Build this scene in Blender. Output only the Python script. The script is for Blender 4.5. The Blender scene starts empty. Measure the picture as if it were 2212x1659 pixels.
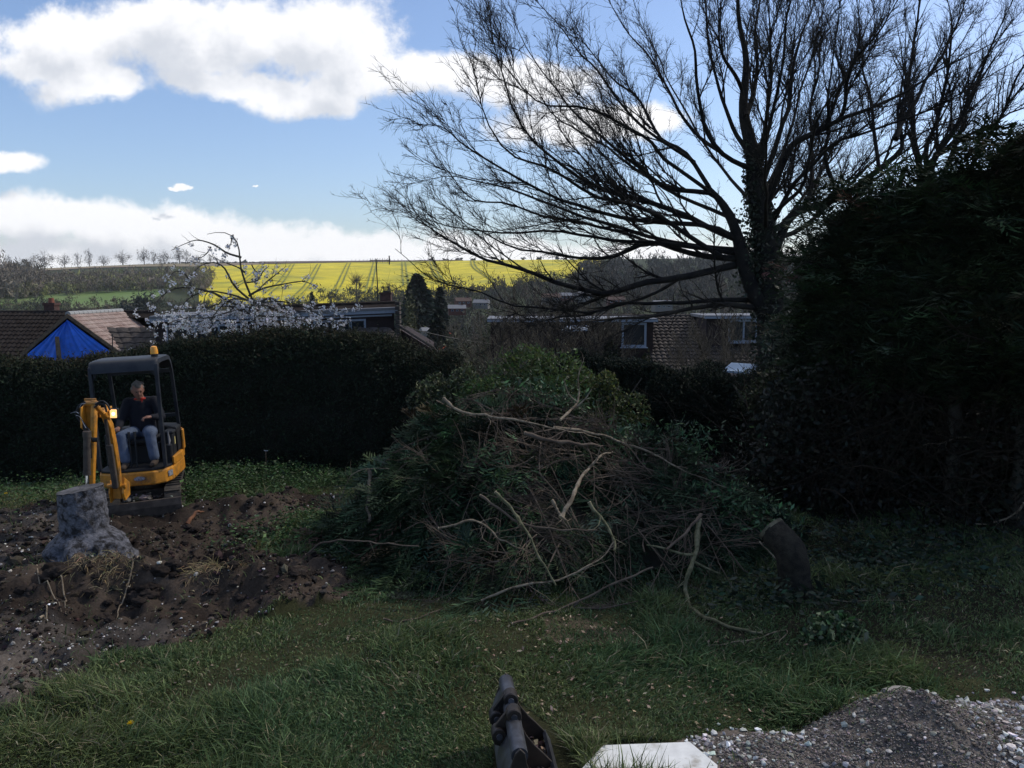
import bpy, math, random
import numpy as np
from mathutils import Matrix, Vector, noise as mnoise
R = math.radians
scene = bpy.context.scene
col = scene.collection

# ------------------------------------------------------------------ camera, sky, sun, exposure
W2, H2, FPX, PITCH, EYE = 1106.0, 829.5, 1804.0, R(6.6), 3.3
cam_d = bpy.data.cameras.new("camera"); cam = bpy.data.objects.new("camera", cam_d); col.objects.link(cam)
cam_d.sensor_width = 36.0; cam_d.lens = 36.0 * FPX / (2 * W2); cam_d.clip_end = 6000; cam_d.clip_start = 0.1
cam.location = (0, 0, EYE); cam.rotation_euler = (R(90) - PITCH, 0, 0)
scene.camera = cam
scene.view_settings.view_transform = 'Standard'; scene.view_settings.look = 'None'
scene.view_settings.exposure = 0.12; scene.view_settings.gamma = 1.0
SUN_EL, SUN_AZ = R(44), R(66)          # azimuth measured clockwise from +Y (view direction)
CLOUD_WHITE = 1.0
sd = bpy.data.lights.new("sun", 'SUN'); sd.energy = 2.0; sd.angle = R(0.6); sd.color = (1.0, 0.94, 0.84)
sun = bpy.data.objects.new("sun", sd); col.objects.link(sun)
sdir = Vector((math.sin(SUN_AZ) * math.cos(SUN_EL), math.cos(SUN_AZ) * math.cos(SUN_EL), math.sin(SUN_EL)))
sun.rotation_euler = (-sdir).to_track_quat('-Z', 'Y').to_euler()
sun.location = (20, 10, 30)
scene.cycles.max_bounces = 5; scene.cycles.diffuse_bounces = 3; scene.cycles.glossy_bounces = 2
scene.cycles.transmission_bounces = 4; scene.cycles.transparent_max_bounces = 4
scene.cycles.use_denoising = True

def dirpx(dx, dy):
    x = (dx - W2) / FPX; y = (H2 - dy) / FPX
    return np.array([x, math.cos(PITCH) + y * math.sin(PITCH), -math.sin(PITCH) + y * math.cos(PITCH)])
def P(dx, dy, Y):
    d = dirpx(dx, dy); d = d * (Y / d[1]); return np.array([d[0], d[1], d[2] + EYE])
def G(dx, dy, z=0.0):
    d = dirpx(dx, dy); k = (z - EYE) / d[2]; return np.array([d[0] * k, d[1] * k, z])
def zat(dy, Y):
    y = (H2 - dy) / FPX; return EYE + Y * (-math.sin(PITCH) + y * math.cos(PITCH)) / (math.cos(PITCH) + y * math.sin(PITCH))

def build_world():
    w = bpy.data.worlds.new("World"); scene.world = w; w.use_nodes = True
    nt = w.node_tree; N = nt.nodes; L = nt.links; N.clear()
    def ellipse(dx, dy, rx, ry):
        a = dirpx(dx, dy); u, v = a[0] / a[1], a[2] / a[1]
        return u, v, rx / FPX, ry / FPX
    blobs = [(160,80,175,62),(330,58,190,62),(440,92,200,75),(560,66,160,62),(700,75,150,95),(775,115,85,95),(870,150,150,42),(990,165,150,36),(1130,180,170,48),
             (85,130,115,42),(175,168,110,55),(235,175,85,34),(430,165,100,26),(540,180,130,34),(650,208,130,48),(700,220,80,38),(745,170,75,48),
             (1250,270,190,45),(1400,250,90,30),
             (20,345,75,24),(390,397,14,6),(400,400,16,5),(380,402,12,4),(545,405,7,3),
             (60,470,150,56),(150,460,70,34),(250,478,120,50),(380,500,170,55),(560,520,150,45),(760,545,260,50),(1000,545,260,40),(1350,560,330,38),(1700,560,300,30),(300,560,600,55)]
    g = bpy.data.node_groups.new("cloud_field", 'ShaderNodeTree')
    g.interface.new_socket("Vector", in_out='INPUT', socket_type='NodeSocketVector')
    g.interface.new_socket("Value", in_out='OUTPUT', socket_type='NodeSocketFloat')
    gn, gl = g.nodes, g.links
    gi = gn.new('NodeGroupInput'); go = gn.new('NodeGroupOutput')
    def m(op, a, b=None, c=None, clamp=False):
        n = gn.new('ShaderNodeMath'); n.operation = op; n.use_clamp = clamp
        for i, v in enumerate((a, b, c)):
            if v is None: continue
            if isinstance(v, (int, float)): n.inputs[i].default_value = v
            else: gl.new(v, n.inputs[i])
        return n.outputs[0]
    def vm(op, a, b):
        n = gn.new('ShaderNodeVectorMath'); n.operation = op
        for i, v in enumerate((a, b)):
            if isinstance(v, tuple): n.inputs[i].default_value = v
            else: gl.new(v, n.inputs[i])
        return n
    nz = gn.new('ShaderNodeTexNoise'); nz.inputs['Scale'].default_value = 9; nz.inputs['Detail'].default_value = 9; nz.inputs['Roughness'].default_value = .62
    gl.new(gi.outputs[0], nz.inputs['Vector'])
    wv = vm('SUBTRACT', nz.outputs['Color'], (0.5, 0.5, 0.5)); ws = gn.new('ShaderNodeVectorMath'); ws.operation = 'SCALE'
    gl.new(wv.outputs[0], ws.inputs[0]); ws.inputs['Scale'].default_value = 0.055
    wp = vm('ADD', gi.outputs[0], ws.outputs[0])
    acc = None
    for bx in blobs:
        u, v, a, b = ellipse(*bx)
        d = vm('SUBTRACT', wp.outputs[0], (u, v, 0)); e = vm('MULTIPLY', d.outputs[0], (1 / a, 1 / b, 0))
        ln = gn.new('ShaderNodeVectorMath'); ln.operation = 'LENGTH'; gl.new(e.outputs[0], ln.inputs[0])
        val = m('SUBTRACT', 1.0, ln.outputs['Value'])
        acc = val if acc is None else m('SMOOTH_MAX', acc, val, 0.35)
    n2 = gn.new('ShaderNodeTexNoise'); n2.inputs['Scale'].default_value = 22; n2.inputs['Detail'].default_value = 12; n2.inputs['Roughness'].default_value = .68
    gl.new(gi.outputs[0], n2.inputs['Vector'])
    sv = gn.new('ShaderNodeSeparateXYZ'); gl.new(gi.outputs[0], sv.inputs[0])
    hi = gn.new('ShaderNodeMapRange'); hi.inputs['From Min'].default_value = 0.42; hi.inputs['From Max'].default_value = 0.9; hi.inputs['To Min'].default_value = -0.6; hi.inputs['To Max'].default_value = 0.16; gl.new(sv.outputs[1], hi.inputs['Value'])  # extra overhead cloud cover, out of view, added to whiten the fill light
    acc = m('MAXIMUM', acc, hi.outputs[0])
    f = m('ADD', acc, m('MULTIPLY', m('SUBTRACT', n2.outputs['Fac'], 0.5), 1.35))
    gl.new(f, go.inputs[0])

    def wm(op, a, b=None, c=None, clamp=False):
        n = N.new('ShaderNodeMath'); n.operation = op; n.use_clamp = clamp
        for i, v in enumerate((a, b, c)):
            if v is None: continue
            if isinstance(v, (int, float)): n.inputs[i].default_value = v
            else: L.new(v, n.inputs[i])
        return n.outputs[0]
    tc = N.new('ShaderNodeTexCoord'); sp = N.new('ShaderNodeSeparateXYZ'); L.new(tc.outputs['Generated'], sp.inputs[0])
    ay = wm('MAXIMUM', wm('ABSOLUTE', sp.outputs[1]), 0.12)
    u = wm('DIVIDE', sp.outputs[0], ay); v = wm('DIVIDE', sp.outputs[2], ay)
    cb = N.new('ShaderNodeCombineXYZ'); L.new(u, cb.inputs[0]); L.new(v, cb.inputs[1])
    def grp(vec):
        n = N.new('ShaderNodeGroup'); n.node_tree = g; L.new(vec, n.inputs[0]); return n.outputs[0]
    d0 = grp(cb.outputs[0])
    off = N.new('ShaderNodeVectorMath'); off.operation = 'ADD'; off.inputs[1].default_value = (0.022, 0.034, 0); L.new(cb.outputs[0], off.inputs[0])
    d1 = grp(off.outputs[0])
    mr = N.new('ShaderNodeMapRange'); mr.interpolation_type = 'SMOOTHSTEP'
    mr.inputs['From Min'].default_value = -0.22; mr.inputs['From Max'].default_value = 0.34; L.new(d0, mr.inputs['Value'])
    sh = N.new('ShaderNodeMapRange'); sh.interpolation_type = 'SMOOTHSTEP'; sh.inputs['From Min'].default_value = -0.1; sh.inputs['From Max'].default_value = 0.95
    n5 = N.new('ShaderNodeTexNoise'); n5.inputs['Scale'].default_value = 11; n5.inputs['Detail'].default_value = 5; L.new(cb.outputs[0], n5.inputs['Vector'])
    L.new(wm('ADD', d1, wm('MULTIPLY', wm('SUBTRACT', n5.outputs['Fac'], 0.53), 2.0)), sh.inputs['Value'])
    cc = N.new('ShaderNodeMix'); cc.data_type = 'RGBA'
    cc.inputs['A'].default_value = (CLOUD_WHITE, CLOUD_WHITE, CLOUD_WHITE * 1.02, 1); cc.inputs['B'].default_value = (0.66, 0.69, 0.75, 1)
    L.new(sh.outputs[0], cc.inputs['Factor'])
    sky = N.new('ShaderNodeTexSky'); sky.sky_type = 'NISHITA'; sky.sun_disc = False
    sky.sun_elevation = SUN_EL; sky.sun_rotation = SUN_AZ; sky.air_density = 1.0; sky.dust_density = 1.0; sky.ozone_density = 3.0
    b1 = N.new('ShaderNodeBackground'); b1.inputs['Strength'].default_value = 0.14
    tn = N.new('ShaderNodeMix'); tn.data_type = 'RGBA'; tn.blend_type = 'MULTIPLY'; tn.inputs['Factor'].default_value = 1.0; tn.inputs['B'].default_value = (1.0, 1.0, 1.08, 1)
    L.new(sky.outputs[0], tn.inputs['A']); L.new(tn.outputs['Result'], b1.inputs['Color'])
    b2 = N.new('ShaderNodeBackground'); L.new(cc.outputs['Result'], b2.inputs['Color'])
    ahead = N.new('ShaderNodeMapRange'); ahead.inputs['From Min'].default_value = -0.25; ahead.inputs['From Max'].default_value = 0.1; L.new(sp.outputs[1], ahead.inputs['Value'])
    front = wm('MULTIPLY', wm('MULTIPLY', mr.outputs[0], 0.96), ahead.outputs[0])  # clouds dropped behind the camera, leaving unseen sky darker to cut fill light
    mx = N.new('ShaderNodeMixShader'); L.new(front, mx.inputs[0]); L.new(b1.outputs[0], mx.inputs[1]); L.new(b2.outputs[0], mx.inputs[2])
    o = N.new('ShaderNodeOutputWorld'); L.new(mx.outputs[0], o.inputs['Surface'])
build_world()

# ------------------------------------------------------------------ helpers
rng = np.random.default_rng(7)
def hash3(ix, iy, iz, seed):
    h = (ix.astype(np.int64) * 374761393 + iy.astype(np.int64) * 668265263 + iz.astype(np.int64) * 2147483647 + seed * 144665) & 0xffffffff
    h = ((h ^ (h >> 13)) * 1274126177) & 0xffffffff
    h = (h ^ (h >> 16)); h = (h * 2246822519) & 0xffffffff; h = h ^ (h >> 15)
    return (h & 0xffffff) / float(0xffffff)
def vnoise(p, seed=0):
    p = np.asarray(p, float); i = np.floor(p).astype(np.int64); f = p - i; f = f * f * (3 - 2 * f)
    out = 0
    for a in (0, 1):
        for b in (0, 1):
            for c in (0, 1):
                w = (f[..., 0] if a else 1 - f[..., 0]) * (f[..., 1] if b else 1 - f[..., 1]) * (f[..., 2] if c else 1 - f[..., 2])
                out = out + w * hash3(i[..., 0] + a, i[..., 1] + b, i[..., 2] + c, seed)
    return out * 2 - 1
def fbm(p, oct=4, seed=0, rough=0.5):
    p = np.asarray(p, float); a, s, t = 1.0, 0, 0
    for k in range(oct):
        s = s + a * vnoise(p * (2.03 ** k), seed + k * 17); t += a; a *= rough
    return s / t
def nrm(v): 
    v = np.asarray(v, float); return v / np.maximum(np.linalg.norm(v, axis=-1, keepdims=True), 1e-9)
def p3(x, y, z=0): return np.stack(np.broadcast_arrays(np.asarray(x, float), np.asarray(y, float), np.asarray(z, float)), -1)
def inpoly(x, y, poly):
    x = np.asarray(x, float); y = np.asarray(y, float); r = np.zeros(x.shape, bool); n = len(poly)
    for i in range(n):
        x0, y0 = poly[i][:2]; x1, y1 = poly[(i + 1) % n][:2]
        if y0 == y1: continue
        c = ((y0 > y) != (y1 > y)) & (x < (x1 - x0) * (y - y0) / (y1 - y0) + x0); r ^= c
    return r

def link(o, parent=None, **props):
    col.objects.link(o)
    if parent is not None: o.parent = parent
    for k, v in props.items(): 
        if v: o[k] = v
    return o
def tag(o, label=None, category=None, group=None, kind=None):
    if label: o['label'] = label
    if category: o['category'] = category
    if group: o['group'] = group
    if kind: o['kind'] = kind
    return o
def thing(name, label, cat, loc=(0, 0, 0), rot=(0, 0, 0), group=None):
    o = bpy.data.objects.new(name, None); o.empty_display_size = .2; o.location = loc; o.rotation_euler = rot
    link(o); tag(o, label, cat, group); return o
def amesh(name, V, F, mat, parent=None, C=None, smooth=False, origin=None):
    """fast mesh from arrays; F (M,3) or (M,4); C per-vertex rgb"""
    V = np.ascontiguousarray(V, np.float32).reshape(-1, 3); F = np.ascontiguousarray(F, np.int32)
    if origin is not None: V = V - np.asarray(origin, np.float32)
    me = bpy.data.meshes.new(name); k = F.shape[1]
    me.vertices.add(len(V)); me.vertices.foreach_set('co', V.ravel())
    me.loops.add(F.size); me.loops.foreach_set('vertex_index', F.ravel())
    me.polygons.add(len(F)); me.polygons.foreach_set('loop_start', np.arange(0, F.size, k, dtype=np.int32))
    me.polygons.foreach_set('use_smooth', np.full(len(F), smooth))
    me.update(calc_edges=True)
    if C is not None:
        a = me.color_attributes.new('Col', 'FLOAT_COLOR', 'POINT')
        c4 = np.ones((len(V), 4), np.float32); c4[:, :3] = C; a.data.foreach_set('color', c4.ravel())
    me.materials.append(mat)
    o = bpy.data.objects.new(name, me)
    if origin is not None: o.location = tuple(float(q) for q in origin)
    link(o, parent); return o
def merge(parts):
    Vs, Fs, Cs, n = [], [], [], 0
    for p in parts:
        Vs.append(p[0].reshape(-1, 3)); Fs.append(p[1] + n); n += len(Vs[-1])
        if len(p) > 2 and p[2] is not None: Cs.append(p[2])
    return np.concatenate(Vs), np.concatenate(Fs), (np.concatenate(Cs) if Cs else None)

class MB:
    def __init__(s): s.v = []; s.f = []
    def add(s, V, F):
        n = len(s.v); s.v += [tuple(map(float, q)) for q in V]; s.f += [tuple(int(i) + n for i in f) for f in F]; return s
    def box(s, c, d, rot=None):
        V = np.array([[x, y, z] for x in (-.5, .5) for y in (-.5, .5) for z in (-.5, .5)]) * np.array(d)
        if rot is not None: V = V @ np.array(rot.to_matrix() if hasattr(rot, 'to_matrix') else rot).T
        return s.add(V + np.array(c), [(0, 1, 3, 2), (4, 6, 7, 5), (0, 4, 5, 1), (2, 3, 7, 6), (0, 2, 6, 4), (1, 5, 7, 3)])
    def cyl(s, a, b, r0, r1=None, n=14, caps=True):
        r1 = r0 if r1 is None else r1; return s.tube([a, b], [r0, r1], n, caps)
    def tube(s, pts, rad, n=8, caps=True):
        pts = np.array(pts, float); K = len(pts); rad = np.broadcast_to(rad, (K,))
        t = nrm(np.gradient(pts, axis=0)); up = np.array([0, 0, 1.]) if abs(t[0][2]) < .9 else np.array([1., 0, 0])
        u = nrm(np.cross(up, t[0])); V = []
        for i in range(K):
            u = nrm(u - t[i] * np.dot(u, t[i])); w = np.cross(t[i], u)
            for j in range(n):
                a = 2 * math.pi * j / n; V.append(pts[i] + rad[i] * (math.cos(a) * u + math.sin(a) * w))
        F = [(i * n + j, i * n + (j + 1) % n, (i + 1) * n + (j + 1) % n, (i + 1) * n + j) for i in range(K - 1) for j in range(n)]
        if caps: F += [tuple(range(n))[::-1], tuple((K - 1) * n + j for j in range(n))]
        return s.add(V, F)
    def prism(s, poly, o, u, v, w):
        """poly 2D in (u,v) from origin o, extruded by vector w"""
        o, u, v, w = (np.array(q, float) for q in (o, u, v, w)); n = len(poly)
        A = [o + u * a + v * b for a, b in poly]; B = [q + w for q in A]
        F = [tuple(range(n)), tuple(range(2 * n - 1, n - 1, -1))] + [(i, i + n, (i + 1) % n + n, (i + 1) % n) for i in range(n)]
        return s.add(A + B, F)
    def build(s, name, mat, parent=None, smooth=False, bevel=0, inv=None):
        me = bpy.data.meshes.new(name); V = s.v
        if inv is not None: V = [tuple(inv @ Vector(q)) for q in V]
        me.from_pydata(V, [], s.f); me.update(); me.materials.append(mat)
        import bmesh
        bm = bmesh.new(); bm.from_mesh(me); bmesh.ops.recalc_face_normals(bm, faces=bm.faces); bm.to_mesh(me); bm.free()
        if smooth:
            me.polygons.foreach_set('use_smooth', [True] * len(me.polygons))
            try: me.set_sharp_from_angle(angle=R(40))
            except Exception: pass
        o = bpy.data.objects.new(name, me); link(o, parent)
        if bevel:
            b = o.modifiers.new("bevel", 'BEVEL'); b.width = bevel; b.segments = 2; b.limit_method = 'ANGLE'; b.angle_limit = R(35)
        return o

def mat(name, color, rough=0.8, var=0.0, scale=5.0, spec=0.3, bump=0.0, metal=0.0, attr=False, trans=0.0, color2=None, bscale=None, mixlo=.4, mixhi=.6, detail=6, emit=None):
    m = bpy.data.materials.new(name); m.use_nodes = True; nt = m.node_tree; N, L = nt.nodes, nt.links
    b = N['Principled BSDF']; b.inputs['Roughness'].default_value = rough; b.inputs['Metallic'].default_value = metal
    b.inputs['Specular IOR Level'].default_value = spec
    csock = None
    if attr:
        a = N.new('ShaderNodeVertexColor'); a.layer_name = 'Col'; csock = a.outputs[0]
    tc = N.new('ShaderNodeTexCoord'); nz = N.new('ShaderNodeTexNoise'); nz.inputs['Scale'].default_value = scale; nz.inputs['Detail'].default_value = detail
    nz.inputs['Roughness'].default_value = .62
    L.new(tc.outputs['Object'], nz.inputs['Vector'])
    if csock is None:
        if color2 is not None:
            r = N.new('ShaderNodeMapRange'); r.inputs['From Min'].default_value = mixlo; r.inputs['From Max'].default_value = mixhi; L.new(nz.outputs['Fac'], r.inputs['Value'])
            mx = N.new('ShaderNodeMix'); mx.data_type = 'RGBA'; mx.inputs['A'].default_value = (*color, 1); mx.inputs['B'].default_value = (*color2, 1)
            L.new(r.outputs[0], mx.inputs['Factor']); csock = mx.outputs['Result']
        else:
            rgb = N.new('ShaderNodeRGB'); rgb.outputs[0].default_value = (*color, 1); csock = rgb.outputs[0]
    if var:
        n3 = N.new('ShaderNodeTexNoise'); n3.inputs['Scale'].default_value = scale * 2.7; n3.inputs['Detail'].default_value = 5
        L.new(tc.outputs['Object'], n3.inputs['Vector'])
        r = N.new('ShaderNodeMapRange'); r.inputs['From Min'].default_value = .25; r.inputs['From Max'].default_value = .75
        r.inputs['To Min'].default_value = 1 - var; r.inputs['To Max'].default_value = 1 + var; L.new(n3.outputs['Fac'], r.inputs['Value'])
        vmn = N.new('ShaderNodeVectorMath'); vmn.operation = 'SCALE'; L.new(csock, vmn.inputs[0]); L.new(r.outputs[0], vmn.inputs['Scale']); csock = vmn.outputs[0]
    L.new(csock, b.inputs['Base Color'])
    if bump:
        n4 = N.new('ShaderNodeTexNoise'); n4.inputs['Scale'].default_value = bscale or scale * 4; n4.inputs['Detail'].default_value = 8; n4.inputs['Roughness'].default_value = .7
        L.new(tc.outputs['Object'], n4.inputs['Vector'])
        bp = N.new('ShaderNodeBump'); bp.inputs['Strength'].default_value = 1.0; bp.inputs['Distance'].default_value = bump
        L.new(n4.outputs['Fac'], bp.inputs['Height']); L.new(bp.outputs[0], b.inputs['Normal'])
    if emit:
        b.inputs['Emission Color'].default_value = (*emit[0], 1); b.inputs['Emission Strength'].default_value = emit[1]
    if trans:
        t = N.new('ShaderNodeBsdfTranslucent'); L.new(csock, t.inputs['Color']); ms = N.new('ShaderNodeMixShader'); ms.inputs[0].default_value = trans
        L.new(b.outputs[0], ms.inputs[1]); L.new(t.outputs[0], ms.inputs[2]); L.new(ms.outputs[0], N['Material Output'].inputs['Surface'])
    return m
def glass(name, tint=(.6, .7, .75)):
    m = mat(name, (.02, .025, .03), .08, spec=.9); return m

# vectorised geometry -------------------------------------------------
def leaves(Cn, U, Vv, colr=None):
    """diamond leaves: centre, half-length vector U, half-width vector V (N,3)"""
    n = len(Cn); V = np.empty((n, 4, 3)); V[:, 0] = Cn - U; V[:, 1] = Cn + Vv; V[:, 2] = Cn + U; V[:, 3] = Cn - Vv
    F = np.arange(n * 4).reshape(n, 4)
    return V.reshape(-1, 3), F, (None if colr is None else np.repeat(colr, 4, axis=0))
def rdir(n): return nrm(rng.normal(size=(n, 3)))
def perp(d): return nrm(np.cross(d, rdir(len(d))))
def jitcol(base, n, amt=.3, hue=.1):
    base = np.asarray(base, float); s = np.exp(rng.normal(0, amt, (n, 1))); h = 1 + rng.normal(0, hue, (n, 3)); return np.clip(base * s * h, 0.002, 1)
def tubes(Pk, Rk, sides=4):
    """Pk (N,K,3) Rk (N,K)"""
    N_, K = Pk.shape[:2]; t = nrm(np.gradient(Pk, axis=1)); t0 = nrm(Pk[:, -1] - Pk[:, 0])
    ref = np.where(np.abs(t0[:, 2:3]) < .8, np.array([[0, 0, 1.]]), np.array([[1., 0, 0]])); ref = np.repeat(ref[:, None], K, 1)
    u = nrm(np.cross(ref, t)); w = np.cross(t, u); V = np.empty((N_, K, sides, 3))
    for j in range(sides):
        a = 2 * math.pi * j / sides; V[:, :, j] = Pk + Rk[..., None] * (math.cos(a) * u + math.sin(a) * w)
    idx = np.arange(N_ * K * sides).reshape(N_, K, sides); nx = np.roll(idx, -1, axis=2)
    F = np.stack([idx[:, :-1], nx[:, :-1], nx[:, 1:], idx[:, 1:]], -1).reshape(-1, 4)
    return V.reshape(-1, 3), F
def catmull(pts, K):
    pts = np.array(pts, float); n = len(pts)
    q = np.vstack([2 * pts[0] - pts[1], pts, 2 * pts[-1] - pts[-2]]); s = np.linspace(0, n - 1, K); i = np.minimum(s.astype(int), n - 2); f = (s - i)[:, None]
    a, b, c, d = q[i], q[i + 1], q[i + 2], q[i + 3]
    return .5 * ((2 * b) + (-a + c) * f + (2 * a - 5 * b + 4 * c - d) * f ** 2 + (-a + 3 * b - 3 * c + d) * f ** 3)
def grow(Pk, Rk, n, t0, t1, ang, length, K=5, up=0.15, wander=.12, rr=.55, tip=.25, lenvar=.4, minr=0.0, out=None, outw=0.0, taper_len=True):
    N_, Kp = Pk.shape[:2]; seg = np.linalg.norm(np.diff(Pk, axis=1), axis=2); Ls = seg.sum(1)
    par = rng.choice(N_, n, p=Ls / Ls.sum()); t = t0 + (t1 - t0) * rng.random(n) ** .85
    s = t * (Kp - 1); i = np.minimum(s.astype(int), Kp - 2); f = (s - i)[:, None]
    p = Pk[par, i] * (1 - f) + Pk[par, i + 1] * f; tg = nrm(Pk[par, i + 1] - Pk[par, i])
    r = (Rk[par, i] * (1 - f[:, 0]) + Rk[par, i + 1] * f[:, 0])
    a = np.abs(rng.normal(ang, ang * .3, n))[:, None]; d = nrm(tg * np.cos(a) + perp(tg) * np.sin(a) + np.array([0, 0, up]))
    if out is not None: d = nrm(d + outw * nrm(p - out))
    L_ = length * np.exp(rng.normal(0, lenvar, n)) * ((1.25 - 1.0 * t) if taper_len else 1)
    Q = np.empty((n, K, 3)); Q[:, 0] = p; dd = d
    for k in range(1, K):
        dd = nrm(dd + rng.normal(0, wander, (n, 3)) + np.array([0, 0, up * .35])); Q[:, k] = Q[:, k - 1] + dd * (L_ / (K - 1))[:, None]
    r0 = np.maximum(r * rr, minr); Rr = r0[:, None] * np.linspace(1, tip, K)[None]
    return Q, Rr

# terrain ------------------------------------------------------------
_ty = np.array([-40, 13, 17, 24, 30, 40, 60, 120, 250, 330, 420, 500, 600, 750, 880, 930, 1300, 1400], float)
_tz = np.array([0, 0, -.35, -1.9, -3.0, -4.0, -7, -16, -25, -20, -8.5, 0, 9.5, 20.5, 29, 29.5, 10, -30], float)
_fx = np.array([-2500, -552, -330, 70, 400, 2500], float); _fz = np.array([-12, -9, 0, 3.2, 7, 10], float)
def zt(x, y):
    x = np.asarray(x, float); y = np.asarray(y, float)
    return np.interp(y, _ty, _tz) + np.interp(y, [450, 880], [0, 1]) * np.interp(x, _fx, _fz)
def T(dx, dy, Ymin=60.0, Ymax=925.0):
    d = dirpx(dx, dy); d = d / d[1]; Y = np.arange(Ymin, Ymax, 1.0); z = EYE + d[2] * Y; h = zt(d[0] * Y, Y)
    k = np.nonzero(z < h)[0]; Yk = Y[k[0]] if len(k) else Ymax
    return np.array([d[0] * Yk, Yk, float(zt(d[0] * Yk, Yk))])
# ------------------------------------------------------------------ materials
M = {}
M['ground'] = mat('ground', (.05, .05, .03), .95, attr=True, var=.35, scale=14, bump=.012, bscale=60, spec=.1)
M['terrain'] = mat('terrain', (.05, .065, .03), .95, color2=(.075, .06, .04), scale=.02, var=.25)
M['grass'] = mat('grass', (0, 0, 0), .6, attr=True, trans=.25, spec=.25)
M['leaf'] = mat('leaf', (0, 0, 0), .55, attr=True, trans=.15, spec=.3)
M['needle'] = mat('needle', (0, 0, 0), .75, attr=True, trans=.06, spec=.15)
M['bright_leaf'] = mat('bright_leaf', (0, 0, 0), .5, attr=True, trans=.4, spec=.3)
M['bark'] = mat('bark', (.052, .045, .038), .9, color2=(.085, .078, .06), scale=6, bump=.02, bscale=30, spec=.15)
M['twig'] = mat('twig', (.075, .055, .042), .85, color2=(.13, .10, .075), scale=5, spec=.2)
M['beech'] = mat('beech', (.012, .011, .011), .9, color2=(.024, .022, .018), scale=3, spec=.15, bump=.01)
M['pale_branch'] = mat('pale_branch', (.12, .09, .06), .8, color2=(.26, .21, .15), scale=14, bump=.004, spec=.25)
M['green_branch'] = mat('green_branch', (.07, .07, .035), .8, color2=(.16, .15, .09), scale=14, bump=.004, spec=.25)
M['stone'] = mat('stone', (.45, .45, .46), .85, attr=True, var=.2, scale=20, spec=.2)
M['soil'] = mat('soil', (0, 0, 0), .95, attr=True, var=.3, scale=20, spec=.1)

# ------------------------------------------------------------------ garden masks
def gp(*pts): return [tuple(G(x, y)[:2]) for x, y in pts]
SOIL = gp((-200, 1100), (0, 1106), (60, 1090), (150, 1098), (260, 1112), (400, 1120), (470, 1088), (600, 1068), (700, 1062), (745, 1085), (700, 1105), (640, 1120), (600, 1150),
          (540, 1190), (600, 1205), (700, 1200), (760, 1225), (790, 1275), (740, 1300), (660, 1312), (590, 1335), (500, 1345), (440, 1378), (360, 1392), (250, 1392), (190, 1425), (150, 1470), (90, 1500), (0, 1535), (-300, 1560))
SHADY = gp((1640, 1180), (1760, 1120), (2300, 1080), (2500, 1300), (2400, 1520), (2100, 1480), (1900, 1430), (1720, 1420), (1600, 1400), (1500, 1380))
BARE = gp((1180, 1330), (1330, 1340), (1420, 1400), (1560, 1390), (1560, 1425), (1420, 1430), (1200, 1390))
GRAV = gp((1470, 1602), (1560, 1592), (1690, 1590), (1830, 1560), (1930, 1530), (2060, 1520), (2200, 1510), (2500, 1500), (2700, 1800), (1500, 1800), (1530, 1660), (1530, 1640))
BOARDP = gp((1282, 1648), (1312, 1614), (1480, 1606), (1545, 1655), (1540, 1690), (1275, 1690))
BUCKETP = gp((1075, 1540), (1095, 1500), (1180, 1560), (1240, 1640), (1290, 1720), (1060, 1720))
HOLE = G(430, 1215)
def soft(x, y, poly, s=.12, seed=3):
    p = p3(x, y); wx = x + fbm(p * 3, 3, seed) * s * 2; wy = y + fbm(p * 3, 3, seed + 9) * s * 2
    return inpoly(wx, wy, poly).astype(float)
MOUND = G(1950, 1560)
def zg(x, y):
    x = np.asarray(x, float); y = np.asarray(y, float); p = p3(x, y)
    z = zt(x, y) + fbm(p * .8, 3, 5) * .05
    near = np.clip((16 - y) / 3, 0, 1)
    so = inpoly(x, y, SOIL) * 1.0
    # soften the edge of the dug area
    rough = .16 * fbm(p * 1.7, 4, 11) + .16 * np.abs(fbm(p * 4, 4, 12)) + .06 * fbm(p * 11, 3, 14) - .03
    z = z + near * so * (rough + .02)
    def g(c, rx, ry, h): return h * np.exp(-((x - c[0]) / rx) ** 2 - ((y - c[1]) / ry) ** 2)
    z = z - g(HOLE, .50, .40, .30) - .55 * np.clip(1.25 - np.sqrt(((x - HOLE[0]) / .42) ** 2 + ((y - HOLE[1]) / .34) ** 2) + .25 * fbm(p * 4, 3, 19), 0, 1) ** .6 - g(G(360, 1235), .5, .3, .22)
    z = z + g(G(330, 1285), .85, .26, .34) + g(G(540, 1290), .6, .22, .13) + g(G(520, 1110), 1.1, .35, .20) + g(G(110, 1290), .8, .5, .20) + g(G(30, 1160), .8, .8, .16) + g(G(600, 1290), .4, .2, .16)
    # spoil heap bottom right
    mx, my = MOUND[0], MOUND[1]; d = np.sqrt(((x - mx) / 1.0) ** 2 + ((y - my + .22) / .60) ** 2)
    wob = 1 + .25 * fbm(p * 2.2, 3, 33)
    z = z + np.maximum(0, 1 - d * wob) ** .95 * .31 + np.clip(1.3 - d, 0, 1) * (.05 * fbm(p * 9, 3, 35))
    z = z + g(G(1650, 1625), .3, .2, .06) + g(G(1940, 1590), .40, .28, .07)
    return z

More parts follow.
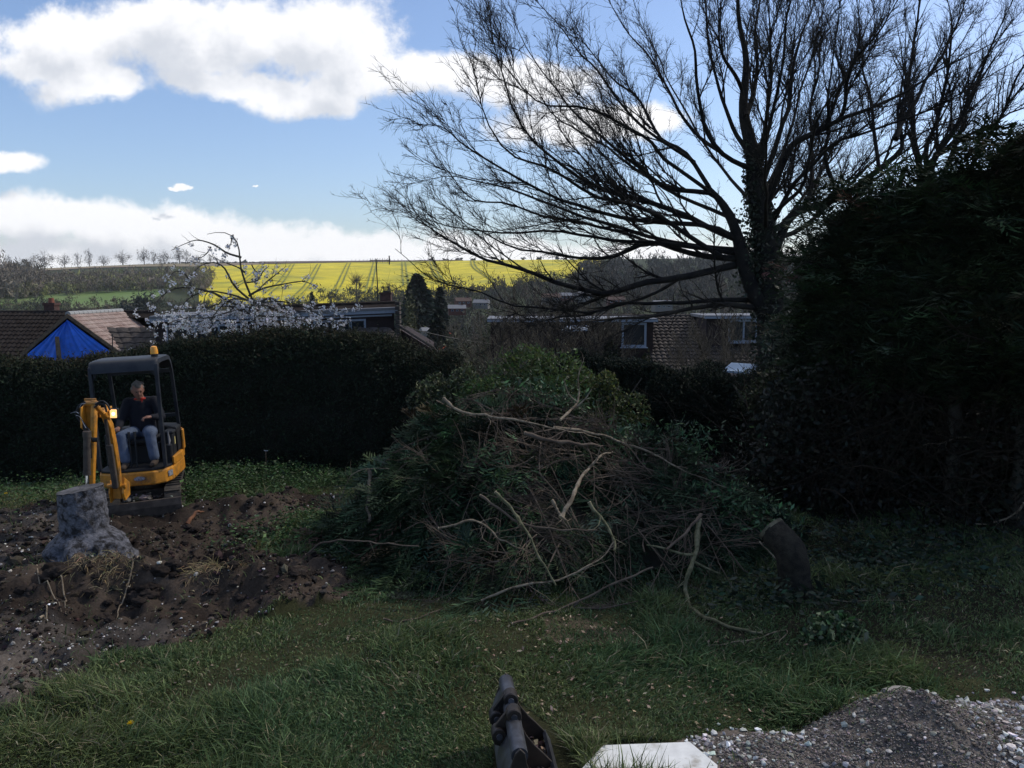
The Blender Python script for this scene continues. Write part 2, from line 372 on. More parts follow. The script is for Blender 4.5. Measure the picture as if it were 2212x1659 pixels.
def ground_sheet():
    xs = np.concatenate([np.arange(-2600, -60, 60), np.arange(-60, -12, 1.5), np.arange(-12, 12, .045), np.arange(12, 60, 1.5), np.arange(60, 2601, 60)])
    ys = np.concatenate([np.arange(-40, 3.5, 1.0), np.arange(3.5, 15.5, .045), np.arange(15.5, 60, 1.0), np.arange(60, 1000, 10), np.arange(1000, 1401, 50)])
    nx, ny = len(xs), len(ys); X, Y = np.meshgrid(xs, ys)
    Z = zt(X, Y); core = (np.abs(X) <= 12) & (Y <= 16); Z[core] = zg(X[core], Y[core])
    V = np.stack([X, Y, Z], -1).reshape(-1, 3)
    idx = np.arange(nx * ny).reshape(ny, nx); F = np.stack([idx[:-1, :-1], idx[:-1, 1:], idx[1:, 1:], idx[1:, :-1]], -1).reshape(-1, 4)
    x, y = X.ravel(), Y.ravel(); C = np.tile([.035, .036, .016], (len(x), 1)); p = p3(x, y)
    nz = fbm(p * 2.5, 4, 21)[:, None]; C = C * (1 + .4 * nz)
    s = soft(x, y, SOIL, .07)[:, None]; t = np.clip(.5 + 1.2 * fbm(p * 1.6, 4, 22), 0, 1)[:, None]
    st_ = (inpoly(x, y, gp((-300, 1345), (250, 1345), (420, 1350), (190, 1430), (0, 1545), (-300, 1570))) | inpoly(x, y, gp((-300, 1100), (150, 1105), (120, 1230), (-300, 1260))))[:, None] * .6
    soilc = np.array([.026, .019, .015]) * (1 - t) + np.array([.078, .059, .045]) * t; soilc = soilc * (1 - st_) + np.array([.105, .092, .082]) * st_ * (.6 + .7 * t)
    C = C * (1 - s) + soilc * s
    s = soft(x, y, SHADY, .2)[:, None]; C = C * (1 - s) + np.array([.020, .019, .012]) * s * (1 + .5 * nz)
    s = soft(x, y, BARE, .12)[:, None] * .7; C = C * (1 - s) + np.array([.10, .075, .055]) * s
    s = soft(x, y, GRAV, .08)[:, None]; C = C * (1 - s) + (np.array([.15, .125, .105]) * (1 + .5 * fbm(p * 6, 3, 77)[:, None])) * s
    far = (y > 24)
    C[far] = (np.array([.05, .06, .028]) * (1 + .5 * fbm(p3(x, y) * .02, 3, 8)[:, None]))[far]
    o = amesh('ground', V, F, M['ground'], C=C, smooth=True); o['kind'] = 'structure'
ground_sheet()

# ------------------------------------------------------------------ grass
def grass():
    n = 980000
    u = rng.random(n); y = 4.6 + (16.0 - 4.6) * u ** 1.55; half = y * .80 + .8; x = (rng.random(n) * 2 - 1) * half
    ok = (np.abs(x) < 11.9)
    p = p3(x, y); s = soft(x, y, SOIL, .08) > .5; sh = soft(x, y, SHADY, .3) > .5; gr = soft(x, y, GRAV, .1) > .5; ba = soft(x, y, BARE, .15) > .5
    r = rng.random(n); clump = fbm(p * 2.1, 3, 41)
    patch = inpoly(x, y, gp((560, 1160), (700, 1120), (760, 1130), (770, 1200), (620, 1200), (540, 1190)))
    ok &= ~(s & ~patch & (r > .012)) & ~(sh & (r > .30 + .3 * (clump > .1))) & ~(gr & ((r > .02))) & ~(ba & (r > .35))
    ok &= r < np.clip(.62 + 1.5 * clump, .22, 1) + (s | sh | gr)
    for pg in (BOARDP, BUCKETP): ok &= ~inpoly(x, y, pg)
    x, y, clump = x[ok], y[ok], clump[ok]; n = len(x); p = p3(x, y)
    z = zg(x, y)
    tuft = np.clip(fbm(p * 1.3, 2, 43) * 1.6 + .15, 0, 1)
    h = (.026 + .11 * tuft ** 1.5 + .03 * np.clip(clump, 0, 1)) * np.exp(rng.normal(0, .35, n))
    fl = np.stack([fbm(p * .9, 2, 44), fbm(p * .9, 2, 45)], -1) * .9 + rng.normal(0, .55, (n, 2))
    d = nrm(np.concatenate([fl * .75, np.ones((n, 1))], 1)); side = nrm(np.cross(d, rdir(n)))
    wdt = (.0022 + .00034 * y)[:, None] * rng.uniform(.7, 1.4, (n, 1))
    b = np.stack([x, y, z - .005], -1); m1 = b + d * (h * .55)[:, None]
    d2 = nrm(d + np.concatenate([fl * .8, -.35 * np.ones((n, 1))], 1)); tip = m1 + d2 * (h * .6)[:, None]
    V = np.stack([b - side * wdt, b + side * wdt, m1 + side * wdt * .85, m1 - side * wdt * .85, tip], 1).reshape(-1, 3)
    i = np.arange(n) * 5; F = np.concatenate([np.stack([i, i + 1, i + 2, i + 3], -1), np.stack([i + 3, i + 2, i + 4, i + 4], -1)])
    # degenerate quads for the tips are avoided by a tiny tip edge
    V2 = np.insert(V.reshape(n, 5, 3), 5, tip + side * wdt * .12, axis=1).reshape(-1, 3); i = np.arange(n) * 6
    F = np.concatenate([np.stack([i, i + 1, i + 2, i + 3], -1), np.stack([i + 3, i + 2, i + 5, i + 4], -1)])
    hue = np.clip(.5 + .9 * fbm(p * 1.1, 3, 46) + rng.normal(0, .25, n), 0, 1)[:, None]
    c = np.array([.066, .118, .048]) * (1 - hue) + np.array([.125, .155, .058]) * hue
    dry = rng.random(n) < (.07 + .1 * (hue[:, 0] > .8)); c[dry] = np.array([.24, .21, .13]); c *= np.exp(rng.normal(0, .3, (n, 1)))
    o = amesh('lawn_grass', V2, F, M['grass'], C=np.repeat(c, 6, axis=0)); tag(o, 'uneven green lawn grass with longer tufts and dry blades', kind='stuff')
grass()

def straw():
    parts = []
    for (dx, dy, rx, ry, n) in ((430, 1255, .35, .12, 900), (350, 1250, .35, .15, 700), (470, 1280, .2, .12, 500), (280, 1262, .3, .1, 300), (150, 1235, .3, .15, 200), (240, 1290, .2, .1, 260)):
        c = G(dx, dy); x = c[0] + rng.normal(0, rx, n); y = c[1] + rng.normal(0, ry, n); z = zg(x, y)
        L_ = rng.uniform(.08, .22, n); d = nrm(np.stack([rng.normal(0, .6, n), rng.normal(-.4, .4, n), rng.normal(.35, .4, n)], -1))
        b = np.stack([x, y, z], -1); Q = np.stack([b, b + d * L_[:, None] * .5, b + d * L_[:, None] + np.array([0, -.01, -.05])], 1)
        V, F = tubes(Q, np.tile([.003, .0025, .001], (n, 1)), 3); parts.append((V, F, np.repeat(jitcol((.26, .20, .11), n, .35), 9, axis=0)))
    V, F, C = merge(parts); tag(amesh('dry_grass_roots', V, F, M['grass'], C=C), 'pale dry grass and fine roots torn out on the dug soil', kind='stuff')
straw()

# ------------------------------------------------------------------ stones, clods, leaves
_ico = None
def ico():
    global _ico
    if _ico is None:
        import bmesh
        bm = bmesh.new(); bmesh.ops.create_icosphere(bm, subdivisions=1, radius=1); bm.verts.ensure_lookup_table()
        _ico = (np.array([v.co[:] for v in bm.verts]), np.array([[v.index for v in f.verts] for f in bm.faces])); bm.free()
    return _ico
def rocks(C0, size, colr, flat=.7, ang=.35):
    V0, F0 = ico(); n = len(C0); nv = len(V0)
    sc = size[:, None] * rng.uniform(.6, 1.3, (n, 3)) * np.array([1, 1, flat]); a = rng.uniform(0, 6.28, n); ca, sa = np.cos(a), np.sin(a)
    V = V0[None] * (1 + rng.uniform(-ang, ang, (n, nv, 1))) * sc[:, None]; x = V[..., 0] * ca[:, None] - V[..., 1] * sa[:, None]; y = V[..., 0] * sa[:, None] + V[..., 1] * ca[:, None]
    V = np.stack([x, y, V[..., 2]], -1) + C0[:, None]
    F = (F0[None] + np.arange(n)[:, None, None] * nv).reshape(-1, 3)
    return V.reshape(-1, 3), F, np.repeat(colr, nv, axis=0)
def scatter(poly, n, pad=0.0):
    P_ = np.array(poly); lo, hi = P_.min(0), P_.max(0); hi = np.minimum(hi, [11.5, 15.5]); lo = np.maximum(lo, [-11.5, 4.0])
    x = rng.uniform(lo[0], hi[0], n * 3); y = rng.uniform(lo[1], hi[1], n * 3); k = inpoly(x, y, poly); return x[k][:n], y[k][:n]
x, y = scatter(SOIL, 26000); n = len(x); keep = rng.random(n) < np.clip(.5 + 1.6 * fbm(p3(x, y) * 1.3, 3, 51), .12, 1); x, y = x[keep], y[keep]; n = len(x)
s = .007 * np.exp(rng.normal(0, .6, n)); V, F, C = rocks(np.stack([x, y, zg(x, y) + s * .3], -1), np.minimum(s * 1.6, .07), jitcol((.040, .032, .026), n, .45)); 
tag(amesh('soil_clods', V, F, M['soil'], C=C), 'crumbled dark brown soil clods across the dug ground', kind='stuff')
# larger torn lumps of turf and earth
lum = []
for (dx, dy, r_) in ((600, 1278, .17), (575, 1285, .12), (640, 1290, .13), (520, 1300, .12), (395, 1290, .17), (330, 1300, .2), (300, 1310, .15), (450, 1310, .12), (230, 1330, .12), (120, 1300, .2), (60, 1320, .18), (20, 1280, .2), (190, 1300, .14), (680, 1255, .10), (440, 1120, .13), (500, 1140, .12), (560, 1120, .1), (360, 1165, .14), (420, 1165, .12), (330, 1215, .13), (270, 1240, .2), (170, 1260, .22), (100, 1240, .2), (240, 1385, .09), (380, 1350, .1), (50, 1200, .15)):
    for k in range(5):
        c = G(dx + rng.normal(0, 14), dy + rng.normal(0, 7)); lum.append((c[0], c[1], r_ * rng.uniform(.4, 1)))
lum = np.array(lum)
def lumps(L3, colr):
    import bmesh
    bm = bmesh.new(); bmesh.ops.create_icosphere(bm, subdivisions=4, radius=1); v0 = np.array([v.co[:] for v in bm.verts]); f0 = np.array([[v.index for v in f.verts] for f in bm.faces]); bm.free()
    parts = []
    for i, (a, b, r_) in enumerate(L3):
        q = v0 * (1 + .75 * fbm(v0 * 1.6 + i * 7.1, 5, 61, .65)[:, None]) * np.array([r_, r_ * .8, r_ * .6]) * .62; parts.append((q + np.array([a, b, float(zg(a, b)) + r_ * .1]), f0, np.tile(np.array(colr) * math.exp(rng.normal(0, .25)), (len(v0), 1))))
    return merge(parts)
V, F, C = lumps(lum, (.026, .020, .017)); tag(amesh('earth_lumps', V, F, M['soil'], C=C, smooth=True), 'torn dark lumps of earth around the dug hole', kind='stuff')
xs, ys = scatter(SOIL, 5200); n = len(xs); wgt = inpoly(xs, ys, gp((-200, 1340), (300, 1340), (700, 1330), (300, 1400), (0, 1540), (-300, 1560))) | inpoly(xs, ys, gp((-200, 1100), (140, 1110), (130, 1210), (-200, 1230)))
keep = rng.random(n) < np.where(wgt, .95, .25); xs, ys = xs[keep], ys[keep]; n = len(xs); s = .007 * np.exp(rng.normal(0, .5, n))
V, F, C = rocks(np.stack([xs, ys, zg(xs, ys) + s * .5], -1), s * 1.1, jitcol((.36, .34, .31), n, .4, .03)); tag(amesh('chalk_fragments', V, F, M['stone'], C=C), 'small white chalk fragments scattered over the dug soil', kind='stuff')
# gravel and flints bottom right
GR2 = gp((1475, 1604), (1560, 1598), (1690, 1594), (1830, 1562), (1930, 1530), (2060, 1520), (2350, 1505), (2500, 1640), (2500, 1760), (1600, 1760), (1560, 1680), (1550, 1640), (1500, 1606))
x, y = scatter(GR2, 60000); n = len(x); s = .0042 * np.exp(rng.normal(0, .5, n)); V, F, C = rocks(np.stack([x, y, zg(x, y) + s * .4], -1), s, jitcol((.150, .130, .115), n, .5, .05))
tag(amesh('gravel', V, F, M['stone'], C=C), 'grey brown gravelly spoil heaped at the bottom right of the lawn', kind='stuff')
cl = [(1560, 1622, 32, 20, 80), (1615, 1648, 35, 14, 30), (1505, 1608, 20, 6, 25), (2110, 1525, 60, 12, 170), (2160, 1545, 60, 22, 110), (2185, 1640, 30, 16, 90), (1920, 1540, 50, 12, 60), (1750, 1630, 120, 25, 60), (2050, 1620, 140, 30, 50), (1660, 1600, 60, 12, 60), (2080, 1570, 120, 30, 50)]
A = np.concatenate([np.array([G(cx + rng.normal(0, sx), cy + rng.normal(0, sy)) for _ in range(k)]) for cx, cy, sx, sy, k in cl]); s = .011 * np.exp(rng.normal(0, .6, len(A)))
s = np.minimum(s, .026); A[:, 2] = zg(A[:, 0], A[:, 1]) + s * .4
V, F, C = rocks(A, s, jitcol((.40, .385, .37), len(A), .45, .05), .75, .5); tag(amesh('flint_stones', V, F, M['stone'], C=C), 'broken white and bluish flint stones lying round the spoil heap', kind='stuff')

def curled(n, polys, size, base, seed):
    parts = []
    for poly, k in polys:
        x, y = scatter(poly, k); k = len(x); c = np.stack([x, y, zg(x, y) + .03], -1)
        for j in range(2):
            u = rdir(k); u[:, 2] *= .35; u = nrm(u); v = nrm(np.cross(u, [0, 0, 1]) + rng.normal(0, .3, (k, 3))); s_ = size * np.exp(rng.normal(0, .3, (k, 1)))
            parts.append(leaves(c + rng.normal(0, size * .25, (k, 3)), u * s_, v * s_ * .5, jitcol(base, k, .35, .08)))
    return merge(parts)
LAWN = gp((820, 1340), (1300, 1330), (1900, 1430), (2100, 1500), (1700, 1570), (1450, 1590), (1100, 1560), (700, 1500), (800, 1400))
LAWN2 = gp((200, 1400), (700, 1350), (1000, 1500), (1000, 1650), (100, 1650))
V, F, C = curled(0, [(LAWN, 230), (LAWN2, 60), (gp((1170, 1320), (1340, 1340), (1380, 1460), (1150, 1440)), 50), (gp((1350, 1370), (1570, 1380), (1560, 1440), (1380, 1430)), 60), (SHADY, 120)], .017, (.28, .20, .145), 4)
tag(amesh('fallen_leaves', V, F, M['leaf'], C=C), 'curled pale brown dead leaves scattered on the lawn', kind='stuff')

def weeds(name, label, patches, size, base, M_='leaf'):
    parts = []
    for dx, dy, rx, ry, h, n in patches:
        c = G(dx, dy); x = c[0] + rng.normal(0, rx, n); y = c[1] + rng.normal(0, ry, n); z = zt(x, y) + h * rng.random(n) ** 1.3 * np.clip(1.2 + fbm(p3(x, y) * 2.5, 2, 71), .3, 1.6)
        u = rdir(n); u[:, 2] = np.abs(u[:, 2]) * .4 - .1; u = nrm(u); v = perp(u); s_ = size * np.exp(rng.normal(0, .35, (n, 1)))
        parts.append(leaves(np.stack([x, y, z], -1), u * s_, v * s_ * .45, jitcol(base, n, .35, .12)))
    V, F, C = merge(parts); tag(amesh(name, V, F, M[M_], C=C), label, kind='stuff')
weeds('nettle_weeds', 'low bright green nettles and weeds along the foot of the hedge',
      [(430, 1075, .5, .35, .40, 2600), (480, 1035, .9, .5, .30, 3000), (600, 1035, 1.0, .5, .25, 3000), (700, 1020, .9, .5, .22, 2600), (760, 1040, .5, .5, .2, 1000), (60, 1075, 1.2, .5, .2, 2500), (640, 1150, .45, .3, .16, 1500), (700, 1130, .4, .3, .18, 1000), (600, 1175, .4, .15, .1, 600), (350, 1040, 1.5, .3, .25, 1500), (1900, 1535, .2, .06, .1, 200)], .022, (.040, .078, .024))
weeds('ivy_ground_cover', 'ivy and low leafy growth under the conifers on the right',
      [(1800, 1220, .45, .4, .25, 900), (1900, 1200, .6, .5, .22, 1000), (2000, 1230, .6, .4, .18, 700), (1700, 1290, .35, .25, .18, 700), (2110, 1180, .6, .5, .2, 700), (1850, 1290, .5, .3, .12, 500), (1600, 1310, .3, .2, .15, 500)], .030, (.020, .036, .020))
# ------------------------------------------------------------------ far landscape
def field(name, label, cols, mat_, kind='structure', rows=26, lift=.5):
    """cols: list of (dx, y_bottom, y_top) on the hillside"""
    xs = np.interp(np.linspace(0, 1, 90), np.linspace(0, 1, len(cols)), [c[0] for c in cols]); yb = np.interp(xs, [c[0] for c in cols], [c[1] for c in cols]); yt = np.interp(xs, [c[0] for c in cols], [c[2] for c in cols])
    V = np.empty((90, rows, 3))
    for i in range(90):
        a = T(xs[i], yb[i]); b = T(xs[i], yt[i]); f = np.linspace(0, 1, rows); x = a[0] + (b[0] - a[0]) * f; y = a[1] + (b[1] - a[1]) * f
        V[i] = np.stack([x, y, zt(x, y) + lift], -1)
    idx = np.arange(90 * rows).reshape(90, rows); F = np.stack([idx[:-1, :-1], idx[1:, :-1], idx[1:, 1:], idx[:-1, 1:]], -1).reshape(-1, 4)
    o = amesh(name, V, F, mat_, smooth=True); o['kind'] = kind; return o
M['rape'] = mat('rapeseed', (.60, .49, .016), .9, color2=(.22, .25, .04), scale=.022, var=.30, mixlo=.50, mixhi=.72, detail=12)
M['tram'] = mat('tramline', (.17, .19, .03), .9, color2=(.40, .36, .02), scale=.08, mixlo=.5, mixhi=.62)
M['plough'] = mat('plough', (.11, .075, .055), .95, var=.15, scale=.05)
M['stubble'] = mat('stubble', (.23, .16, .11), .95, color2=(.26, .22, .12), scale=.01)
M['pasture'] = mat('pasture', (.12, .19, .045), .9, color2=(.16, .21, .07), scale=.02, var=.12)
rape = field('rapeseed_field', '', [(430, 668, 572), (560, 668, 572), (700, 660, 569), (900, 648, 566), (1000, 638, 564), (1100, 622, 562.5), (1200, 606, 562), (1300, 585, 562)], M['rape'])
field('ploughed_strip', '', [(560, 571.5, 565), (700, 568.5, 562.5), (900, 565.5, 561.5), (1000, 563.5, 560)], M['plough'], lift=.7)
field('stubble_field', '', [(95, 586, 577), (200, 580, 574), (330, 577, 571), (420, 577, 570), (560, 573, 568)], M['stubble'], lift=.6)
field('pasture_field', '', [(-60, 668, 648), (60, 668, 640), (200, 668, 632), (330, 650, 627), (345, 640, 627)], M['pasture'])
def tram(a, b, c):
    d0 = [T(*p) for p in (a, b, c)]; pts = catmull(d0, 26); w = .55; V = []
    t = nrm(np.gradient(pts, axis=0)); s = nrm(np.cross(t, [0, 0, 1.]))
    for off in (-1.6, 1.6):
        q = pts + s * off; L_ = q - s * w; R_ = q + s * w; row = np.stack([L_, R_], 1); row[..., 2] = zt(row[..., 0], row[..., 1]) + 1.0; V.append(row)
    V = np.stack(V); idx = np.arange(V.size // 3).reshape(2, 26, 2); F = np.stack([idx[:, :-1, 0], idx[:, 1:, 0], idx[:, 1:, 1], idx[:, :-1, 1]], -1).reshape(-1, 4)
    amesh('tramline', V, F, M['tram'], rape)
for l in (((690, 572), (668, 612), (632, 652)), ((754, 570), (738, 606), (716, 644)), ((811, 568), (803, 600), (795, 634)), ((872, 567), (874, 590), (877, 620)), ((931, 566), (942, 592), (962, 618)), ((1020, 564), (1026, 580), (1062, 606)), ((632, 573), (612, 605), (575, 640)), ((565, 574), (540, 600), (500, 625))): tram(*l)

def blobcrown(n, rx, ry, rz, zc, size, base, tw=.35, amt=.3, shape=1.0, elong=1.0):
    """leaf-clump crown: clumps of small faces through the volume"""
    k = max(6, n // 22); c = rdir(k) * rng.random((k, 1)) ** .45 * np.array([rx, ry, rz]) * .85; c[:, 2] = c[:, 2]
    i = rng.integers(0, k, n); p = c[i] + rng.normal(0, 1, (n, 3)) * np.array([rx, ry, rz]) * .16; p[:, 2] += zc
    u = rdir(n); u[:, 2] *= elong; v = perp(u); s = size * np.exp(rng.normal(0, .3, (n, 1)))
    cc = np.asarray(base) * np.exp(rng.normal(0, amt, (k, 1)))[i]
    return leaves(p, nrm(u) * s, v * s * tw, np.clip(cc * np.exp(rng.normal(0, .15, (n, 1))), 0, 1))
def wood(name, label, poly, n, h, base_list, size=.9, crown=70, ymax=925, narrow=.45):
    P_ = np.array(poly); lo, hi = P_.min(0), P_.max(0); parts = []; k = 0
    while k < n:
        a = rng.uniform(lo, hi)
        if not inpoly(a[0], a[1], poly): continue
        k += 1; g = T(a[0], a[1], 60, ymax); hh = h * math.exp(rng.normal(0, .2)); w = hh * narrow
        V, F, C = blobcrown(crown, w, w, hh * .5, hh * .55, size, base_list[rng.integers(len(base_list))], tw=.22, amt=.25, elong=2.2)
        parts.append((V + g, F, C))
    V, F, C = merge(parts); o = amesh(name, V, F, M['needle'], C=C); tag(o, label, kind='stuff'); return o
GB = [(.16, .135, .10), (.19, .155, .115), (.14, .12, .09), (.19, .18, .09), (.24, .24, .09)]
wood('hillside_wood', 'grey brown leafless wood with first green across the far hillside', [(-80, 654), (-80, 616), (90, 611), (110, 609), (300, 604), (430, 600), (470, 603), (455, 618), (440, 640), (345, 632), (340, 630), (200, 636), (60, 647)], 900, 8, GB, size=.8, crown=90)
wood('near_hill_wood', 'browner taller wood at the far left of the hillside', [(-80, 660), (-80, 600), (30, 596), (85, 610), (90, 640), (40, 655)], 170, 12, GB[:3], size=1.2, crown=140)
DK = [(.030, .034, .026), (.042, .040, .030), (.05, .046, .034), (.035, .042, .024)]
wood('ridge_wood', 'dark wood covering the hill behind the big bare tree', [(1290, 604), (1240, 598), (1262, 588), (1330, 578), (1420, 573), (1560, 570), (1700, 566), (1900, 570), (2300, 570), (2300, 660), (1250, 660), (1250, 612)], 950, 12, DK, size=1.3, crown=90)
wood('valley_wood', 'grey brown mixed trees filling the valley floor', [(860, 655), (1000, 640), (1130, 625), (1250, 615), (1800, 640), (1900, 780), (900, 780)], 620, 11, [(.045, .042, .030), (.06, .05, .035), (.05, .055, .026), (.07, .05, .032), (.038, .038, .03)], size=.8, crown=120, ymax=700)
wood('valley_scrub', 'brownish scrub and leafless bushes beyond the bungalow roofs', [(-60, 700), (-60, 660), (60, 655), (200, 668), (340, 655), (600, 668), (700, 662), (860, 650), (860, 700)], 330, 7, [(.10, .085, .055), (.13, .10, .065), (.085, .09, .04), (.05, .06, .035)], size=.6, crown=90, ymax=420)
wood('field_edge_scrub', 'dark scrub along the lower edge of the rapeseed field', [(680, 662), (700, 648), (860, 640), (960, 640), (1040, 632), (1180, 612), (1290, 592), (1290, 615), (1050, 655), (860, 668)], 200, 7, [(.03, .04, .022), (.045, .055, .025), (.05, .045, .03)], size=.6, crown=80, ymax=600)

# single bare trees seen against sky and field
def bare_tree_parts(h, spread, seed, levels=(9, 60, 260), thick=1.0, minf=.0022):
    K = 6; tr = np.array([[0, 0, 0], [0, 0, h * .18], [rng.normal(0, h * .01), 0, h * .36], [0, rng.normal(0, h * .02), h * .55], [rng.normal(0, h * .03), 0, h * .78], [0, 0, h * .97]], float)[None]
    rr = (np.array([1, .85, .7, .5, .28, .1]) * h * .03 * thick)[None]
    a, ar = grow(tr, rr, levels[0], .08, .95, .95, h * .60 * spread, 6, up=.25, wander=.10, rr=.6, lenvar=.15)
    b, br = grow(a, ar, levels[1], .2, 1, .6, h * .24 * spread, 5, up=.25, wander=.15, rr=.6)
    c, cr = grow(b, br, levels[2], .15, 1, .6, h * .12, 4, up=.2, wander=.2, rr=.7, minr=h * minf)
    return (tr, rr), (a, ar), (b, br), (c, cr)
def make_bare(name, h, spread, material, twigsize=.0, seed=0, levels=(9, 60, 260), thick=1.0, minf=.0022):
    t, a, b, c = bare_tree_parts(h, spread, seed, levels, thick, minf)
    root = bpy.data.objects.new(name, None); link(root)
    V, F = tubes(t[0], t[1], 6); amesh('trunk', V, F, material, root)
    V, F, _ = merge([tubes(a[0], a[1], 4), tubes(b[0], b[1], 3), tubes(c[0], c[1], 3)]); amesh('crown', V, F, material, root)
    return root
def copy_tree(o):
    c = o.copy(); col.objects.link(c)
    for ch in [q for q in o.children]:
        d = ch.copy(); col.objects.link(d); d.parent = c
    return c
M['fartree'] = mat('far_tree', (.10, .09, .085), .9)
def hill_proto(w, h, zc, n, k):
    root = bpy.data.objects.new('hill_tree', None); link(root)
    t, a, b, c = bare_tree_parts(h, w / h * 1.5, k, (12, 70, 300), .8, .004)
    V, F = tubes(t[0], t[1], 6); amesh('trunk', V, F, M['fartree'], root)
    V1 = blobcrown(n, w, w * .8, h * .40, zc, .38, (.115, .10, .085), tw=.25, amt=.3, elong=1.5); q = merge([tubes(a[0], a[1], 4), tubes(b[0], b[1], 3)]); V2 = (q[0], q[1], np.tile([.08, .07, .06], (len(q[0]), 1)))
    V, F, C = merge([V1, V2]); amesh('crown', V, F, M['needle'], root, C=C); return root
protos = [hill_proto(5.4, 12, 6.6, 520, 1), hill_proto(3.8, 12, 6.4, 330, 2), hill_proto(7.6, 10.5, 5.4, 800, 3)]
row = [(20, 574, 27, 1, 'leftmost bare tree of the hilltop row, tall and thin'), (47, 573, 20, 0, 'small bare tree between two taller ones at the left end of the hilltop row'), (68, 577, 26, 0, 'small upright bare tree on the hill beside the dark wide one'), (98, 580, 33, 2, 'dark wide bare tree on the hilltop, above the corner of the wood'),
       (140, 575, 28, 0, 'round bare tree standing alone on the hilltop field edge'), (168, 574, 27, 1, 'thin pale tree right of the round bare one on the hilltop'), (193, 573, 31, 1, 'tall narrow bare tree in the hilltop row'), (224, 572, 24, 0, 'small mushroom shaped tree with a clear trunk on the hilltop'),
       (266, 572, 27, 2, 'broad domed dense tree on the hilltop, widest of the row'), (312, 571, 30, 0, 'pair like rounded bare tree right of the domed tree on the hilltop'), (333, 571, 24, 1, 'thin bare tree close behind the rounded one on the hilltop'), (355, 570, 26, 2, 'bushy bare tree on the hilltop left of the blossom branches'), (388, 569, 30, 0, 'round bare tree on the hilltop behind the lowest blossom twig'), (404, 569, 24, 1, 'slender bare tree on the hilltop behind the blossom arch'), (425, 569, 18, 2, 'low spreading bare tree on the hilltop behind the arching blossom branch'), (455, 568, 16, 0, 'small bare tree at the right end of the hilltop row'), (480, 568, 12, 2, 'lowest bush like tree at the right end of the hilltop row')]
used = set()
for dx, dy, hpx, k, lab in row:
    o = protos[k] if k not in used else copy_tree(protos[k]); used.add(k)
    g = T(dx, dy + 2); s = 1.4 * hpx / FPX * g[1] / 12; o.location = tuple(g - np.array([0, 0, .9])); o.scale = (s * rng.uniform(.9, 1.25), s, s * rng.uniform(.95, 1.1)); o.rotation_euler = (0, 0, rng.uniform(0, 6)); tag(o, lab, 'tree', 'bare trees in a row along the far hilltop')
V, F, C = merge([(lambda a: (a[0] + T(x, 571.5 - (x - 60) * .005) + np.array([0, 0, -.8]), a[1], a[2]))(blobcrown(50, 6, 2, 1.6, 1.4, .8, (.05, .05, .038))) for x in np.linspace(100, 560, 60)])
tag(amesh('hilltop_hedgerow', V, F, M['needle'], C=C), 'low dark hedgerow under the hilltop trees', 'hedge')
def bush(name, label, cat, loc, rx, rz, base, n=500, size=.5, group=None, trunk=None, elong=1, cone=False, M_='needle', ry=None):
    root = thing(name, label, cat, loc, group=group)
    if cone:
        h = rng.random(n) ** 1.25; a = rng.uniform(0, 6.28, n); r = rx * (1 - h) ** .75 * (.5 + .5 * rng.random(n)) * (1 + .25 * np.sin(a * 3 + h * 9)) + .1; p = np.stack([np.cos(a) * r, np.sin(a) * r, h * rz * 2], -1)
        u = nrm(np.stack([np.cos(a), np.sin(a), rng.normal(-.2, .4, n)], -1)); v = perp(u); s = size * np.exp(rng.normal(0, .3, (n, 1))); V, F, C = leaves(p, u * s, v * s * .4, jitcol(base, n, .3, .1))
    else: V, F, C = blobcrown(n, rx, ry or rx, rz, rz * (1.0 if trunk is None else 1.25), size, base, elong=elong)
    amesh('crown', V, F, M[M_], root, C=C)
    V, F = tubes(np.array([[[0, 0, -.5], [0, 0, rz * .5], [.02 * rx, 0, rz * 1.3]]]), np.array([[rx * .07, rx * .055, rx * .03]]), 6); amesh('trunk', V, F, M['bark'], root); return root
labs = [(930, 560, 8, 'small round bush on the horizon right of the aerial'), (962, 559, 6, 'low bush on the horizon at the end of the ploughed strip'), (992, 559, 7, 'low rounded tree on the horizon above the middle of the yellow field'), (1022, 559, 6, 'low wide bush on the horizon left of the big tree twigs'), (1068, 558, 8, 'dark rounded tree on the horizon behind the lowest beech twigs'), (1085, 558, 5, 'lowest dark bush on the horizon behind the beech twigs'), (1130, 558, 6, 'dark wide bush on the horizon above the right part of the field'), (1165, 557, 8, 'tallest dark bush on the horizon over the right end of the field'), (1205, 557, 7, 'dark bush on the horizon close to the wooded hill'), (530, 565, 5, 'tiny bush on the horizon just right of the blossom stem')]
for dx, dy, hp, lab in labs:
    g = T(dx, dy + 2, 60, 900); s = hp / FPX * g[1]; bush('horizon_bush', lab, 'bush', tuple(g), s * 1.1, s * .55, (.04, .045, .035), 160, .9, 'bushes on the far horizon above the yellow field')
M['pole'] = mat('pole_wood', (.06, .055, .05), .9)
fence = thing('hilltop_fence', 'thin line of fence posts on the horizon above the yellow field', 'fence', tuple(T(800, 561)))
for i, dx in enumerate(np.linspace(760, 868, 14)):
    g = T(dx, 563.0, 60, 905); MB().box(g + np.array([0, 0, 1.2]), (.35, .35, 2.8)).build('post', M['pole'], fence, inv=Matrix.Translation(fence.location).inverted())

def worldthing_children(root): return Matrix.Translation(root.location).inverted()
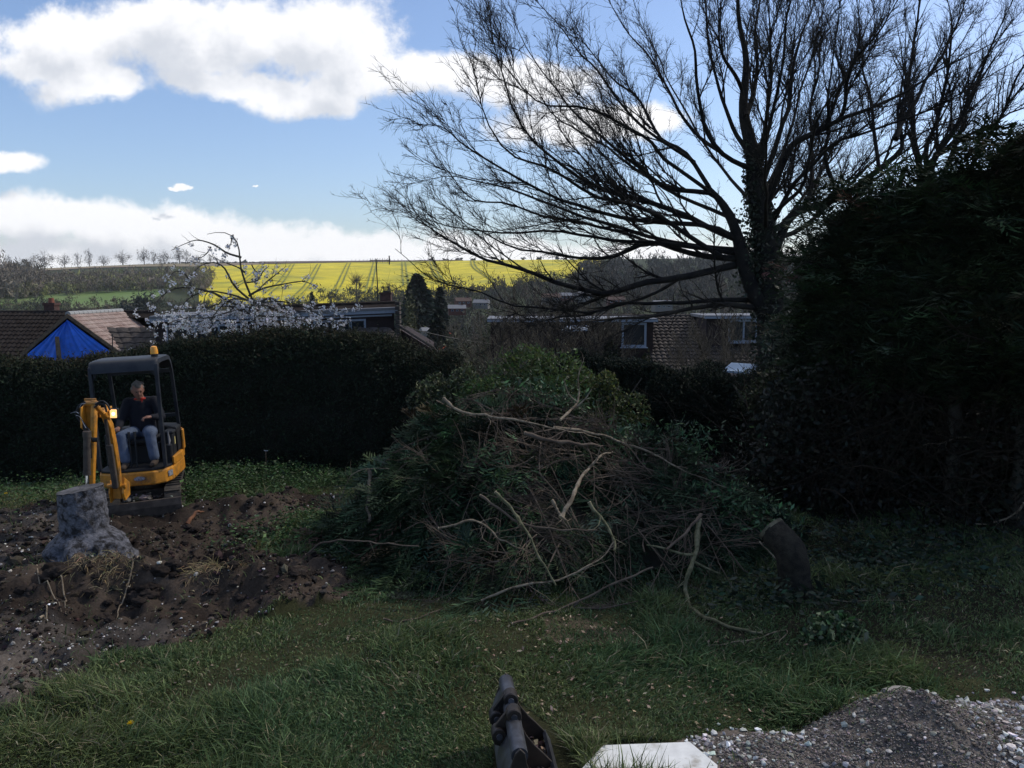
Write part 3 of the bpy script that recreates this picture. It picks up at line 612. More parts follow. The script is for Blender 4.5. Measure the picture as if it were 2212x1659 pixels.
# middle distance trees
def at(dx, dy, Y): 
    p = P(dx, dy, Y); return p
def mid(name, lab, cat, dx, ytop, Y, w, base, cone=False, n=900, size=.28, bare=False, group=None, ybot=None):
    x = P(dx, 700, Y)[0]; z0 = float(zt(x, Y)); z1 = zat(ytop, Y); h = z1 - z0; rx = w / FPX * Y / 2
    if bare:
        o = make_bare(name, h, min(1.2, rx * 2.2 / h), M['midtree'], levels=(12, 120, 900)); o.location = (x, Y, z0); tag(o, lab, cat, group)
        k = rng.random() ; return o
    return bush(name, lab, cat, (x, Y, z0), rx, h / 2, base, n, size, cone=cone, group=group)
M['midtree'] = mat('mid_tree', (.075, .065, .05), .9)
mid('dark_conifer', 'dark broad pointed conifer standing in front of the yellow field', 'conifer', 902, 594, 150, 190, (.020, .030, .022), True, 7200, .6)
mid('dark_conifer', 'narrow dark conifer right of the broad pointed one', 'conifer', 951, 622, 120, 80, (.022, .030, .022), True, 2600, .4)
mid('dark_conifer', 'dark wide shadowy conifer between grey roofs below the pointed one', 'conifer', 945, 668, 75, 120, (.024, .030, .022), True, 2600, .3)
mid('pale_green_tree', 'rounded pale olive tree just coming into leaf behind the dormer roof', 'tree', 889, 626, 70, 54, (.085, .085, .045), n=2600, size=.16)
mid('valley_tree', 'rounded grey olive tree in the valley right of the small brick house', 'tree', 1060, 655, 100, 80, (.055, .060, .032), n=2600, size=.25)
mid('valley_tree', 'tall bushy olive tree over the low scrub right of the dormer gable', 'tree', 992, 700, 52, 110, (.050, .050, .030), n=3200, size=.15)
mid('bare_tree', 'many branched leafless tree standing on the edge of the yellow field', 'tree', 771, 595, 330, 40, None, bare=True)
mid('bare_tree', 'small leafless tree left of the broad pointed conifer', 'tree', 842, 606, 300, 26, None, bare=True)
mid('bare_tree', 'grey leafless tree in the valley below the yellow field', 'tree', 980, 690, 60, 70, None, bare=True)
mid('bare_tree', 'leafless tree in front of the flat roofed white fascia', 'tree', 1120, 672, 58, 90, None, bare=True)
mid('bare_tree', 'russet leafless tree beyond the brick bungalow dormer', 'tree', 1225, 668, 62, 100, None, bare=True)
mid('small_conifer', 'small pointed evergreen at the foot of the yellow field behind the roof', 'conifer', 675, 630, 300, 22, (.03, .042, .028), True, 700, .7)
mid('small_tree', 'small pale green tree left of the small pointed evergreen', 'tree', 651, 634, 310, 22, (.12, .125, .04), n=500, size=.6)
for dx, yt, w, lab in ((705, 641, 34, 'dark rounded bush right of the small pointed evergreen'), (728, 637, 30, 'dark green bush in the middle below the yellow field'), (750, 640, 26, 'dark bush below the leafless tree on the field edge'), (785, 642, 28, 'dark bush left of the chimney pot cage'), (862, 640, 30, 'dark bush right of the chimney')):
    mid('field_bush', lab, 'bush', dx, yt, 260, w, (.032, .045, .022), n=500, size=.6, group='dark bushes along the foot of the yellow field')
for dx, yt, w, lab in ((290, 628, 30, 'dark evergreen bush at the right end of the green pasture'), (312, 622, 28, 'tallest dark evergreen bush beside the pasture'), (270, 636, 26, 'dark evergreen bush lower left in the group by the pasture'), (330, 632, 24, 'dark evergreen bush nearest the yellow field edge')):
    mid('pasture_bush', lab, 'bush', dx, yt, 330, w, (.035, .045, .032), n=700, size=.8, group='dark evergreens beside the pasture')
M['maple'] = mat('maple', (0, 0, 0), .6, attr=True, trans=.3)
bush('red_shrub', 'small shrub with fresh orange red leaves beyond the end of the hedge', 'shrub', (P(955, 740, 21)[0], 21, float(zt(0, 21))), .55, 1.08 * (zat(735, 21) - float(zt(0, 21))) / 2, (.50, .13, .07), 900, .06, M_='maple')

for dx, yt, Y, w, lab in ((1085, 700, 27, 70, 'leafless brown shrub at the left end of the brick house'), (1150, 705, 25, 90, 'wide tangled leafless shrub in front of the brick dormer'), (1215, 712, 26, 80, 'leafless reddish shrub below the pale porch roof'), (1290, 700, 27, 80, 'leafless shrub left of the white framed window'), (1560, 720, 26, 90, 'thin leafless shrub in front of the right dormer'), (1480, 735, 27, 50, 'slender leafless shrub in front of the pantiled slope')):
    x = P(dx, 700, Y)[0]; z0 = float(zt(x, Y)); h = zat(yt, Y) - z0; o = make_bare('bare_shrub', h, 1.1, M['midtree'], levels=(16, 160, 900), thick=.6, minf=.0026); o.location = (x, Y, z0); tag(o, lab, 'shrub')
# ------------------------------------------------------------------ houses
M['tile_dark'] = mat('tile_dark', (.024, .019, .017), .85, color2=(.034, .028, .025), scale=3, var=.25, bump=.01, spec=.05)
M['tile_pink'] = mat('tile_pink', (.28, .20, .17), .85, color2=(.36, .28, .24), scale=1.6, var=.3, bump=.01, bscale=20, spec=.08)
M['tile_grey'] = mat('tile_grey', (.055, .047, .042), .85, color2=(.09, .076, .066), scale=3, var=.3, bump=.01, spec=.1)
M['brick'] = mat('brick', (.034, .019, .017), .9, color2=(.022, .014, .013), scale=8, var=.2)
M['clad'] = mat('cladding', (.028, .017, .017), .8, color2=(.02, .013, .013), scale=2)
M['white_trim'] = mat('white_trim', (.24, .27, .32), .5, var=.1, scale=4)
M['grey_felt'] = mat('roof_felt', (.16, .16, .17), .7, var=.15, scale=2)
M['pane'] = glass('window_pane')
M['mortar'] = mat('mortar', (.30, .30, .29), .9, var=.15, scale=6)
M['tarp'] = mat('tarpaulin', (.010, .12, .60), .5, color2=(.014, .15, .70), scale=2, var=.2, spec=.5)
M['timber'] = mat('timber', (.16, .11, .07), .8, color2=(.09, .065, .05), scale=8, var=.2)
M['metal_dark'] = mat('metal_dark', (.03, .03, .032), .5, metal=.4)
M['stack'] = mat('chimney_brick', (.10, .05, .042), .9, color2=(.06, .035, .03), scale=6, var=.3)

def tiles(name, o, u, v, nu, nv, m_, parent, amp=.035, step=.03, sub=6, origin=(0, 0, 0)):
    """pantiled slope: o lower corner, u along eave, v up the slope (world vectors)"""
    o, u, v = (np.array(q, float) for q in (o, u, v)); n = nrm(np.cross(u, v)); n = n * np.sign(n[2] + 1e-9)
    s = np.linspace(0, 1, nu * sub + 1); t = []
    for k in range(nv): t += [(k / nv, 1.0), ((k + .98) / nv, 0.0)]
    t = np.array(t); V = o + s[:, None, None] * u + t[None, :, :1] * v
    wave = np.abs(np.sin(math.pi * nu * s)) ** .8; V = V + n * (amp * wave[:, None, None] + (step * t[None, :, 1:2]))
    V += rng.normal(0, .002, V.shape)
    idx = np.arange(len(s) * len(t)).reshape(len(s), len(t)); F = np.stack([idx[:-1, :-1], idx[1:, :-1], idx[1:, 1:], idx[:-1, 1:]], -1).reshape(-1, 4)
    return amesh(name, V - np.array(origin), F, m_, parent)
def quad_prism(a, b, c, d, thick):
    """slab whose front face is abcd, thick is a vector"""
    t = np.array(thick, float); A = [np.array(q, float) for q in (a, b, c, d)]; return A + [q + t for q in A], [(0, 1, 2, 3), (7, 6, 5, 4), (0, 4, 5, 1), (1, 5, 6, 2), (2, 6, 7, 3), (3, 7, 4, 0)]
def window(parent, inv, x0, x1, z0, z1, yf, bars=(), fr=.06, name='window', m_=None):
    """window in a wall facing -Y whose plane is y=yf"""
    m_ = m_ or M['white_trim']; mb = MB()
    for (cx, cz, w, h) in (((x0 + x1) / 2, z0, x1 - x0 + fr, fr), ((x0 + x1) / 2, z1, x1 - x0 + fr, fr), (x0, (z0 + z1) / 2, fr, z1 - z0 - fr), (x1, (z0 + z1) / 2, fr, z1 - z0 - fr)): mb.box((cx, yf - .03, cz), (w, .08, h))
    for b in bars: mb.box((b, yf - .028, (z0 + z1) / 2), (fr * .8, .07, z1 - z0 - fr))
    w_ = mb.build(name, m_, parent, inv=inv)
    MB().box(((x0 + x1) / 2, yf - .012, (z0 + z1) / 2), (x1 - x0, .02, z1 - z0)).build('pane', M['pane'], w_, inv=inv)
    MB().box(((x0 + x1) / 2, yf - .09, z0 - fr * .8), (x1 - x0 + .2, .16, .04)).build('sill', m_, w_, inv=inv); return w_

def house_a():
    Y0 = 30.0; ap = P(146, 679, Y0); r = P(246, 751, Y0); l = P(35, 775, Y0); gz = float(zt(ap[0], Y0)); zr = ap[2]
    root = thing('tarp_bungalow', 'bungalow with brown tiled roof and a gable end covered by a blue tarpaulin', 'house', (ap[0], Y0 + 4, gz)); inv = Matrix.Translation(root.location).inverted(); og = tuple(root.location)
    sr = (zr - r[2]) / (r[0] - ap[0]); sl = (zr - l[2]) / (ap[0] - l[0]); hw = 3.4; ze_r = zr - sr * hw; ze_l = zr - sl * hw
    # walls
    Y1 = 34.2; ym = 38.0
    mb = MB(); mb.prism([(-hw + .25, 0), (hw - .25, 0), (hw - .25, ze_r - gz + .1), (0, zr - gz - .16), (-hw + .25, ze_l - gz + .1)], (ap[0], Y0 + .2, gz), (1, 0, 0), (0, 0, 1), (0, 5.0, 0)); mb.build('wall', M['brick'], root, inv=inv)
    nv = 13
    tiles('roof_slope', (ap[0] + hw, Y0, ze_r), (0, Y1 - Y0, 0), (-hw, 0, zr - ze_r), 22, 19, M['tile_pink'], root, origin=og)
    tiles('roof_slope', (ap[0] - hw, Y0, ze_l), (0, Y1 - Y0, 0), (hw, 0, zr - ze_l), 22, 19, M['tile_dark'], root, origin=og)
    mb = MB()
    for i in range(13):
        ya = Y0 + .02 + i * .32; mb.tube([(ap[0], ya, zr + .01), (ap[0], ya + .33, zr + .02)], [.10, .085], 8)
    mb.build('ridge_tiles', M['mortar'], root, inv=inv)
    for sx, s_ in ((1, sr), (-1, sl)):
        a = np.array([ap[0], Y0 - .04, zr + .03]); b = a + np.array([sx * hw, 0, -s_ * hw]); V, F = quad_prism(a, b, b + [0, 0, -.15], a + [0, 0, -.15], (0, .06, 0)); MB().add(V, F).build('barge_board', M['timber'], root, inv=inv)
    # main roof behind, ridge along X
    xl = P(28, 677, Y1)[0]; xr = P(335, 672, Y1)[0]; zm = zat(675, Y1 + .0); 
    mxl = xl - 3.6; drop = 2.6; run = 3.9
    tiles('roof_slope', (mxl, Y1 - run, zm - drop), (ap[0] - hw + .4 - mxl + 2.2, 0, 0), (0, run, drop), 40, 18, M['tile_dark'], root, origin=og)
    tiles('roof_slope', (ap[0] + .2, Y1 - .3, zm - .25), (xr - ap[0], 0, 0), (0, .35, .25), 26, 1, M['tile_dark'], root, origin=og)
    tiles('roof_slope', (ap[0] + 2.6, Y1 - 2.6, zm - 1.95), (xr - ap[0] - 2.2, 0, 0), (0, 2.35, 1.75), 20, 8, M['tile_dark'], root, amp=.06, step=.05, origin=og)
    mb = MB(); mb.tube([(mxl + .3, Y1 + .05, zm - .02), (xr, Y1 + .05, zm + .0)], .10, 8); mb.build('ridge_tiles', M['tile_dark'], root, inv=inv)
    mb = MB(); mb.box(((mxl + xr) / 2, Y1 + 2.2, (gz + zm - drop) / 2), (xr - mxl - .6, 6.5, zm - drop - gz - .1)); mb.build('wall', M['brick'], root, inv=inv)
    tiles('roof_slope', (mxl, Y1 + run, zm - drop), (xr - mxl, 0, 0), (0, -run + .1, drop), 20, 6, M['tile_dark'], root, sub=2, origin=og)
    # chimney
    c = P(113, 683, Y1 + .3); mb = MB(); mb.box((c[0], Y1 + .3, c[2] + .0), (.42, .42, 1.1)).box((c[0], Y1 + .3, c[2] + .5), (.5, .5, .10)); ch = mb.build('chimney', M['stack'], root, inv=inv)
    MB().tube([(c[0], Y1 + .3, c[2] + .55), (c[0], Y1 + .3, c[2] + .75)], [.12, .1], 10).build('pot', mat('pot', (.22, .08, .05)), ch, inv=inv)
    MB().box((c[0], Y1 + .02, c[2] - .42), (.62, .3, .14)).build('flashing', M['mortar'], ch, inv=inv)
    # tarpaulin
    nx_, nz_ = 60, 34; ss = np.linspace(-1, 1, nx_); tt = np.linspace(0, 1, nz_); S_, T_ = np.meshgrid(ss, tt, indexing='ij')
    hwid = 3.15; X = ap[0] + S_ * hwid * T_; Z = zr - .22 - np.where(S_ > 0, sr, sl) * hwid * T_ * 1.0; Z = zr - .2 - T_ * hwid * (np.where(S_ > 0, sr, sl) * np.abs(S_)) - T_ ** 1.0 * (1 - np.abs(S_)) * hwid * .95
    Yy = Y0 - .03 + .05 * fbm(p3(X * 2.2, Z * .8, 0), 4, 91) - .07 * np.exp(-((S_ - .33 - .1 * T_) / .06) ** 2) - .04 * np.exp(-((S_ + .4) / .1) ** 2) - .03 * np.abs(np.sin(S_ * 17 + Z * 2))
    idx = np.arange(nx_ * nz_).reshape(nx_, nz_); F = np.stack([idx[:-1, :-1], idx[1:, :-1], idx[1:, 1:], idx[:-1, 1:]], -1).reshape(-1, 4)
    t = amesh('tarpaulin', np.stack([X, Yy, Z], -1) - np.array(og), F, M['tarp'], smooth=True); t.location = og; tag(t, 'blue tarpaulin hung over the gable end of the bungalow', 'tarpaulin')
    # plank and pole in front
    a, b = P(124, 727, Y0 - .25), P(133, 800, Y0 - .35)
    pl = MB(); V, F = quad_prism(a + [-.07, 0, 0], a + [.06, 0, 0], b + [.12, 0, -1], b + [-.1, 0, -1], (0, -.05, 0)); pl.add(V, F); o = pl.build('plank', M['timber']); tag(o, 'weathered plank leaning upright against the blue tarpaulin', 'plank')
    a, b = P(243, 722, Y0 - .3), P(243, 790, Y0 - .3); o = MB().tube([a, b], .018, 6).build('thin_pole', M['metal_dark']); tag(o, 'thin grey pole beside the right corner of the tarpaulin', 'pole')
house_a()

def house_b():
    Y0, Y1 = 29.5, 31.5
    pl_, pr = P(333, 684, Y0), P(852, 665, Y1); gz = -3.2
    root = thing('dormer_bungalow', 'dark clad flat roofed dormer bungalow behind the blossom tree', 'house', ((pl_[0] + pr[0]) / 2, 32, gz)); inv = Matrix.Translation(root.location).inverted(); og = tuple(root.location)
    u = pr - pl_; Lx = np.linalg.norm(u[:2]); ux = np.array([u[0], u[1], 0]) / Lx; back = np.array([-ux[1], ux[0], 0]); zt_l, zt_r = pl_[2], pr[2]
    zt0 = (zt_l + zt_r) / 2; rise = u[2] / Lx
    def Q(s, z, b=0.0): return pl_ + ux * s + back * b + np.array([0, 0, z]) + np.array([0, 0, rise * s])
    def slab(s0, s1, z0, z1, b0, b1, name, m_, par=None):
        V, F = quad_prism(Q(s0, z0, b0), Q(s1, z0, b0), Q(s1, z1, b0), Q(s0, z1, b0), back * (b1 - b0)); return MB().add(V, F).build(name, m_, par or root, inv=inv)
    slab(0, Lx, -1.9, -.17, .12, 4.0, 'dormer_wall', M['clad'])
    slab(-.15, Lx + .1, -.06, .02, -.14, 4.1, 'dormer_roof', M['grey_felt'])
    slab(-.15, Lx + .1, -.19, -.065, -.11, -.07, 'fascia', M['white_trim'])
    slab(0.6, Lx - .1, -.30, -.235, -.02, .03, 'gutter', M['white_trim'])
    # roof ridge behind/above the dormer with bonnet tiles
    mb = MB(); s0 = Lx * .30
    for i in range(int((Lx + .1 - s0) / .3)): mb.tube([Q(s0 + i * .3, .17, .9), Q(s0 + i * .3 + .31, .18, .9)], [.09, .07], 7)
    mb.build('ridge_tiles', M['tile_dark'], root, inv=inv)
    V, F = quad_prism(Q(s0, .02, .55), Q(Lx + .15, .02, .55), Q(Lx + .15, .17, .9), Q(s0, .17, .9), back * .3); MB().add(V, F).build('upper_roof', M['tile_dark'], root, inv=inv)
    mb = MB()
    for i in range(12): mb.box(Q(Lx + .13, .16 - i * .17, -.1 + i * -.0), (.16, .5, .12))
    mb.build('verge_tiles', M['tile_grey'], root, inv=inv)
    # lower main slope right of the dormer
    a = P(866, 708, Y1 - .2); b = P(930, 750, Y1 - 1.6); tiles('roof_slope', (a[0] - 9.5, b[1] - .8, b[2] - .8), (9.5 + (b[0] - a[0]), 0, 0), (-(b[0] - a[0]) - .4, 2.2, a[2] - b[2] + .8), 24, 8, M['tile_grey'], root, origin=og)
    MB().tube([a + [0, -.1, .04], b + [.05, -.15, .04], b + [.6, -.6, -.42]], .05, 6).build('verge_tiles', M['tile_grey'], root, inv=inv)
    V, F = quad_prism(a + [0, .1, -.1], b + [0, .1, -.05], (b[0], b[1], gz), (a[0], a[1], gz), (-.2, 3.5, 0)); MB().add(V, F).build('wall', M['brick'], root, inv=inv)
    slab(0, Lx, -5.4, -1.9, .3, 6, 'wall', M['brick'])
    # windows
    def win(dx0, dx1, dytop, bars=()):
        yy = np.interp((dx0 + dx1) / 2, [333, 852], [Y0, Y1]); x0, x1 = P(dx0, 700, yy)[0], P(dx1, 700, yy)[0]; s0 = (x0 - pl_[0]) / ux[0]; s1 = (x1 - pl_[0]) / ux[0]; zz = zat(dytop, yy) - pl_[2] - rise * s0; z0 = zz - 1.05; fr = .07
        f = MB()
        for (c0, c1, e0, e1) in ((s0, s1, zz - fr, zz), (s0, s1, z0, z0 + fr), (s0, s0 + fr, z0 + fr, zz - fr), (s1 - fr, s1, z0 + fr, zz - fr)):
            V, F = quad_prism(Q(c0, e0, .04), Q(c1, e0, .04), Q(c1, e1, .04), Q(c0, e1, .04), back * .1); f.add(V, F)
        for bx in bars:
            c0 = s0 + (s1 - s0) * bx; V, F = quad_prism(Q(c0 - .03, z0 + fr, .045), Q(c0 + .03, z0 + fr, .045), Q(c0 + .03, zz - fr, .045), Q(c0 - .03, zz - fr, .045), back * .09); f.add(V, F)
        w = f.build('window', M['white_trim'], root, inv=inv)
        V, F = quad_prism(Q(s0 + fr, z0 + fr, .085), Q(s1 - fr, z0 + fr, .085), Q(s1 - fr, zz - fr, .085), Q(s0 + fr, zz - fr, .085), back * .02); MB().add(V, F).build('pane', M['pane'], w, inv=inv)
    win(757, 790, 690); win(680, 757, 693, (.5,)); win(425, 520, 702, (.5,)); win(360, 420, 703)
    c = P(834, 640, 33.2); mb = MB(); mb.box((c[0], 33.2, c[2] - .35), (.42, .42, 1.0)).box((c[0], 33.2, c[2] + .12), (.48, .48, .08)); ch = mb.build('chimney', M['stack'], root, inv=inv)
    mb = MB(); mb.tube([(c[0], 33.2, c[2] + .15), (c[0], 33.2, c[2] + .22)], .12, 10)
    for k in range(6): mb.tube([(c[0] + .1 * math.cos(k), 33.2 + .1 * math.sin(k), c[2] + .2), (c[0] + .1 * math.cos(k), 33.2 + .1 * math.sin(k), c[2] + .36)], .01, 4)
    mb.box((c[0], 33.2, c[2] + .37), (.3, .3, .02)); mb.build('pot', M['metal_dark'], ch, inv=inv)
    # tv aerial
    m0, m1 = P(817, 655, 33.4), P(812.5, 559, 33.4); t = thing('tv_aerial', 'tall thin mast with television aerial rising beside the chimney', 'aerial', tuple(m0)); iv = Matrix.Translation(m0).inverted()
    MB().tube([m0, m1], [.028, .022], 6).build('mast', M['metal_dark'], t, inv=iv)
    mb = MB(); e0, e1 = P(800, 562.5, 33.4), P(842, 562, 33.1); mb.tube([e0, e1], .012, 4)
    for k in range(9):
        q = e0 + (e1 - e0) * k / 8; mb.tube([q + [0, 0, -.09 - .012 * (k % 2)], q + [0, 0, .09]], .007, 4); mb.tube([q + [-.0, -.2, 0], q + [0, .2, 0]], .006, 4)
    mb.box(e1 + [-.02, 0, 0], (.04, .05, .34)); mb.build('antenna', M['metal_dark'], t, inv=iv)
    mb = MB(); q = P(815, 606, 33.4); mb.tube([q + [-.9, 0, .0], q + [1.1, 0, .02]], .006, 4)
    for k in range(6): mb.tube([q + [-.2 + k * .06, 0, -.12], q + [-.2 + k * .06, 0, .12]], .006, 4)
    mb.build('antenna', M['metal_dark'], t, inv=iv)
house_b()

def house_c():
    Yw, Yr, gz = 36.0, 39.5, -4.2
    root = thing('pantile_house', 'brick house with brown pantiled roof between two dark dormers', 'house', (P(1460, 700, 38)[0], 38, gz)); inv = Matrix.Translation(root.location).inverted(); og = tuple(root.location)
    xl, xr = P(1395, 700, 36)[0], P(1660, 700, 36)[0]; ze = zat(801, 35.2); zr = zat(684, Yr)
    tiles('roof_slope', (xl, 35.2, ze), (xr - xl, 0, 0), (0, Yr - 35.2, zr - ze), 22, 16, M['tile_grey'], root, amp=.06, step=.06, origin=og)
    mb = MB(); mb.tube([(xl - 6, Yr, zr + .02), (xr + 2, Yr, zr + .02)], .10, 8); mb.build('ridge_tiles', M['tile_grey'], root, inv=inv)
    # left dormer
    def dorm(d0, d1, ytop, yd, ybot, wins, m_=M['brick'], fasc=True):
        x0, x1 = P(d0, 700, yd)[0], P(d1, 700, yd)[0]; zt_ = zat(ytop, yd); zb = zat(ybot, yd)
        MB().box(((x0 + x1) / 2, (yd + Yr) / 2 + .1, (zt_ - .12 + zb) / 2), (x1 - x0, Yr - yd, zt_ - .12 - zb)).build('dormer_wall', m_, root, inv=inv)
        MB().box(((x0 + x1) / 2, (yd + Yr) / 2, zt_ - .02), (x1 - x0 + .3, Yr - yd + .35, .12)).build('dormer_roof', M['grey_felt'], root, inv=inv)
        MB().box(((x0 + x1) / 2, yd - .19, zt_ - .06), (x1 - x0 + .3, .03, .09)).build('fascia', M['white_trim'], root, inv=inv)
        for (a, b, t_, bt, bars) in wins:
            window(root, inv, P(a, 700, yd)[0], P(b, 700, yd)[0], zat(bt, yd), zat(t_, yd), yd - .02, [P(q, 700, yd)[0] for q in bars], fr=.09)
    dorm(1060, 1412, 690, 36.2, 775, [(1345, 1394, 699, 747, ())])
    dorm(1527, 1650, 683, 36.8, 760, [(1576, 1634, 692, 737, (1606,))], M['clad'])
    # pale panel roof on the left part
    a, b = P(1212, 712, 35.8), P(1268, 703, 35.8); V, F = quad_prism((a[0], 35.4, a[2]), (b[0], 35.4, a[2] + .02), (b[0] + .1, 36.0, b[2]), (a[0] + .25, 36.0, b[2]), (0, .0, -.06)); MB().add(V, F).build('porch_roof', M['white_trim'], root, inv=inv)
    MB().box(((a[0] + b[0]) / 2, 36.0, a[2] - .9), (b[0] - a[0] - .1, .6, 1.7)).build('porch_wall', M['brick'], root, inv=inv)
    MB().box(((P(1060, 700, 37)[0] + xr) / 2, 38.6, (gz + ze) / 2 - .1), (xr - P(1060, 700, 37)[0], 6.0, ze - gz)).build('wall', M['brick'], root, inv=inv)
    x0 = P(1060, 700, 36)[0]; tiles('roof_slope', (x0, 35.2, ze - .1), (xl - x0, 0, 0), (0, 1.6, (zr - ze) * .34), 24, 5, M['tile_grey'], root, sub=3, origin=og)
    for dx in (1335, 1440): 
        pass
house_c()
# pale shed roof behind the bushes
def shed():
    a = P(1570, 797, 21.0); root = thing('shed', 'low shed with a pale blue grey roof half hidden behind the dark bushes', 'shed', (a[0] + .6, 21.8, float(zt(a[0], 21.8)))); inv = Matrix.Translation(root.location).inverted()
    V, F = quad_prism(P(1560, 800, 20.8), P(1655, 806, 20.8), P(1640, 787, 22.2), P(1580, 783, 22.2), (0, 0, -.05)); MB().add(V, F).build('roof', mat('shed_roof', (.30, .36, .42), .4), root, inv=inv)
    c = P(1608, 800, 21.4); MB().box((c[0], 21.6, c[2] - .75), (1.0, 1.2, 1.2)).build('wall', M['timber'], root, inv=inv)
    MB().box((c[0], 20.98, c[2] - .8), (.55, .03, 1.0)).build('door', M['clad'], root, inv=inv)
shed()
# small village houses in the valley
def cottage(dx, dy, Y, w, wall, roof, lab, rot=0.0):
    w = w * .75; p = P(dx, dy, Y); x, z = p[0], p[2]; hgt = w * .45; root = thing('village_house', lab, 'house', (x, Y, z - hgt), (0, 0, rot), 'small village houses in the valley')
    MB().box((0, 0, hgt * .45), (w, w * .6, hgt * .9)).build('wall', wall, root)
    mb = MB(); mb.prism([(-w * .34, hgt * .87), (w * .34, hgt * .87), (0, hgt * 1.35)], (-w * .53, 0, 0), (0, 1, 0), (0, 0, 1), (w * 1.06, 0, 0)); mb.build('roof', roof, root)
    MB().box((w * .3, 0, hgt * 1.35), (w * .08, w * .08, hgt * .4)).build('chimney', M['stack'], root)
    for sx in (-.28, .0, .28):
        f = MB().box((sx * w, -w * .302, hgt * .62), (w * .13, .04, hgt * .24)).build('window', M['white_trim'], root); MB().box((sx * w, -w * .302 - .03, hgt * .62), (w * .09, .03, hgt * .18)).build('pane', M['pane'], f)
vb = mat('village_brick', (.10, .045, .035), .9); vs = mat('slate', (.17, .17, .18), .7); vr = mat('village_tile', (.085, .055, .045), .9); vw = mat('render', (.15, .14, .13), .9)
for a in ((987, 664, 110, 3.0, vb, vs, 'small brick house with grey roof and white windows left of the beech twigs', .12), (1000, 648, 240, 6, vb, vr, 'distant brown roofed house just above the small brick house', .3), (925, 712, 90, 2.2, vw, vs, 'tiny pale roof between the dark conifer and the pale olive tree', .5), (1040, 652, 250, 6, vw, vs, 'distant pale rendered house right of the brick one', -.2), (1190, 640, 280, 8, vw, vr, 'distant pale house seen through the lower beech branches', .1), (1225, 637, 300, 7, vb, vs, 'distant brick house between the beech branches', -.1), (1262, 636, 290, 8, vw, vs, 'rightmost distant pale house seen through the beech branches', .3), (1330, 645, 260, 7, vb, vr, 'distant tiled house close below the wooded hill', 0), (1430, 655, 240, 7, vw, vs, 'pale distant house behind the thick low beech limbs', .2)): cottage(*a)
# telephone line
p0, p1 = P(866, 703, 33), P(1440, 684, 42); pts = [p0 + (p1 - p0) * t - np.array([0, 0, 1.1 * 4 * t * (1 - t)]) for t in np.linspace(0, 1, 24)]
o = MB().tube(pts, .012, 4).build('overhead_wire', M['metal_dark']); tag(o, 'thin sagging telephone wire from the dormer roof towards the brick house', 'wire')
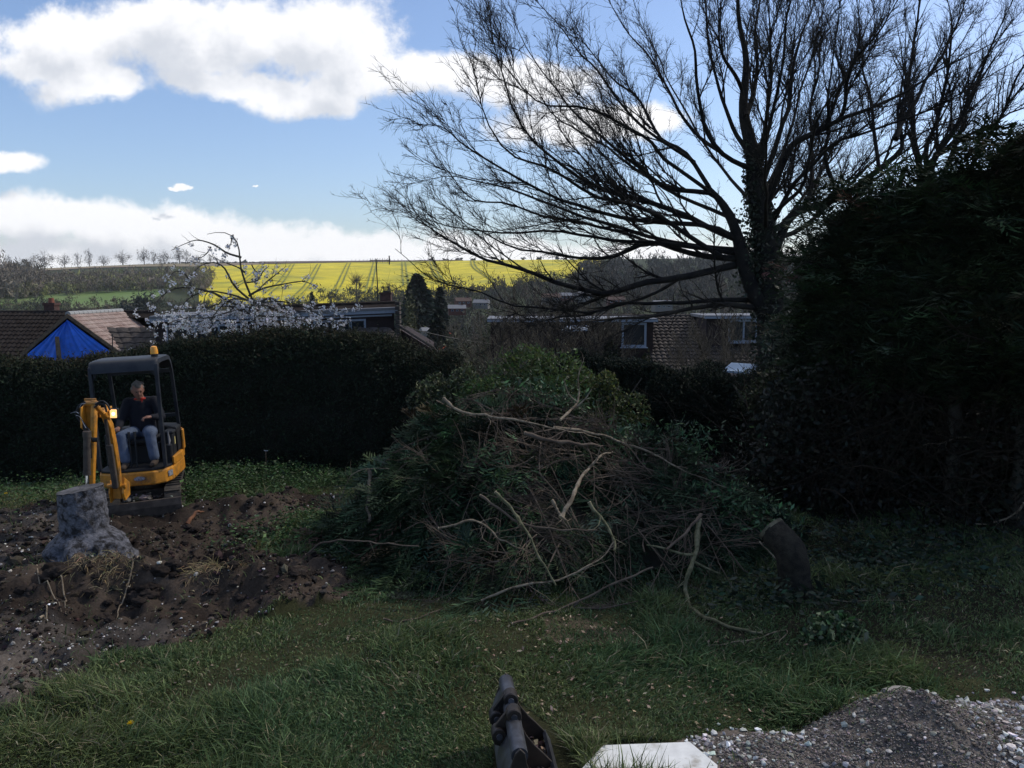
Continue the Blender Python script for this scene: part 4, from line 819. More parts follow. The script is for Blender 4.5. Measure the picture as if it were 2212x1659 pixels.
# ------------------------------------------------------------------ big bare tree
WIG = .10
def limb(pts, r0, r1, Y0, dY, K=20, seed=None):
    """pts in photo coordinates; the limb leaves the trunk at depth Y0 and ends at Y0+dY; radii in metres"""
    n = len(pts); f = np.linspace(0, 1, n); Q = np.array([P(p[0], p[1], Y0 + dY * t ** 1.0) for p, t in zip(pts, f)]); Q = catmull(Q, K); K3 = np.linspace(0, 1, K)[:, None]; sd = rng.integers(0, 999); Q = Q + WIG * np.minimum(K3 * 3, 1) * np.stack([vnoise(Q * 1.1 + sd), vnoise(Q * 1.1 + sd + 50), vnoise(Q * 1.1 + sd + 90)], -1); return Q, (r0 * (1 - np.linspace(0, 1, K)) ** 1.1 + r1)
def chains(L):
    return np.stack([l[0] for l in L]), np.stack([l[1] for l in L])
def big_tree():
    Y = 22.0; base = P(1668, 760, Y); gz = float(zt(base[0], Y))
    root = thing('bare_beech_tree', 'huge leafless beech with wide fanning limbs and ivy on its trunk, right of centre', 'tree', (base[0], Y, gz)); og = tuple(root.location)
    tp = [(1685, 900), (1676, 780), (1668, 690), (1658, 600), (1652, 500), (1634, 410), (1626, 330), (1606, 240), (1612, 130), (1594, 20), (1600, -160)]
    tq = catmull([P(a, b, Y) for a, b in tp], 40); tr = np.interp(np.linspace(0, 1, 40), np.linspace(0, 1, 11), np.array([44, 38, 32, 27, 24, 20, 15, 10, 6.5, 4, 2]) / FPX * Y)
    tq[0, 2] = gz - .3
    t2 = catmull([P(a, b, Y - .15) for a, b in [(1662, 700), (1632, 640), (1612, 590), (1598, 530), (1584, 485), (1560, 440), (1530, 405)]], 40); tr2 = np.interp(np.linspace(0, 1, 40), np.linspace(0, 1, 7), np.array([16, 16, 15, 13, 10, 8, 5]) / FPX * Y)
    V1 = tubes(np.stack([tq, t2]), np.stack([tr, tr2]), 14); V = V1[0]; V = V + (fbm(V * 3, 3, 5)[:, None]) * nrm(V - np.array([base[0], Y, 0])) * .03
    amesh('trunk', V, V1[1], M['beech'], root, smooth=True, origin=None).location = (0, 0, 0)
    L = []; px = 1 / FPX * Y
    def A(pts, r0, dY, r1=.5): L.append(limb(pts, r0 * px * .68, r1 * px, Y + rng.uniform(-.2, .2), dY))
    # left side limbs
    A([(1600, 520), (1540, 498), (1414, 437), (1305, 404), (1232, 371), (1140, 292), (1080, 160), (1060, 50)], 10, -2.5)
    A([(1584, 470), (1540, 420), (1445, 410), (1384, 362), (1293, 295), (1217, 207), (1156, 137), (1080, 0)], 9, 2)
    A([(1592, 520), (1540, 492), (1400, 478), (1330, 470), (1230, 440), (1130, 390), (1020, 330), (960, 280), (908, 265)], 8, -3.5)
    A([(1600, 540), (1440, 522), (1290, 480), (1180, 440), (1080, 402), (990, 384), (908, 388)], 7, 2.5)
    A([(1602, 550), (1480, 530), (1350, 520), (1230, 505), (1100, 505), (980, 490), (882, 455)], 7, -1.5)
    A([(1640, 665), (1538, 661), (1432, 678), (1300, 692), (1230, 700)], 9, -4)
    A([(1630, 648), (1517, 646), (1347, 661), (1220, 680), (1150, 690)], 8, -2)
    A([(1605, 568), (1474, 597), (1368, 618), (1296, 635), (1177, 593), (1093, 576), (1008, 538), (944, 504), (888, 462)], 11, -4.5)
    A([(1602, 560), (1517, 551), (1411, 529), (1305, 559), (1177, 551), (1050, 508), (935, 432)], 10, 1.5)
    A([(1474, 597), (1400, 640), (1283, 673), (1093, 652), (965, 610), (850, 535)], 5, -3)
    A([(1560, 555), (1500, 520), (1430, 470), (1350, 430), (1270, 420), (1180, 360), (1110, 330), (1040, 240), (1010, 120)], 8, -5)
    A([(1532, 405), (1480, 330), (1423, 289), (1384, 213), (1323, 167), (1262, 88), (1217, 15)], 7, 3)
    A([(1548, 425), (1445, 350), (1400, 300), (1330, 260), (1250, 230), (1170, 220), (1090, 150), (1030, 80)], 6, -3)
    A([(1630, 370), (1560, 330), (1520, 250), (1505, 152), (1487, 76), (1463, 0), (1450, -60)], 8, -2)
    A([(1560, 330), (1500, 290), (1450, 200), (1400, 120), (1340, 50), (1300, -30)], 6, 3)
    A([(1500, 350), (1440, 310), (1370, 250), (1290, 150), (1230, 90), (1140, -20)], 5, -4)
    A([(1625, 340), (1585, 280), (1560, 200), (1530, 100), (1520, 0), (1510, -80)], 8, 1)
    A([(1605, 200), (1570, 120), (1552, 60), (1546, -60)], 6, -2)
    A([(1600, 480), (1510, 440), (1420, 400), (1330, 340), (1260, 290), (1200, 250), (1150, 180), (1120, 90)], 6, 5)
    A([(1420, 529), (1330, 500), (1200, 470), (1100, 440), (1010, 420), (940, 330), (920, 300)], 5, 4)
    # centre and right
    A([(1613, 250), (1628, 180), (1631, 91), (1643, -10), (1650, -90)], 8, 2)
    A([(1636, 380), (1648, 290), (1661, 170), (1664, 60), (1655, -40)], 8, -2)
    A([(1645, 400), (1690, 270), (1716, 122), (1748, 40), (1775, -40)], 9, 2.5)
    A([(1640, 360), (1670, 250), (1690, 140), (1705, 30), (1720, -50)], 7, -3)
    A([(1655, 440), (1695, 345), (1722, 304), (1783, 274), (1814, 258), (1883, 234), (1966, 195), (2057, 146), (2212, 60)], 12, -2)
    A([(1668, 560), (1700, 480), (1738, 450), (1807, 426), (1890, 374), (1944, 334), (1950, 300), (1941, 274), (1955, 180), (1960, 122), (1957, -20)], 15, 1)
    A([(1935, 300), (1952, 255), (1981, 207), (2042, 106), (2081, 15), (2100, -40)], 9, 2)
    A([(1738, 450), (1750, 410), (1759, 365), (1750, 304), (1762, 182), (1774, 76), (1783, -30)], 8, 2)
    A([(1810, 425), (1783, 350), (1789, 274), (1786, 213), (1811, 76), (1823, -30)], 7, -2)
    A([(1899, 368), (1887, 258), (1870, 160), (1862, 106), (1856, -20)], 6, 3)
    A([(1816, 258), (1830, 200), (1850, 130), (1900, 60), (1930, -20)], 6, -3)
    A([(1783, 274), (1830, 160), (1880, 90), (1900, 0)], 5, 3)
    A([(1665, 520), (1720, 500), (1760, 470), (1790, 440), (1830, 400), (1900, 340), (1990, 290), (2100, 240), (2212, 176)], 8, 4)
    A([(1660, 500), (1700, 420), (1740, 370), (1800, 310), (1880, 280), (1980, 240), (2120, 170), (2230, 100)], 7, -4)
    A([(1662, 590), (1720, 560), (1750, 530), (1700, 400), (1720, 350)], 6, 3)
    A([(1655, 480), (1690, 440), (1735, 400), (1745, 330), (1770, 250), (1830, 150), (1880, 30)], 7, -4)
    # limbs pointing towards and away from the viewer
    for k in range(5):
        a = rng.uniform(1420, 1900); yy = rng.uniform(40, 420); A([(1655 - k, 520 - 25 * k), (1655 + (a - 1655) * .4, 480 - 22 * k + (yy - 480) * .2), (a, yy), (a + (a - 1655) * .4, yy - 160)], 7, rng.choice([-5.5, 5.5]) + rng.normal())
    Pk, Rk = chains(L); g1 = [tubes(Pk, Rk, 8)]
    ctr = np.array([base[0], Y, zat(600, Y)])
    a, ar = grow(Pk, Rk, 620, .12, 1, .50, 1.8, 8, up=.14, wander=.11, rr=.5, tip=.25, out=ctr, outw=.22, minr=.009)
    a2, ar2 = grow(a, ar, 1650, .12, 1, .55, .95, 6, up=.12, wander=.14, rr=.6, tip=.25, out=ctr, outw=.18, minr=.008)
    b, br = grow(np.concatenate([a[:, [0, 1, 3, 4, 6, 7]], a2]), np.concatenate([ar[:, [0, 1, 3, 4, 6, 7]], ar2]), 13000, .08, 1, .6, .50, 5, up=.10, wander=.16, rr=.6, tip=.3, out=ctr, outw=.25, minr=.0058)
    c, cr = grow(b, br, 38000, .08, 1, .65, .22, 4, up=.06, wander=.2, rr=.8, tip=.45, minr=.0042)
    d, dr = grow(Pk[:, ::1], Rk, 700, .3, 1, .9, .5, 5, up=.1, wander=.3, rr=.3, minr=.004)
    V, F, _ = merge([g1[0]]); amesh('limbs', V, F, M['beech'], root, smooth=True)
    V, F, _ = merge([tubes(a, ar, 5), tubes(a2, ar2, 4), tubes(b, br, 3), tubes(c, cr, 3), tubes(d, dr, 3)]); amesh('crown_twigs', V, F, M['beech'], root)
    # ivy on trunk
    n = 5200; t = rng.random(n) ** 1.5 * .62; s = t * 39; i = s.astype(int); q = tq[i] + (tq[i + 1] - tq[i]) * (s - i)[:, None]; q += rdir(n) * (tr[i] * rng.uniform(.9, 1.5, n))[:, None]
    u = rdir(n); v = perp(u); sz = .05 * np.exp(rng.normal(0, .3, (n, 1))); V1_ = leaves(q, u * sz, v * sz * .7, jitcol((.022, .032, .018), n, .3))
    n = 1500; q = P(1628, 545, Y) + rng.normal(0, 1, (n, 3)) * np.array([.22, .25, .75]); u = rdir(n); v = perp(u); V2_ = leaves(q, u * .05, v * .035, jitcol((.022, .032, .018), n, .3))
    V, F, C = merge([V1_, V2_]); amesh('ivy', V, F, M['leaf'], root, C=C)
    for ch in root.children: ch.matrix_parent_inverse = Matrix.Translation(root.location).inverted()
big_tree()
def second_tree():
    Y = 25.0; base = P(2000, 560, Y); gz = float(zt(base[0], Y)); root = thing('bare_tree', 'second leafless tree whose upright stems rise behind the conifers at the right edge', 'tree', (base[0], Y, gz)); px = Y / FPX; L = []
    def A(pts, r0, dY): L.append(limb(pts, r0 * px, .5 * px, Y, dY))
    A([(1985, 480), (1987, 365), (1966, 274), (1960, 152), (1987, 0), (2000, -80)], 8, 1); A([(2000, 470), (2002, 365), (2026, 243), (2057, 91), (2039, -20)], 7, -1)
    A([(2000, 460), (2014, 350), (2063, 274), (2102, 198), (2148, 97), (2197, -20)], 8, -2); A([(2010, 470), (2042, 380), (2072, 289), (2093, 213), (2130, 120), (2220, 10)], 7, 2); A([(2000, 440), (2008, 350), (2100, 290), (2212, 230), (2300, 170)], 5, 3)
    A([(2020, 450), (2120, 330), (2180, 200), (2260, 60)], 6, -2)
    tq = catmull([(base[0], Y, gz - .3), P(2000, 560, Y), P(2000, 440, Y)], 14); Pk, Rk = chains(L)
    V, F = tubes(tq[None], np.linspace(24, 16, 14)[None] * px, 10); amesh('trunk', V, F, M['beech'], root, smooth=True)
    a, ar = grow(Pk, Rk, 170, .2, 1, .5, 1.6, 6, up=.2, wander=.1, rr=.5, minr=.008); b, br = grow(a, ar, 1500, .1, 1, .6, .6, 5, up=.1, wander=.15, rr=.6, minr=.0045); c, cr = grow(b, br, 3500, .1, 1, .65, .28, 4, up=.05, wander=.2, rr=.8, minr=.0035)
    V, F, _ = merge([tubes(Pk, Rk, 7), tubes(a, ar, 5), tubes(b, br, 3), tubes(c, cr, 3)]); amesh('crown', V, F, M['beech'], root)
    for ch in root.children: ch.matrix_parent_inverse = Matrix.Translation(root.location).inverted()
second_tree()

# ------------------------------------------------------------------ hedges
def hedge(name, label, path, front=1.2, size=.028, n=60000, base=(.020, .028, .016), cat='hedge', kind_='needle', topcol=None, rough=.16, deep=.12):
    """path: list of (x, y, ztop) of the hedge front face; leafy skin over a solid core"""
    Pp = np.array(path, float); s = np.r_[0, np.cumsum(np.linalg.norm(np.diff(Pp[:, :2], axis=0), axis=1))]
    def pos(t): return np.stack([np.interp(t, s, Pp[:, k]) for k in range(3)], -1)
    cx, cy = Pp[:, 0].mean(), Pp[:, 1].mean(); root = thing(name, label, cat, (cx, cy, float(zt(cx, cy)))); og = tuple(root.location)
    # core: swept rounded profile (front foot, front shoulder, top, back)
    ns = 90; t = np.linspace(0, s[-1], ns); c = pos(t); g = zt(c[:, 0], c[:, 1]); H = c[:, 2] - g
    prof = [(0.10, -.1), (0.02, .12), (0.0, .5), (.05, .80), (.22, .95), (.6, 1.0), (front - .2, .95), (front, .6), (front, -.2)]
    pu = np.array([q[0] for q in prof]); pv = np.array([q[1] for q in prof])
    def surf(ti, f):
        c = pos(ti); g = zt(c[:, 0], c[:, 1]); H = c[:, 2] - g; a = np.interp(f, np.linspace(0, 1, len(prof)), pu); b = np.interp(f, np.linspace(0, 1, len(prof)), pv)
        d = nrm(np.array([Pp[-1, 0] - Pp[0, 0], Pp[-1, 1] - Pp[0, 1]])); nb = np.array([-d[1], d[0]]); nb = nb if nb[1] > 0 else -nb
        q = np.stack([c[:, 0] + nb[0] * a, c[:, 1] + nb[1] * a, g + H * b], -1); return q, nb
    T_, F_ = np.meshgrid(t, np.linspace(0, 1, 24), indexing='ij'); q, nb = surf(T_.ravel(), F_.ravel())
    ctr = pos(T_.ravel()); ctr[:, :2] += nb * front / 2; ctr[:, 2] = (zt(ctr[:, 0], ctr[:, 1]) + ctr[:, 2]) / 2
    def disp(q): return rough * fbm(q * np.array([1.1, 1.1, 1.3]), 4, 301)[:, None] + rough * .35 * fbm(q * 5, 2, 302)[:, None]
    out = nrm(q - ctr); q1 = q - out * (deep) + out * disp(q); idx = np.arange(ns * 24).reshape(ns, 24); F = np.stack([idx[:-1, :-1], idx[1:, :-1], idx[1:, 1:], idx[:-1, 1:]], -1).reshape(-1, 4)
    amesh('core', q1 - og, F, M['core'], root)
    f = rng.random(n) ** 1.0 * .78; ti = rng.random(n) * s[-1]; q, _ = surf(ti, f); ctr = pos(ti); ctr[:, :2] += nb * front / 2; ctr[:, 2] = (zt(ctr[:, 0], ctr[:, 1]) + ctr[:, 2]) / 2
    out = nrm(q - ctr); q = q + out * (disp(q) + rng.normal(-.03, .05, (n, 1))); u = nrm(out * .6 + rdir(n)); v = perp(u); sz = size * np.exp(rng.normal(0, .35, (n, 1)))
    C = jitcol(base, n, .3, .1)
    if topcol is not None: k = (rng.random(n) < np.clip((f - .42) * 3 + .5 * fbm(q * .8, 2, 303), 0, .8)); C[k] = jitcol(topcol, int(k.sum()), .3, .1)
    V, F, C = leaves(q - og, u * sz, v * sz * .42, C); amesh('foliage', V, F, M[kind_], root, C=C)
    ns_ = 420; f2 = rng.uniform(.5, .72, ns_); t2 = rng.random(ns_) * s[-1]; q2, _ = surf(t2, f2); q2 = q2 + np.array([0, 0, .02]); dd = nrm(np.stack([rng.normal(0, .35, ns_), rng.normal(-.1, .3, ns_), np.ones(ns_)], -1)); kk = 9; hh = rng.uniform(.05, .22, ns_) * (rng.random(ns_) < .75)
    tt = np.linspace(0, 1, kk)[None, :, None]; c2 = (q2[:, None] + dd[:, None] * hh[:, None, None] * tt).reshape(-1, 3) + rng.normal(0, .008, (ns_ * kk, 3)); u2 = nrm(rdir(ns_ * kk) + np.array([0, 0, .5])); V, F, C = leaves(c2 - og, u2 * size * .9, perp(u2) * size * .35, jitcol(np.array(topcol if topcol is not None else base) * 1.2, ns_ * kk, .3)); amesh('stray_shoots', V, F, M[kind_], root, C=C)
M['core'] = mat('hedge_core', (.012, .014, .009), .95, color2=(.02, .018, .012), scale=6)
def hp(dx, dy_top, Y): q = P(dx, dy_top, Y); return (q[0], q[1], q[2])
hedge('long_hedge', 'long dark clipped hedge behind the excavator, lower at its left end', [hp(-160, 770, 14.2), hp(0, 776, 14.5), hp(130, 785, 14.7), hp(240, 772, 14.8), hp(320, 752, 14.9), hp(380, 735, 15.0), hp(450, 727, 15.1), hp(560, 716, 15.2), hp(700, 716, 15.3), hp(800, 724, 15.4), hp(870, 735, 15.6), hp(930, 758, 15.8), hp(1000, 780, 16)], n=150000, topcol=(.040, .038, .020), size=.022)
hedge('dark_hedge', 'dark uneven hedge behind the right side of the brush pile', [hp(1180, 800, 16), hp(1260, 776, 15.8), hp(1330, 790, 15.6), hp(1400, 800, 15.5), hp(1450, 822, 15.4), hp(1520, 806, 15.3), hp(1580, 826, 15.2), hp(1640, 800, 15.1), hp(1720, 790, 14.8), hp(1850, 770, 14.2)], n=90000, front=1.5, base=(.015, .021, .013), rough=.5, size=.026)
def shrub(name, label, dx, ytop, Y, w, depth, base, n, size, M_='leaf', tops=None, cat='shrub', zbase=None, lobes=14):
    x = P(dx, 700, Y)[0]; g = float(zt(x, Y)); zt_ = zat(ytop, Y); rx = w / FPX * Y / 2; rz = (zt_ - g) / 2; root = thing(name, label, cat, (x, Y, g)); 
    c = rdir(lobes) * rng.uniform(.35, .85, (lobes, 1)); c[:, 2] = np.abs(c[:, 2]) * 1.1 - .15; r = rng.uniform(.24, .46, lobes); r = np.minimum(r, 1.08 - np.linalg.norm(c, axis=1) * .75)
    i = rng.integers(0, lobes, n); d = rdir(n); d[:, 2] = np.where(rng.random(n) < .7, np.abs(d[:, 2]), d[:, 2]); q = c[i] + d * (r[i] * rng.uniform(.72, 1.12, n) * (1 + .3 * fbm(d * 3 + i[:, None], 2, 88)))[:, None]
    q = q * np.array([rx, depth, rz]); q[:, 2] += rz * .85; q[:, 2] = np.maximum(q[:, 2], .03)
    u = nrm(d * .5 + rdir(n)); v = perp(u); sz = size * np.exp(rng.normal(0, .35, (n, 1))); C = jitcol(base, n, .3, .12)
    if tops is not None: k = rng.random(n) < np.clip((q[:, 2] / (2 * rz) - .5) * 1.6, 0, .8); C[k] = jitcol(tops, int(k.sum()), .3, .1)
    V, F, C = leaves(q, u * sz, v * sz * .5, C); amesh('foliage', V, F, M[M_], root, C=C)
    st = np.array([[[rng.normal(0, .15) * rx, rng.normal(0, .1), -.1], [rng.normal(0, .2) * rx, 0, rz * .6], [rng.normal(0, .5) * rx, rng.normal(0, .3) * depth, rz * 1.5]] for _ in range(7)]); V, F = tubes(st, np.tile([.03, .022, .01], (7, 1)), 6); amesh('stems', V, F, M['bark'], root)
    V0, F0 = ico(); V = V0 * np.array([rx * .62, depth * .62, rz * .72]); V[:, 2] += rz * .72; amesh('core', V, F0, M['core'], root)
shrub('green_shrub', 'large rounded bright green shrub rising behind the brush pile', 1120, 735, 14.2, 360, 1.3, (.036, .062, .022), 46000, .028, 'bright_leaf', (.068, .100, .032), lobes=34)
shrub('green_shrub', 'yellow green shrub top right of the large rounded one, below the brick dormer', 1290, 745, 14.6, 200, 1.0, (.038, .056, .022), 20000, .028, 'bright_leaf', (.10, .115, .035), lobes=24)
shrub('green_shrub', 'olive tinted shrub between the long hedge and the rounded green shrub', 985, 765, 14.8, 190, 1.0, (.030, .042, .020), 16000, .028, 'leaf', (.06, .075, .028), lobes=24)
shrub('rounded_conifer', 'small rounded dark golden conifer in front of the pantiled roof', 1395, 762, 18.5, 62, .5, (.035, .038, .018), 5000, .03, 'needle', (.06, .055, .022))
shrub('dark_evergreen', 'tall dark brownish evergreen beside the white framed window', 1318, 712, 20, 70, .7, (.030, .030, .018), 6000, .04, 'needle')
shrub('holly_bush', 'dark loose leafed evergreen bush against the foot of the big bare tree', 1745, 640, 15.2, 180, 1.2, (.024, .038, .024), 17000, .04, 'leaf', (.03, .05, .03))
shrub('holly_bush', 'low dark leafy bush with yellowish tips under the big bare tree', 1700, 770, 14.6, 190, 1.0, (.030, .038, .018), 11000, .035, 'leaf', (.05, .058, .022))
shrub('yellow_shrub', 'wispy yellow green shrub left of the ivy covered trunk', 1618, 745, 18.5, 90, .6, (.10, .10, .025), 2600, .035, 'bright_leaf', (.15, .14, .03))

M['darktwig'] = mat('dark_twig', (.020, .016, .013), .9, color2=(.034, .027, .02), scale=5, spec=.1)
# ------------------------------------------------------------------ conifer sprays
def sprays(c, d, L_, base, k=18, wid=.004, droop=.25, flat=None, lw=.055):
    """c origin, d direction of each feathery spray, L_ length; returns geometry"""
    n = len(c); side = nrm(np.cross(d, np.array([0, 0, 1.])) + .4 * rdir(n)); t = np.linspace(.06, 1, k); Vs = []
    pos = c[:, None] + d[:, None] * (L_[:, None] * t)[..., None]; pos[..., 2] -= (droop * L_[:, None] * t ** 2)
    sg = np.where(np.arange(k) % 2 == 0, 1, -1)[None, :, None]; ll = (L_[:, None] * (.42 * np.sin(np.pi * (t * .8 + .16))))[..., None]
    ld = nrm(d[:, None] * .8 + side[:, None] * sg * .75 + rng.normal(0, .12, (n, k, 3))); u = ld * ll * .5; cc = pos + u; nn = nrm(np.cross(d, side)); v = nrm(np.cross(ld, nn[:, None] + rng.normal(0, .3, (n, k, 3)))) * (wid + ll * lw)
    C = jitcol(base, n, .42, .12); C = np.repeat(C[:, None], k, 1) * np.exp(rng.normal(0, .12, (n, k, 1)))
    V, F, C = leaves(cc.reshape(-1, 3), u.reshape(-1, 3), v.reshape(-1, 3), C.reshape(-1, 3)); return V, F, C
def boughs(c, d, L_, base, ns=14, droop=.35, k=11, brown=.04):
    """flat plume-like boughs: a stem with shorter sprays to both sides"""
    n = len(c); side = nrm(np.cross(d, np.array([0, 0, 1.])) + .5 * rdir(n)); t = np.linspace(.08, 1, ns); pos = c[:, None] + d[:, None] * (L_[:, None] * t)[..., None]; pos[..., 2] -= droop * L_[:, None] * t ** 2
    dd = nrm(d - np.array([0, 0, 1.]) * droop)[:, None] * np.ones((1, ns, 1)); sg = np.where(np.arange(ns) % 2 == 0, 1, -1)[None, :, None]; sd_ = nrm(dd * .75 + side[:, None] * sg * .75 + rng.normal(0, .15, (n, ns, 3))); sl = L_[:, None] * (.12 + .42 * np.sin(np.pi * (t * .78 + .16)))
    col_ = jitcol(base, n, .38, .12); bm_ = rng.random(n) < brown; col_[bm_] = jitcol((.055, .042, .026), int(bm_.sum()), .3)
    V, F, C = sprays(pos.reshape(-1, 3), sd_.reshape(-1, 3), sl.reshape(-1), (1, 1, 1), k=k, droop=.25, wid=.004, lw=.06)
    C = C / np.maximum(C.mean(1, keepdims=True), 1e-6) * np.repeat(col_, ns * k * 4, axis=0) * np.exp(rng.normal(0, .15, (len(C) // 4, 1))).repeat(4, 0); return V, F, np.clip(C, 0, 1)
def conifer(label, x, y, ztop, rx, ry, n, base, zlow=1.7, top_round=.46, L0=.40, dead=260, loc_only=False, tilt=0):
    g = float(zt(x, y)); h = ztop - g; root = thing('cypress_tree', label, 'conifer', (x, y, g), group='tall dark cypress trees along the right boundary')
    a = rng.uniform(0, 2 * math.pi, n); f = rng.random(n) ** .8; zz = zlow + (h - zlow) * f; prof = np.clip((1 - f) ** top_round, .05, 1) * np.clip(.55 + f * 2.2, 0, 1)
    r = prof * rng.uniform(.70, 1.15, n) * (1 + .45 * fbm(p3(np.cos(a) * 2, np.sin(a) * 2, zz * 1.4) + x, 3, 401)); c = np.stack([np.cos(a) * r * rx, np.sin(a) * r * ry, zz], -1)
    d = nrm(np.stack([np.cos(a), np.sin(a), rng.normal(.35, .35, n) + f * .5], -1) + .35 * rdir(n)); L_ = L0 * np.exp(rng.normal(0, .35, n)); c = c - d * (L_ * .6)[:, None]
    V1 = sprays(c, d, L_, base, lw=.04)
    nb = 170; a2 = rng.uniform(0, 2 * math.pi, nb); f2 = rng.random(nb) ** .6; pr2 = np.clip((1 - f2) ** top_round, .04, 1) * np.clip(.55 + f2 * 2.2, 0, 1) * .8; c2 = np.stack([np.cos(a2) * pr2 * rx, np.sin(a2) * pr2 * ry, zlow + (h - zlow) * f2 * .97], -1); d2 = nrm(np.stack([np.cos(a2) * .8, np.sin(a2) * .8, rng.uniform(.1, .9, nb)], -1) + .2 * rdir(nb))
    V2 = boughs(c2, d2, rng.uniform(.4, .8, nb) * (1 + .5 * f2), np.array(base) * 1.1, ns=12, droop=.25); V, F, C = merge([V1, V2]); amesh('foliage', V, F, M['needle'], root, C=C)
    ns, nz_ = 24, 16; A_, Z_ = np.meshgrid(np.linspace(0, 2 * math.pi, ns), np.linspace(0, 1, nz_), indexing='ij'); pr = np.clip((1 - Z_) ** top_round, .02, 1) * np.clip(.35 + Z_ * 2.2, 0, 1) * .70
    V = np.stack([np.cos(A_) * pr * rx * .9, np.sin(A_) * pr * ry * .9, zlow + .3 + (h - zlow - .3) * Z_ * .88], -1).reshape(-1, 3); V *= (1 + .15 * fbm(V * 1.5, 3, 402)[:, None]); idx = np.arange(ns * nz_).reshape(ns, nz_); F = np.stack([idx[:-1, :-1], idx[1:, :-1], idx[1:, 1:], idx[:-1, 1:]], -1).reshape(-1, 4)
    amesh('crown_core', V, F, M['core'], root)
    tr = np.array([[[0, 0, -.1], [.03, 0, h * .2], [-.02, 0, h * .45], [0, 0, h * .9]]]); rr = np.array([[.13, .11, .09, .03]]); V, F = tubes(tr, rr, 10); amesh('trunk', V, F, M['bark'], root, smooth=True)
    a, ar = grow(np.array([[[0, 0, .9], [.03, 0, h * .25], [0, 0, h * .5]]]), np.array([[.11, .1, .08]]), 34, .1, 1, 1.5, rx * .9, 6, up=.05, wander=.15, rr=.22, taper_len=False)
    b, br = grow(a, ar, dead, .2, 1, .6, .5, 4, up=-.02, wander=.25, rr=.5, minr=.003); V, F, _ = merge([tubes(a, ar, 5), tubes(b, br, 3)]); amesh('dead_branches', V, F, M['darktwig'], root); return root
CB = (.024, .038, .020)
conifer('leftmost tall cypress, its crown stepping down beside the big bare tree', P(1830, 700, 12.9)[0], 12.9, zat(462, 12.9), .85, .9, 5400, CB, zlow=1.7, top_round=.75)
conifer('second tall cypress from the left with a rounded lighter top', P(1935, 700, 12.3)[0], 12.3, zat(424, 12.3), 1.15, 1.0, 6800, (.027, .043, .022), zlow=1.9)
conifer('third tall cypress with the bare trunk standing clear of the dark undergrowth', P(2075, 700, 11.5)[0], 11.5, zat(380, 11.5), 1.2, 1.1, 7200, CB, zlow=1.9)
conifer('tallest cypress, cut by the right edge of the photo', P(2225, 700, 10.9)[0], 10.9, zat(290, 10.9), 1.2, 1.1, 7200, (.028, .042, .020), zlow=1.9)
conifer('cypress beyond the right edge of the lawn', P(2400, 700, 10.2)[0], 10.2, 5.6, 1.2, 1.2, 3600, CB, zlow=1.6)
def feather_tips():
    pass
# undergrowth thicket beneath the conifers
def thicket(label, x, y, rx, ry, h, n, base, size=.035, nb=170):
    root = thing('thicket', label, 'bush', (x, y, float(zt(x, y)))); q = rng.normal(0, 1, (n, 3)) * np.array([rx * .5, ry * .5, 0]); q[:, 2] = h * rng.random(n) ** 1.2 * np.clip(1.15 - (q[:, 0] / rx) ** 2 + .5 * fbm(q * 2, 2, 55), .2, 1.4)
    u = rdir(n); v = perp(u); sz = size * np.exp(rng.normal(0, .35, (n, 1))); V, F, C = leaves(q, u * sz, v * sz * .5, jitcol(base, n, .35, .12)); amesh('foliage', V, F, M['leaf'], root, C=C)
    b = np.stack([rng.normal(0, rx * .45, nb), rng.normal(0, ry * .4, nb), np.zeros(nb)], -1); d = nrm(np.stack([rng.normal(0, .5, nb), rng.normal(0, .4, nb), np.ones(nb)], -1)); K = 6; Q = np.empty((nb, K, 3)); Q[:, 0] = b
    for k in range(1, K): d = nrm(d + rng.normal(0, .22, (nb, 3)) - np.array([0, 0, .09])); Q[:, k] = Q[:, k - 1] + d * (h * rng.uniform(.2, .32, (nb, 1)))
    V, F = tubes(Q, np.tile(np.linspace(.008, .002, K), (nb, 1)) * rng.uniform(.6, 1.5, (nb, 1)), 4); amesh('stems', V, F, M['darktwig'], root)
thicket('dark tangled undergrowth of stems and leaves under the leftmost cypress', P(1790, 1000, 12.4)[0], 12.5, 1.3, .7, 2.3, 20000, (.012, .016, .010))
thicket('dark tangled undergrowth between the two middle cypress trunks', P(1960, 1000, 12.0)[0], 12.1, 1.2, .6, 2.2, 18000, (.012, .015, .009))
thicket('dark tangled undergrowth at the right edge of the photo', P(2230, 1000, 11.0)[0], 11.3, 1.1, .7, 2.1, 17000, (.012, .015, .009))
hedge('back_hedge', 'dark hedge closing the garden behind the cypress trunks', [(P(1740, 700, 14.6)[0], 14.6, 2.4), (P(1950, 700, 14.2)[0], 14.2, 2.6), (P(2250, 700, 13.6)[0], 13.6, 2.8), (P(2600, 700, 12.6)[0], 12.6, 2.8), (12.2, 10.6, 2.9), (14, 9.2, 2.9)], n=40000, size=.04, rough=.3, base=(.014, .018, .010))

